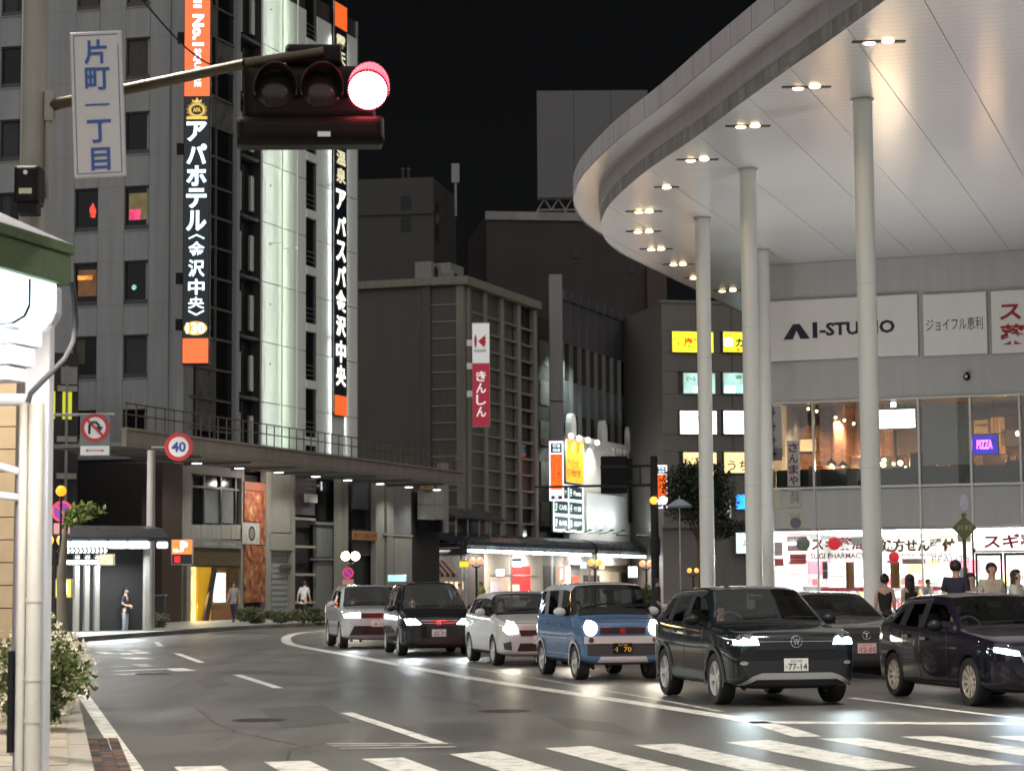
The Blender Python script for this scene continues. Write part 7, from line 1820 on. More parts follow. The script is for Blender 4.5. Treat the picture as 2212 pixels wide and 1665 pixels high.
    for s in (-1, 1):
        mb = MB(); mb.box(s*.36-.24, s*.36+.24, yc+.75, yc+1.25, .42, .56); mb.box(s*.36-.23, s*.36+.23, yc+1.2, yc+1.34, .5, 1.08); mb.box(s*.36-.12, s*.36+.12, yc+1.24, yc+1.33, 1.1, 1.27); mb.build('seat', M_SEAT, car, bevel=.05)
    mb = MB(); mb.box(-hw*.75, hw*.75, re-L/2-.75, re-L/2-.58, .5, br+.12); mb.build('rear_bench', M_SEAT, car, bevel=.05)
    mb = MB(); n = 20; mb.tube([(-.36+.18*math.cos(2*math.pi*k/n), yc+.60+.06*math.sin(2*math.pi*k/n), cz-.02+.18*math.sin(2*math.pi*k/n)) for k in range(n+1)], .014, 6); mb.build('steering_wheel', M_CARB, car)
    mb = MB(); mb.box(-.1,.1,rs-L/2-.10,rs-L/2-.07,H-.20,H-.13); mb.build('rear_mirror', M_TRIM, car, bevel=.01)
    # door seams, handles, sill
    zS = lambda s: bf+(br-bf)*(s-cs)/(L-cs)
    dl_ = [cs+.28] + [sum(p)/2 for p in pil[:1]] + [P_.get('door_end', fo+wb-.35)]
    for s in dl_:
        y = s-L/2; skin_part(bvh, 'door_seam', [(y-.006,zb+.12),(y+.006,zb+.12),(y+.006,zS(s)-.02),(y-.006,zS(s)-.02)], 'side-', M_TRIM, car, .003, True)
    for s in dl_[1:]:
        y = s-L/2; z = zS(s)-.14; skin_part(bvh, 'door_handle', [(y-.26,z-.02),(y-.08,z-.02),(y-.08,z+.02),(y-.26,z+.02)], 'side-', P_.get('handle', M_TRIM), car, .03, True)
    y0, y1 = yf+rw*1.2, yr-rw*1.2
    skin_part(bvh, 'sill_trim', [(y0,zb+.03),(y1,zb+.03),(y1,zb+P_.get('sill',.10)),(y0,zb+P_.get('sill',.10))], 'side-', P_.get('sillm', M_CARB), car, .012, True)
    # bonnet shut line, cowl strip, wipers
    hx = hw*.80; zhl = hf-.035
    skin_part(bvh, 'bonnet_seam', [(-hx*.86,zhl-.006),(hx*.86,zhl-.006),(hx*.86,zhl+.004),(-hx*.86,zhl+.004)], 'front', M_TRIM, car, .004)
    skin_part(bvh, 'bonnet_seam', [(hw*.84,-L/2+.30),(hw*.85,-L/2+.30),(hw*.87,-L/2+cs-.10),(hw*.86,-L/2+cs-.10)], 'top', M_TRIM, car, .003, True)
    skin_part(bvh, 'cowl_strip', [(-hw*.84,-L/2+cs-.07),(hw*.84,-L/2+cs-.07),(hw*.82,-L/2+cs+.05),(-hw*.82,-L/2+cs+.05)], 'top', M_TRIM, car, .005)
    for s in (-.45, .25):
        skin_part(bvh, 'wiper', [(s,-L/2+cs+.05),(s+.62,-L/2+cs+.10),(s+.62,-L/2+cs+.118),(s,-L/2+cs+.075)], 'top', M_BLACK, car, .02)
    skin_part(bvh, 'bumper_seam', [(hw*.97-.0,0)]*0 or [(-L/2+fo-rw*1.35,zb+.30),(-L/2+fo-rw*1.35+.008,zb+.30),(-L/2+.36,hf-.16),(-L/2+.352,hf-.16)], 'side-', M_TRIM, car, .003, True)
    # mirrors
    for s in (-1, 1):
        mb = MB(); y = cs+.40-L/2; z = zS(cs)+.09; mb.ball((s*(hw+.10), y, z), .1, 14, (1.15,.7,.8)); mm = mb.build('wing_mirror', P_.get('mirror', P_['paint']), car, smooth=True)
        mb = MB(); mb.box(min(s*(hw-.07),s*(hw+.06)), max(s*(hw-.07),s*(hw+.06)), y-.02, y+.03, z-.05, z-.02); mb.build('mirror_stalk', M_TRIM, mm)
    # wheel-arch rims
    if P_.get('arch'):
        for y in (yf, yr):
            for s in (-1, 1):
                mb = MB(); n = 18; r0, r1 = ar*.985, ar*1.13; vs = []
                for k in range(n+1):
                    a = R(-14 + 208*k/n); z0_, z1_ = rw+r0*math.sin(a), rw+r1*math.sin(a)
                    for r_ in (r0, r1):
                        q = (y+r_*math.cos(a), rw+r_*math.sin(a)); h = bvh.ray_cast(Vector((s*9, q[0], q[1])), Vector((-s,0,0)))[0]
                        x = (h.x if h is not None and abs(h.x) > hw*.85 else s*hw*.97); vs.append((x+s*.022, q[0], q[1]))
                mb.add(vs, [(2*k, 2*k+1, 2*k+3, 2*k+2) for k in range(n)]); mb.build('arch_trim', P_['arch'], car, smooth=True)
    # lamps
    hl = P_['head']; col, es = P_.get('hcol', (.85,.95,1)), P_.get('hs', 22)
    mh = glow('head_%s' % P_['key'], col, es)
    if P_.get('housing'):
        skin_part(bvh, 'lamp_glass', P_['housing'], 'front', mat('lamp_housing', (.10,.11,.12), .1, var=.2, spec=.8), car, .004, True)
    for ol in hl:
        mx_, mz_ = sum(a for a, b in ol)/len(ol), sum(b for a, b in ol)/len(ol); ol = [(mx_+(a-mx_)*1.12, mz_+(b-mz_)*1.18) for a, b in ol]
        o = skin_part(bvh, 'headlight', ol, 'front', mh, car, .012, True)
    cx = sum(a for a, b in hl[0])/len(hl[0]); czh = sum(b for a, b in hl[0])/len(hl[0])
    yh = bvh.ray_cast(Vector((cx,-9,czh)), Vector((0,1,0)))[0]; yh = yh.y if yh is not None else -L/2
    for s in (-1, 1): lamp('SPOT', car, (s*cx, yh-.12, czh), col, P_.get('hw', 110)*.2, .06, R(105), (0,-1,-.10), .9)
    zt_ = br-.12
    skin_part(bvh, 'tail_light', [(hw*.62,zt_-.14),(hw*.90,zt_-.14),(hw*.92,zt_+.08),(hw*.66,zt_+.08)], 'rear', M_TAIL, car, .01, True)
    lamp('AREA', car, (0, L/2+.08, zt_), (1,.03,.02), P_.get('tw', 14)*.3, (1.3,.2), aim=(0,1,0))
    for nm, ol, m_, off, mir in P_.get('extra', ()): skin_part(bvh, nm, ol, P_.get('axis', 'front'), m_, car, off, mir)
    for nm, ol, m_, off, mir in P_.get('topx', ()): skin_part(bvh, nm, ol, 'top', m_, car, off, mir)
    # number plate
    if P_.get('plate'):
        zp, x0, top, mid, pm, im = P_['plate']; h = bvh.ray_cast(Vector((x0,-9,zp)), Vector((0,1,0)))[0]; yp = (h.y if h is not None else -L/2) - .03
        mb = MB(); mb.box(x0-.165, x0+.165, yp, yp+.02, zp-.0825, zp+.0825); pl = mb.build('number_plate', pm, car)
        letters('lettering', top, x0-.08, x0+.08, zp+.032, zp+.066, yp-.004, im, pl, .0)
        letters('lettering', mid, x0-.11, x0+.15, zp-.066, zp+.018, yp-.004, im, pl, .015); letters('lettering', 'そ', x0-.152, x0-.122, zp-.04, zp-.01, yp-.004, im, pl)
    if P_.get('badge'):
        ch, zg, r_, bm_ = P_['badge']; h = bvh.ray_cast(Vector((0,-9,zg)), Vector((0,1,0)))[0]; yg = (h.y if h is not None else -L/2) - .02
        mb = MB(); n = 24
        mb.tube([(r_*math.cos(2*math.pi*k/n), yg, zg+r_*math.sin(2*math.pi*k/n)) for k in range(n+1)], r_*.1, 6); bd_ = mb.build('badge', bm_, car)
        letters('emblem', ch, -r_*.62, r_*.62, zg-r_*.62, zg+r_*.62, yg-.004, bm_, bd_, .03)
    car['_drv'] = (cs, cz)
    return car, (-.36, yc+.98, .5)
def rect(x0, x1, z0, z1): return [(x0,z0),(x1,z0),(x1,z1),(x0,z1)]
def ell(cx, cz, a, b, n=20): return [(cx+a*math.cos(2*math.pi*k/n), cz+b*math.sin(2*math.pi*k/n)) for k in range(n)]
M_GRL = mat('grille_black', (.010,.010,.011), .3, var=.2)
M_SILV = mat('silver_trim', (.34,.34,.34), .35, metal=.6, var=.06)
DR = []
# dark crossover at the front of the queue
pt = car_paint('paint_navy', (.006,.009,.012), .0)
c, d = build_car('dark navy crossover with plate 77-14 at the head of the queue', dict(key='a', L=4.11, W=1.78, H=1.585, wb=2.55, fo=.84, rw=.345, zb=.22, hf=.98, cowl=(1.12,1.06), roof_s=1.78, roof_e=3.72, belt=(1.03,1.12), wr=.74, nose=.80, pillars=[(2.28,2.38),(3.15,3.22)], privacy=3.1, paint=pt, mirror=M_TRIM, arch=M_CARB, rim='five', rimm=M_RIM, sill=.20, sillm=mat('sill_green', (.10,.12,.115), .35, metal=.3, var=.1), crisp=1.1,
    hcol=(.80,.97,1), hs=26, hw=150, housing=[(.50,.80),(.84,.80),(.87,.93),(.56,.96)], head=[[(.53,.815),(.80,.815),(.84,.84),(.80,.875),(.74,.86),(.71,.90),(.64,.87),(.60,.91),(.55,.885)]],
    extra=[('grille', rect(-.56,.56,.74,.90), M_GRL, .006, False), ('chrome_bar', rect(-.55,.55,.845,.853), M_CHR, .014, False), ('lower_grille', [(-.66,.34),(.66,.34),(.74,.60),(-.74,.60)], M_GRL, .006, False), ('fog_lamp', ell(.71,.57,.055,.025), mat('fog_unlit', (.35,.33,.3), .2, metal=.4, var=.3, scale=30), .016, True),
           ('skid_plate', [(-.60,.40),(-.48,.44),(.48,.44),(.60,.40),(.80,.28),(.70,.28),(.55,.355),(-.55,.355),(-.70,.28),(-.80,.28)], M_SILV, .03, False)],
    topx=[('hood_seam', [(.70,-1.60),(.71,-1.60),(.76,-.96),(.75,-.96)], M_TRIM, .003, True)],
    plate=(.545, -.01, '石川 300', '77-14', M_PLATE, M_PINK), badge=('W', .845, .075, M_CHR)), dict(front=(1545,1521), rear_x=1437)); DR.append((c, d))
# blue two-tone kei wagon
pt = car_paint('paint_blue', (.075,.15,.28), .05)
M_WR = car_paint('paint_white_roof', (.50,.50,.50)); M_BUMP = mat('bumper_redlit', (.52,.47,.46), .4, var=.05)  # bumper colour carries a pink tint of red brake light
c, d = build_car('boxy blue car with white roof and round headlights, black plate', dict(key='b', L=3.39, W=1.48, H=1.665, wb=2.42, fo=.50, rw=.295, zb=.25, hf=1.02, cowl=(.66,1.10), roof_s=.98, roof_e=3.20, belt=(1.06,1.10), wr=.84, nose=.90, pillars=[(1.55,1.66),(2.62,2.70)], privacy=2.6, paint=pt, roofcol=M_WR, mirror=M_WR, arch=M_WR, rim='five', rimm=M_RIM, crisp=1.5, rglass=3.28, door_end=2.62, sill=.08,
    hcol=(1,.90,.72), hs=24, hw=130, housing=ell(.565,.885,.118,.125), head=[ell(.565,.885,.10,.11)],
    extra=[('grille', rect(-.40,.40,.78,.89), M_GRL, .006, False), ('bumper_bar', [(-.68,.62),(.68,.62),(.68,.745),(-.68,.745)], M_BUMP, .03, False), ('fog_lamp', ell(.56,.68,.045,.045), M_CARB, .036, True), ('lower_grille', rect(-.62,.62,.42,.61), M_CARB, .008, False), ('skid_plate', [(-.45,.30),(.45,.30),(.40,.40),(-.40,.40)], M_BUMP, .03, False)],
    plate=(.545, -.01, '石川 580', '1  70', M_BLACK, mat('plate_yellow', (.75,.42,.03), .5, var=0)), badge=('S', .835, .05, mat('badge_redlit', (.6,.05,.05), .3, metal=.6, var=0)), tw=20), dict(front=(1242,1468), rear_x=1171)); DR.append((c, d))  # emblem coloured red for the red light falling on it
# white hatchback
pt = car_paint('paint_white', (.50,.485,.48))
c, d = build_car('white hatchback with almond headlights behind the blue car', dict(key='c', L=3.85, W=1.695, H=1.50, wb=2.43, fo=.80, rw=.30, zb=.19, hf=.90, cowl=(1.08,1.02), roof_s=1.62, roof_e=3.45, belt=(.98,1.04), wr=.76, nose=.74, pillars=[(2.20,2.30),(2.95,3.05)], privacy=2.9, paint=pt, black_pillar=1, rim='ten', rimm=M_RIM, hcol=(1,.88,.70), hs=24, hw=130,
    housing=[(.46,.66),(.70,.64),(.79,.74),(.68,.92),(.56,.88)], head=[[(.49,.68),(.68,.665),(.755,.74),(.66,.89),(.55,.86)]],
    extra=[('grille', [(-.42,.60),(.42,.60),(.46,.72),(-.46,.72)], M_GRL, .006, False), ('lower_grille', [(-.50,.30),(.50,.30),(.44,.46),(-.44,.46)], M_GRL, .006, False), ('fog_recess', [(.60,.32),(.74,.34),(.76,.46),(.62,.50)], M_CARB, .008, True)], plate=(.53, 0, '石川 501', '28-06', M_PLATE, M_PINK), tw=20), dict(front=(1065,1437), rear_x=1014)); DR.append((c, d))
# dark minivan
pt = car_paint('paint_black', (.014,.014,.016), .0)
c, d = build_car('dark minivan with glaring headlights and plate 55-71', dict(key='d', L=4.4, W=1.75, H=1.72, wb=2.80, fo=.86, rw=.31, zb=.18, hf=.92, cowl=(.92,1.06), roof_s=1.75, roof_e=4.05, belt=(1.02,1.08), wr=.72, nose=.76, pillars=[(2.35,2.45),(3.30,3.40)], privacy=2.4, paint=pt, rim='ten', rimm=M_RIM, hcol=(.85,.95,1), hs=40, hw=260, housing=[(.42,.74),(.74,.72),(.80,.86),(.52,.86)], head=[[(.44,.75),(.72,.735),(.77,.85),(.55,.85)]],
    extra=[('grille', rect(-.42,.42,.70,.85), M_GRL, .006, False), ('chrome_bar', rect(-.42,.42,.76,.772), M_CHR, .012, False), ('chrome_bar', rect(-.42,.42,.815,.827), M_CHR, .012, False), ('lower_grille', rect(-.55,.55,.26,.42), M_GRL, .006, False)], plate=(.54, 0, '石川 502', '55-71', M_PLATE, M_PINK), badge=('H', .775, .06, M_CHR), tw=20), dict(front=(860,1416), rear_x=833)); DR.append((c, d))
# pale SUV at the end of the queue
pt = car_paint('paint_silver', (.42,.43,.44), .1)
c, d = build_car('pale silver SUV at the far end of the queue', dict(key='e', L=4.5, W=1.84, H=1.67, wb=2.68, fo=.92, rw=.345, zb=.23, hf=1.02, cowl=(1.20,1.10), roof_s=1.90, roof_e=4.05, belt=(1.07,1.14), wr=.75, nose=.80, pillars=[(2.45,2.55),(3.35,3.42)], privacy=3.3, paint=pt, rim='ten', rimm=M_RIM, hcol=(.88,.97,1), hs=24, hw=150, housing=[(.46,.82),(.86,.82),(.88,.94),(.50,.96)], head=[[(.48,.83),(.84,.83),(.86,.90),(.70,.93),(.50,.945)]],
    extra=[('grille', rect(-.44,.44,.80,.93), M_GRL, .006, False), ('lower_grille', [(-.74,.36),(.74,.36),(.62,.60),(-.62,.60)], M_GRL, .006, False), ('chrome_bar', rect(-.74,.74,.32,.345), M_CHR, .014, False)], plate=(.66, 0, '石川 301', '30-15', M_PLATE, M_PINK)), dict(front=(733,1400), rear_x=708)); DR.append((c, d))
# grey saloon in the second queue
pt = car_paint('paint_grey', (.04,.039,.037), .0)
c, d = build_car('dark grey car half hidden behind the crossover, plate coloured as lit by red brake lamps', dict(key='f', L=4.4, W=1.76, H=1.47, wb=2.65, fo=.9, rw=.31, zb=.19, hf=.88, cowl=(1.15,1.0), roof_s=1.85, roof_e=3.75, belt=(.96,1.02), wr=.72, nose=.76, pillars=[(2.45,2.55),(3.3,3.4)], paint=pt, mirror=M_TRIM, hcol=(1,.95,.9), hs=.6, hw=4, head=[[(.50,.70),(.78,.70),(.80,.80),(.56,.82)]],
    extra=[('grille', rect(-.45,.45,.66,.80), M_GRL, .006, False), ('lower_grille', rect(-.6,.6,.28,.45), M_GRL, .006, False)], plate=(.52, 0, '石川 330', '12-05', mat('plate_redlit', (.55,.40,.40), .4, var=.03), M_INKR), badge=('T', .735, .07, M_CHR)), dict(at=Vector((4.92, 37.6, 0)), rz=R(11))); DR.append((c, d))  # white plate, red brake-lamp light put into its colour
# dark plum hatchback at the picture edge
pt = car_paint('paint_plum', (.008,.006,.013), .0)
c, d = build_car('dark plum hatchback with blue-white headlight at the picture edge', dict(key='g', L=4.06, W=1.70, H=1.47, wb=2.57, fo=.82, rw=.315, zb=.18, hf=.86, cowl=(1.22,.99), roof_s=1.88, roof_e=3.55, belt=(.94,1.05), wr=.73, nose=.72, pillars=[(2.38,2.46),(3.05,3.18)], privacy=3.0, paint=pt, mirror=M_TRIM, rim='ten', rimm=mat('alloy_warm', (.60,.52,.44), .28, metal=.3, var=.1, coat=.5), hcol=(.60,.80,1), hs=26, hw=120, housing=[(.46,.66),(.78,.70),(.80,.80),(.50,.74)], head=[[(.50,.675),(.64,.69),(.76,.72),(.76,.765),(.66,.755),(.60,.735),(.52,.725)]],
    extra=[('grille', [(-.40,.42),(.40,.42),(.46,.68),(-.46,.68)], M_GRL, .006, False), ('chrome_bar', [(.30,.40),(.34,.40),(.50,.68),(.46,.68)], M_CHR, .014, True), ('lower_grille', rect(-.5,.5,.24,.36), M_GRL, .006, False)], plate=(.5, 0, '石川 502', '41-27', M_PLATE, M_PINK)), dict(front=(2095,1525), rear_x=1932)); DR.append((c, d))
# ================================================================== people
M_SKIN = mat('skin', (.50,.32,.24), .5, var=.08, scale=20)
M_HAIR = mat('hair_black', (.012,.010,.010), .45, var=.2, scale=30)
M_EYE = mat('eye', (.02,.015,.012), .2, var=0)
def skin_mesh(name, V, E, m, sub=1):
    """grow one continuous surface over a skeleton: V name -> (x, y, z, radius)"""
    ks = list(V); me = bpy.data.meshes.new(name); me.from_pydata([V[k][:3] for k in ks], [(ks.index(a), ks.index(b)) for a, b in E], [])
    o = bpy.data.objects.new('sk', me); o.modifiers.new('k', 'SKIN')
    sv = me.skin_vertices[0].data
    for i, k in enumerate(ks):
        r = V[k][3]; sv[i].radius = r if isinstance(r, tuple) else (r, r); sv[i].use_root = (i == 0)
    s = o.modifiers.new('s', 'SUBSURF'); s.levels = s.render_levels = sub
    out = evaluate([o], o); bpy.data.objects.remove(o)
    out.materials.clear(); out.materials.append(m)
    out.polygons.foreach_set('use_smooth', [True]*len(out.polygons)); out.name = name
    return out
def person(label, loc, rz, h=1.7, top=(.05,.05,.06), bottom=(.03,.03,.035), hair='short', pose='stand', sleeves='short', female=False, group='people about the crossing', shoe=(.03,.03,.03), lean=0.0, turn=0.0, bag=None):
    k = h/1.7; w = .9 if female else 1.0
    t = thing('person', label, 'person', loc, rz, group)
    sit = pose == 'drive'
    B = dict(pelvis=(0,0,.92,(.13*w,.10)), spine=(0,-.01-lean*.2,1.10,(.12*w,.095)), chest=(0,-.01-lean*.5,1.30,(.145*w,.105)), neck=(0,0-lean*.75,1.455,.052), chin=(0,-.015-lean*.85,1.52,.062), head=(0,-.015-lean*.95,1.60,(.078,.096)), crown=(0,-.0-lean,1.665,.065))
    for s, n in ((-1, 'r'), (1, 'l')):
        B['sh'+n] = (s*.165*w, -lean*.55, 1.395, .058); 
        arm = {'stand': ((.205,.03,1.13),(.215,-.04,.90),(.215,-.06,.83)), 'walk': ((.205,.10*s,1.13),(.215,-.06+.16*s,.91),(.215,-.09+.17*s,.84)), 'hold': ((.21,.02,1.13),(.10,-.20,1.06),(.05,-.24,1.04)), 'drive': ((.22,-.12,1.12),(.16,-.38,1.16),(.15,-.44,1.18))}[pose]
        for nm, (x, y, z), r in zip(('el','wr','ha'), arm, (.043,.030,.034)): B[nm+n] = (s*x*w, y-lean*.5*(z-.9)/.5 if pose != 'drive' else y, z, r if nm != 'ha' else (.036,.020))
        hx, hy, hz = B['ha'+n][:3]
        for q in range(4): B['f%d%s' % (q, n)] = (hx + (q-1.5)*.019*.6 - s*.004, hy-.014-.01*q if pose == 'drive' else hy + (q-1.5)*.019, hz-.075+.008*abs(q-1.3) if pose != 'drive' else hz-.03, .0085)
        B['th'+n] = (hx - s*.03, hy-.045, hz-.03, .0095)
        if sit: leg = ((.09,-.02,.90),(.13,-.44,.95),(.13,-.60,.52),(.13,-.72,.48))
        elif pose == 'walk': leg = ((.085,0,.87),(.095,-.10*s-.02,.48),(.10,-.18*s+.05,.08),(.10,-.18*s-.09,.035))
        else: leg = ((.085,0,.87),(.10,-.015,.48),(.105,.02,.08),(.115,-.12,.035))
        for nm, (x, y, z), r in zip(('hi','kn','an','to'), leg, (.095,.060,.042,.036)): B[nm+n] = (s*x, y, z, r)
    E = [('pelvis','spine'),('spine','chest'),('chest','neck'),('neck','chin'),('chin','head'),('head','crown')]
    for n in 'rl': E += [('chest','sh'+n),('sh'+n,'el'+n),('el'+n,'wr'+n),('wr'+n,'ha'+n),('ha'+n,'th'+n)] + [('ha'+n,'f%d%s' % (q, n)) for q in range(4)] + [('pelvis','hi'+n),('hi'+n,'kn'+n),('kn'+n,'an'+n),('an'+n,'to'+n)]
    sc = lambda o: setattr(o, 'scale', (k, k, k)) or o
    sc(link('body', skin_mesh('body', B, E, M_SKIN), t))
    gr = lambda d, ks, f=1.0, e=.012: {q: (*d[q][:3], tuple(r*f+e for r in d[q][3]) if isinstance(d[q][3], tuple) else d[q][3]*f+e) for q in ks}
    mt = mat('cloth_%d_%d_%d' % tuple(int(c*255) for c in top), top, .85, var=.15, scale=9); mbt = mat('cloth_%d_%d_%d' % tuple(int(c*255) for c in bottom), bottom, .85, var=.15, scale=9)
    ks = ['pelvis','spine','chest','shr','shl']; es = [('pelvis','spine'),('spine','chest'),('chest','shr'),('chest','shl')]
    C = gr(B, ks, 1.05, .014)
    for n in 'rl':
        if sleeves != 'none':
            a, b = Vector(B['sh'+n][:3]), Vector(B['el'+n][:3]); m = a.lerp(b, .78) if sleeves == 'short' else b
            C['el'+n] = (*m, .058); es.append(('sh'+n, 'el'+n))
            if sleeves == 'long': C['wr'+n] = (*B['wr'+n][:3], .042); es.append(('el'+n, 'wr'+n))
    C['collar'] = (0, -lean*.7, 1.425, (.085,.07)); es.append(('chest', 'collar')); C['chest'] = (*B['chest'][:2], 1.315, (.175*w,.125))
    for n in 'rl': C['sh'+n] = (*B['sh'+n][:3], .078)
    C['hem'] = (0, 0, .84, (.155*w,.12)); es.append(('pelvis', 'hem'))
    sc(link('shirt', skin_mesh('shirt', C, es, mt), t))
    ks = ['pelvis'] + [a+n for n in 'rl' for a in ('hi','kn','an')]; D = gr(B, ks, 1.06, .014)
    D['waist'] = (0, 0, 1.0, (.125*w,.095)); es = [('pelvis','waist')] + [e for n in 'rl' for e in (('pelvis','hi'+n),('hi'+n,'kn'+n),('kn'+n,'an'+n))]
    sc(link('trousers', skin_mesh('trousers', D, es, mbt), t))
    for n in 'rl':
        if sit: break
        a, b = Vector(B['an'+n][:3]), Vector(B['to'+n][:3]); mb = MB(); mb.ball(((a.x+b.x)/2, (a.y+b.y)/2-.01, .045), .05, 12, (1,2.6,.9)); sc(mb.build('shoe', mat('shoe_%d' % int(shoe[0]*255), shoe, .5), t, smooth=True))
    hd = Vector(B['head'][:3])
    mb = MB(); mb.ball((hd.x, hd.y+.018, hd.z+.022), .105, 16, (.92,1.02,1.0))
    keep = [f for f in mb.f if not (sum(mb.v[i][1] for i in f)/len(f) < hd.y-.035 and sum(mb.v[i][2] for i in f)/len(f) < hd.z+.055) and sum(mb.v[i][2] for i in f)/len(f) > hd.z-(.05 if hair == 'short' else .075)]
    mb.f = keep; mb.m = [0]*len(keep)
    if hair == 'long':
        mb.add([(hd.x+x, hd.y+y, hd.z+z) for z, sx, sy in ((.06,.095,.09),(-.08,.105,.10),(-.22,.11,.10),(-.36,.09,.085),(-.40,.06,.07)) for x, y in ((-sx,-.01),(-sx*.9,sy*.6),(-sx*.45,sy*1.05),(sx*.45,sy*1.05),(sx*.9,sy*.6),(sx,-.01))], [(6*r+i, 6*r+i+1, 6*r+i+7, 6*r+i+6) for r in range(4) for i in range(5)])
    if hair == 'bun': mb.ball((hd.x, hd.y+.09, hd.z+.09), .05, 10)
    sc(mb.build('hair', M_HAIR, t, smooth=True))
    for s in (-1, 1):
        mb = MB(); mb.ball((hd.x+s*.033, hd.y-.088, hd.z+.005), .011, 8, (1.3,.6,.7)); sc(mb.build('eye', M_EYE, t))
        mb = MB(); mb.ball((hd.x+s*.084, hd.y+.0, hd.z-.01), .022, 8, (.45,.8,1.3)); sc(mb.build('ear', M_SKIN, t, smooth=True))
    mb = MB(); mb.ball((hd.x, hd.y-.10, hd.z-.02), .016, 8, (.8,1,1.5)); sc(mb.build('nose', M_SKIN, t, smooth=True))
    mb = MB(); mb.ball((hd.x, hd.y-.086, hd.z-.055), .02, 8, (1.1,.5,.3)); sc(mb.build('mouth', mat('lip', (.35,.13,.11), .5, var=0), t, smooth=True))
    return t
def stand_at(px, Y, z=.15): v = P(px, 1300, Y); return (v.x, v.y, z)
# pavement under the canopy
person('woman with short dark hair in a black sleeveless top, back to the street', stand_at(1912, 42.3), R(170), 1.62, (.012,.012,.014), (.30,.29,.27), 'bun', 'stand', 'none', True)
person('woman with long dark hair in a black dress beside the other one in black', stand_at(1966, 42.6), R(200), 1.62, (.012,.013,.02), (.02,.02,.025), 'long', 'stand', 'none', True)
person('tall man in a dark short-sleeved shirt facing the pharmacy', stand_at(2066, 37.6), R(150), 1.83, (.02,.02,.035), (.03,.03,.04), 'short', 'stand', 'short')
person('person in a pale shirt half hidden behind the man in dark shirt', stand_at(2098, 39.5), R(20), 1.62, (.42,.38,.30), (.05,.05,.06), 'short', 'stand', 'short', True)
person('man in a cream shirt with head bowed near the sign post', stand_at(2141, 37.4), R(10), 1.78, (.46,.42,.32), (.06,.055,.05), 'short', 'hold', 'short', lean=.05)
person('woman with long black hair in a white top at the picture edge', stand_at(2196, 36.8), R(55), 1.66, (.50,.47,.42), (.04,.04,.05), 'long', 'walk', 'short', True)
for k, (px, Y, c) in enumerate(((2006,70,(.5,.5,.55)), (2046,71,(.55,.2,.2)))):
    person('customer in the pharmacy seen through the glass, %s' % ('in pale top' if k == 0 else 'in reddish top'), stand_at(px, Y, .17), R(40+60*k), 1.55, c, (.05,.05,.07), 'short', 'stand', 'short', k == 1, group='customers in the pharmacy')
# hotel side
p = G(270, 1371); person('man in dark top and grey trousers waiting at the bend kerb', (p.x, p.y, .0), R(75), 1.62, (.02,.02,.028), (.26,.26,.27), 'short', 'hold', 'short', shoe=(.1,.1,.1))
p = HZ(505, 1343, .15); person('man in a white-sleeved shirt and dark trousers outside the lit entrance', (p.x, p.y, .15), R(-20), 1.70, (.30,.32,.34), (.03,.035,.05), 'short', 'walk', 'short')
p = HZ(655, 1345, .15); person('man in a white shirt walking away past the dark stair, head bowed', (p.x, p.y, .15), R(160), 1.72, (.55,.55,.54), (.02,.02,.025), 'short', 'walk', 'short', lean=.16)
p = HZ(1039, 1330, .15); person('pedestrian in a lime green top under the arcade', (p.x, p.y, .15), R(-30), 1.66, (.16,.36,.06), (.05,.05,.06), 'short', 'walk', 'short')
p = HZ(993, 1332, .15); person('pedestrian in a pale top beside the lime green one', (p.x, p.y, .15), R(30), 1.6, (.45,.38,.34), (.04,.04,.04), 'short', 'stand', 'short', True)
p = P(1420, 1290, 72); person('dark figure standing at the foot of the signal mast', (p.x, p.y, .15), R(100), 1.68, (.02,.02,.02), (.02,.02,.02), 'short', 'stand', 'long')
# drivers
dn = ('in the navy crossover', 'in the boxy blue car', 'in the white hatchback, capped hair', 'in the dark minivan', 'in the pale SUV', 'in the grey car', 'in the plum hatchback')
dc = ((.05,.05,.06), (.45,.44,.42), (.06,.06,.07), (.25,.25,.26), (.2,.2,.22), (.3,.28,.26), (.06,.06,.08))
for (c, d), nm, tc_ in zip(DR, dn, dc):
    m = Matrix.Translation(c.location) @ Matrix.Rotation(c.rotation_euler.z, 4, 'Z'); v = m @ Vector((d[0], d[1]+.12, d[2]-.80))
    hh = 1.62
    person('driver seated %s behind the wheel' % nm, v, c.rotation_euler.z, hh, tc_, (.03,.03,.04), 'short', 'drive', 'long', 'blue' in nm, 'drivers in the queue')
# ================================================================== planting
def leaf_mat(name, a, b, trans=.15):
    m, t, bs = new_mat(name)
    oi = t.nodes.new('ShaderNodeTexCoord'); nz = t.nodes.new('ShaderNodeTexNoise'); nz.inputs['Scale'].default_value = 9; nz.inputs['Detail'].default_value = 3
    t.links.new(oi.outputs['Object'], nz.inputs['Vector'])
    mx = t.nodes.new('ShaderNodeMix'); mx.data_type = 'RGBA'; mx.inputs[6].default_value = (*a, 1); mx.inputs[7].default_value = (*b, 1)
    rp = t.nodes.new('ShaderNodeMapRange'); rp.inputs[1].default_value = .3; rp.inputs[2].default_value = .7; t.links.new(nz.outputs[0], rp.inputs[0])
    t.links.new(rp.outputs[0], mx.inputs[0]); t.links.new(mx.outputs[2], bs.inputs['Base Color']); bs.inputs['Roughness'].default_value = .5
    return m
M_LEAF = leaf_mat('leaf_shrub', (.03,.06,.012), (.17,.20,.05)); M_LEAFD = leaf_mat('leaf_tree', (.008,.018,.009), (.028,.048,.02)); M_LEAFY = leaf_mat('leaf_young', (.06,.10,.015), (.16,.20,.04))
M_FLOW = mat('petal', (.70,.64,.50), .6, var=.1); M_BARK = mat('bark', (.10,.08,.06), .85, var=.3, scale=8, bump=.4)
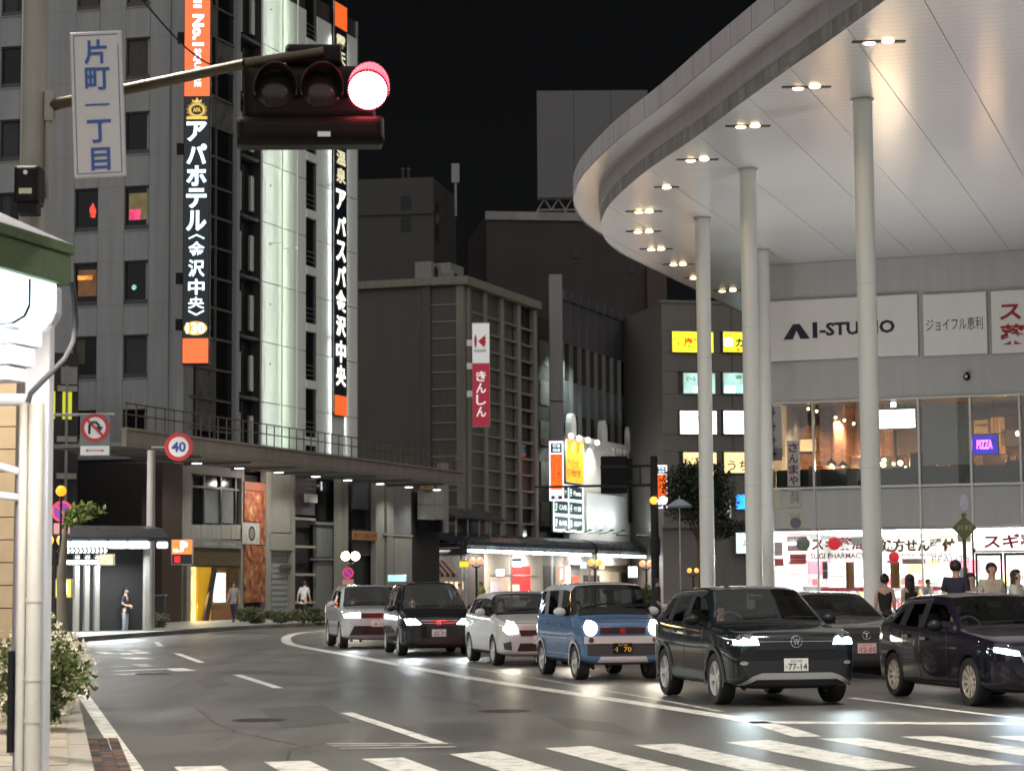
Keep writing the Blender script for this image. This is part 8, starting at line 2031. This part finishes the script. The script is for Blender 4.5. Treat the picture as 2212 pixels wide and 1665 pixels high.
def leaves(rnd, pts, size, up=.3):
    """pointed leaf blades, each two folded triangles"""
    mb = MB()
    for p in pts:
        d = Vector((rnd.gauss(0,1), rnd.gauss(0,1), rnd.gauss(0,1)+up)).normalized(); s = d.orthogonal().normalized(); s = (Quaternion(d, rnd.random()*6.28) @ s); n = d.cross(s)
        l = size*(.7+.6*rnd.random()); w = l*.32; p = Vector(p)
        mb.add([p, p+d*l*.45+s*w+n*w*.3, p+d*l, p+d*l*.45-s*w+n*w*.3], [(0,1,2),(0,2,3)])
    return mb
def blob(rnd, c, r, n, clumps=9):
    """points gathered in clumps inside an uneven ellipsoid"""
    cs = []
    while len(cs) < clumps:
        v = Vector((rnd.uniform(-1,1), rnd.uniform(-1,1), rnd.uniform(-1,1)))
        if v.length < 1: cs.append((v, .28+.22*rnd.random()))
    out = []
    for _ in range(n):
        v, q = rnd.choice(cs); g = Vector((rnd.gauss(0,1), rnd.gauss(0,1), rnd.gauss(0,1))).normalized()*q*(rnd.random()**.45); w = v*.75+g
        out.append((c[0]+w.x*r[0], c[1]+w.y*r[1], max(.03, c[2]+w.z*r[2])))
    return out
def shrub(label, loc, r, n, size, flowers=0, group=None, m=None, seed=1, zoff=0):
    rnd = random.Random(seed); t = thing('shrub', label, 'shrub', loc, 0, group)
    pts = blob(rnd, (0,0,r[2]*.95), r, n, 14)
    leaves(rnd, pts, size).build('foliage', m or M_LEAF, t)['kind'] = 'stuff'
    mb = MB()
    for k in range(5):
        a = rnd.random()*6.28; mb.cyl((0,0,0), (r[0]*.5*math.cos(a), r[1]*.5*math.sin(a), r[2]*1.2), .015, .006, n=5)
    mb.build('stems', M_BARK, t)
    if flowers:
        mb = MB()
        for p in rnd.sample(pts, flowers):
            v = Vector(p) - Vector((0,0,r[2]*.9)); q = Vector(p) + v.normalized()*r[0]*.22
            for k in range(5):
                a = 2*math.pi*k/5 + rnd.random(); d = Vector((math.cos(a), math.sin(a)*.6-.4, math.sin(a)*.8)).normalized(); s = Vector((-d.z, 0, d.x))*.35
                l = .05+.02*rnd.random(); mb.add([q, q+(d+s)*l*.6, q+d*l, q+(d-s)*l*.6], [(0,1,2,3)])
        mb.build('flowers', M_FLOW, t)['kind'] = 'stuff'
    return t
where = ('nearest the crossing', 'second from the crossing', 'third from the crossing', 'fourth from the crossing', 'fifth from the crossing', 'sixth from the crossing')
for k in range(6):
    v = k0 + kd*(3.1 + 1.7*k) + Vector((-.50, 0)); shrub('white flowering shrub on the kerb verge, %s' % where[k], (v.x, v.y, .15), (.52,.8,.50+.05*(k % 3)), 3200 if k < 3 else 1500, .075, 170 if k < 3 else 70, 'flowering shrubs along the near kerb', seed=11+k)
for k, (px, py, w) in enumerate(((543,1346,.75),(610,1346,1.35),(676,1344,1.0))):
    p = HZ(px, py, .15); shrub('low clipped hedge in front of the hotel podium, %s' % ('by the lit entrance','the long middle one','by the pale SUV')[k], (p.x, p.y, .15), (w,.5,.33), 2400, .10, 0, 'clipped hedges by the hotel', leaf_mat('leaf_hedge', (.05,.065,.03), (.14,.15,.08)) if k == 0 else bpy.data.materials['leaf_hedge'], seed=31+k)
p = HZ(336, 1364, .0); shrub('low bush at the foot of the tall sign pole', (p.x, p.y, .1), (.5,.5,.32), 1200, .09, 0, None, bpy.data.materials['leaf_hedge'], 41)
p = HZ(318, 1345, .15); t = thing('planter_box', 'dark planter box behind the bush at the pole', 'planter', (p.x, p.y, .15)); mb = MB(); mb.box(-.2,.75,-.3,.3,0,1.15); mb.build('box', M_SHADOW, t, bevel=.03); mb = MB(); mb.box(-.24,.79,-.34,.34,1.15,1.2); mb.build('rim', M_GREYP, t)
# young street tree by the near kerb
rnd = random.Random(5); b0 = P(131, 1460, 30.5); t = thing('street_tree', 'young street tree with grey trunk by the near kerb', 'tree', (b0.x, b0.y, .15))
zt3 = P(140, 1105, 30.5).z-.15
mb = MB(); mb.tube([(0,0,0),(.02,0,.8),(-.01,.02,1.6),(.05,0,zt3-.15),(.15,-.05,zt3)], [.085,.075,.065,.03,.015], 10); mb.build('trunk', M_BARK, t, smooth=True)
pts = []
for k in range(7):
    a = Vector((.15,0,zt3-.1)); b = Vector((.05+.5*rnd.random(), rnd.uniform(-.3,.3), zt3+rnd.uniform(-.18,.10)))
    mb = MB(); mb.cyl(a, b, .012, .005, n=5); mb.build('branch', M_BARK, t)
    pts += [tuple(a.lerp(b, .4+.7*rnd.random()) + Vector((rnd.gauss(0,.05), rnd.gauss(0,.06), rnd.gauss(0,.035)))) for _ in range(30)]
leaves(rnd, pts, .11, -.1).build('crown', M_LEAFY, t)['kind'] = 'stuff'
# full tree in front of the sign block
rnd = random.Random(8); c = P(1508, 1062, 122); t = thing('street_tree', 'full dark street tree behind the slim pillar', 'tree', (c.x, c.y, 0))
mb = MB(); mb.tube([(0,0,0),(.1,0,2),(0,.1,3.6),(.05,0,c.z)], [.16,.13,.11,.04], 10); mb.build('trunk', M_BARK, t, smooth=True)
for k in range(9):
    a = R(40*k); e = Vector((1.4*math.cos(a), 1.2*math.sin(a), c.z+rnd.uniform(-1.2,1.2))); mb = MB(); mb.cyl((0,0,3.4+rnd.random()), e, .05, .015, n=6); mb.build('limb', M_BARK, t)
leaves(rnd, blob(rnd, (0,0,c.z), (2.2,1.9,2.0), 9500, 30), .20).build('crown', M_LEAFD, t)['kind'] = 'stuff'
leaves(rnd, blob(rnd, (1.6,0,c.z-2.0), (1.2,1,.9), 900, 9), .19).build('lower_spray', M_LEAFD, t)['kind'] = 'stuff'
# pots in front of the arcade
for k, (px, py) in enumerate(((1398,1300),(1380,1298))):
    p = HZ(px, py+30, .15); shrub('leafy pot plant by the arcade kerb, %s' % ('nearer the dark pole' if k == 0 else 'farther from the dark pole'), (p.x, p.y, .15), (.5,.5,.75), 700, .14, 0, 'pot plants by the arcade', None, 51+k)
bpy.data.scenes.remove(TMP)
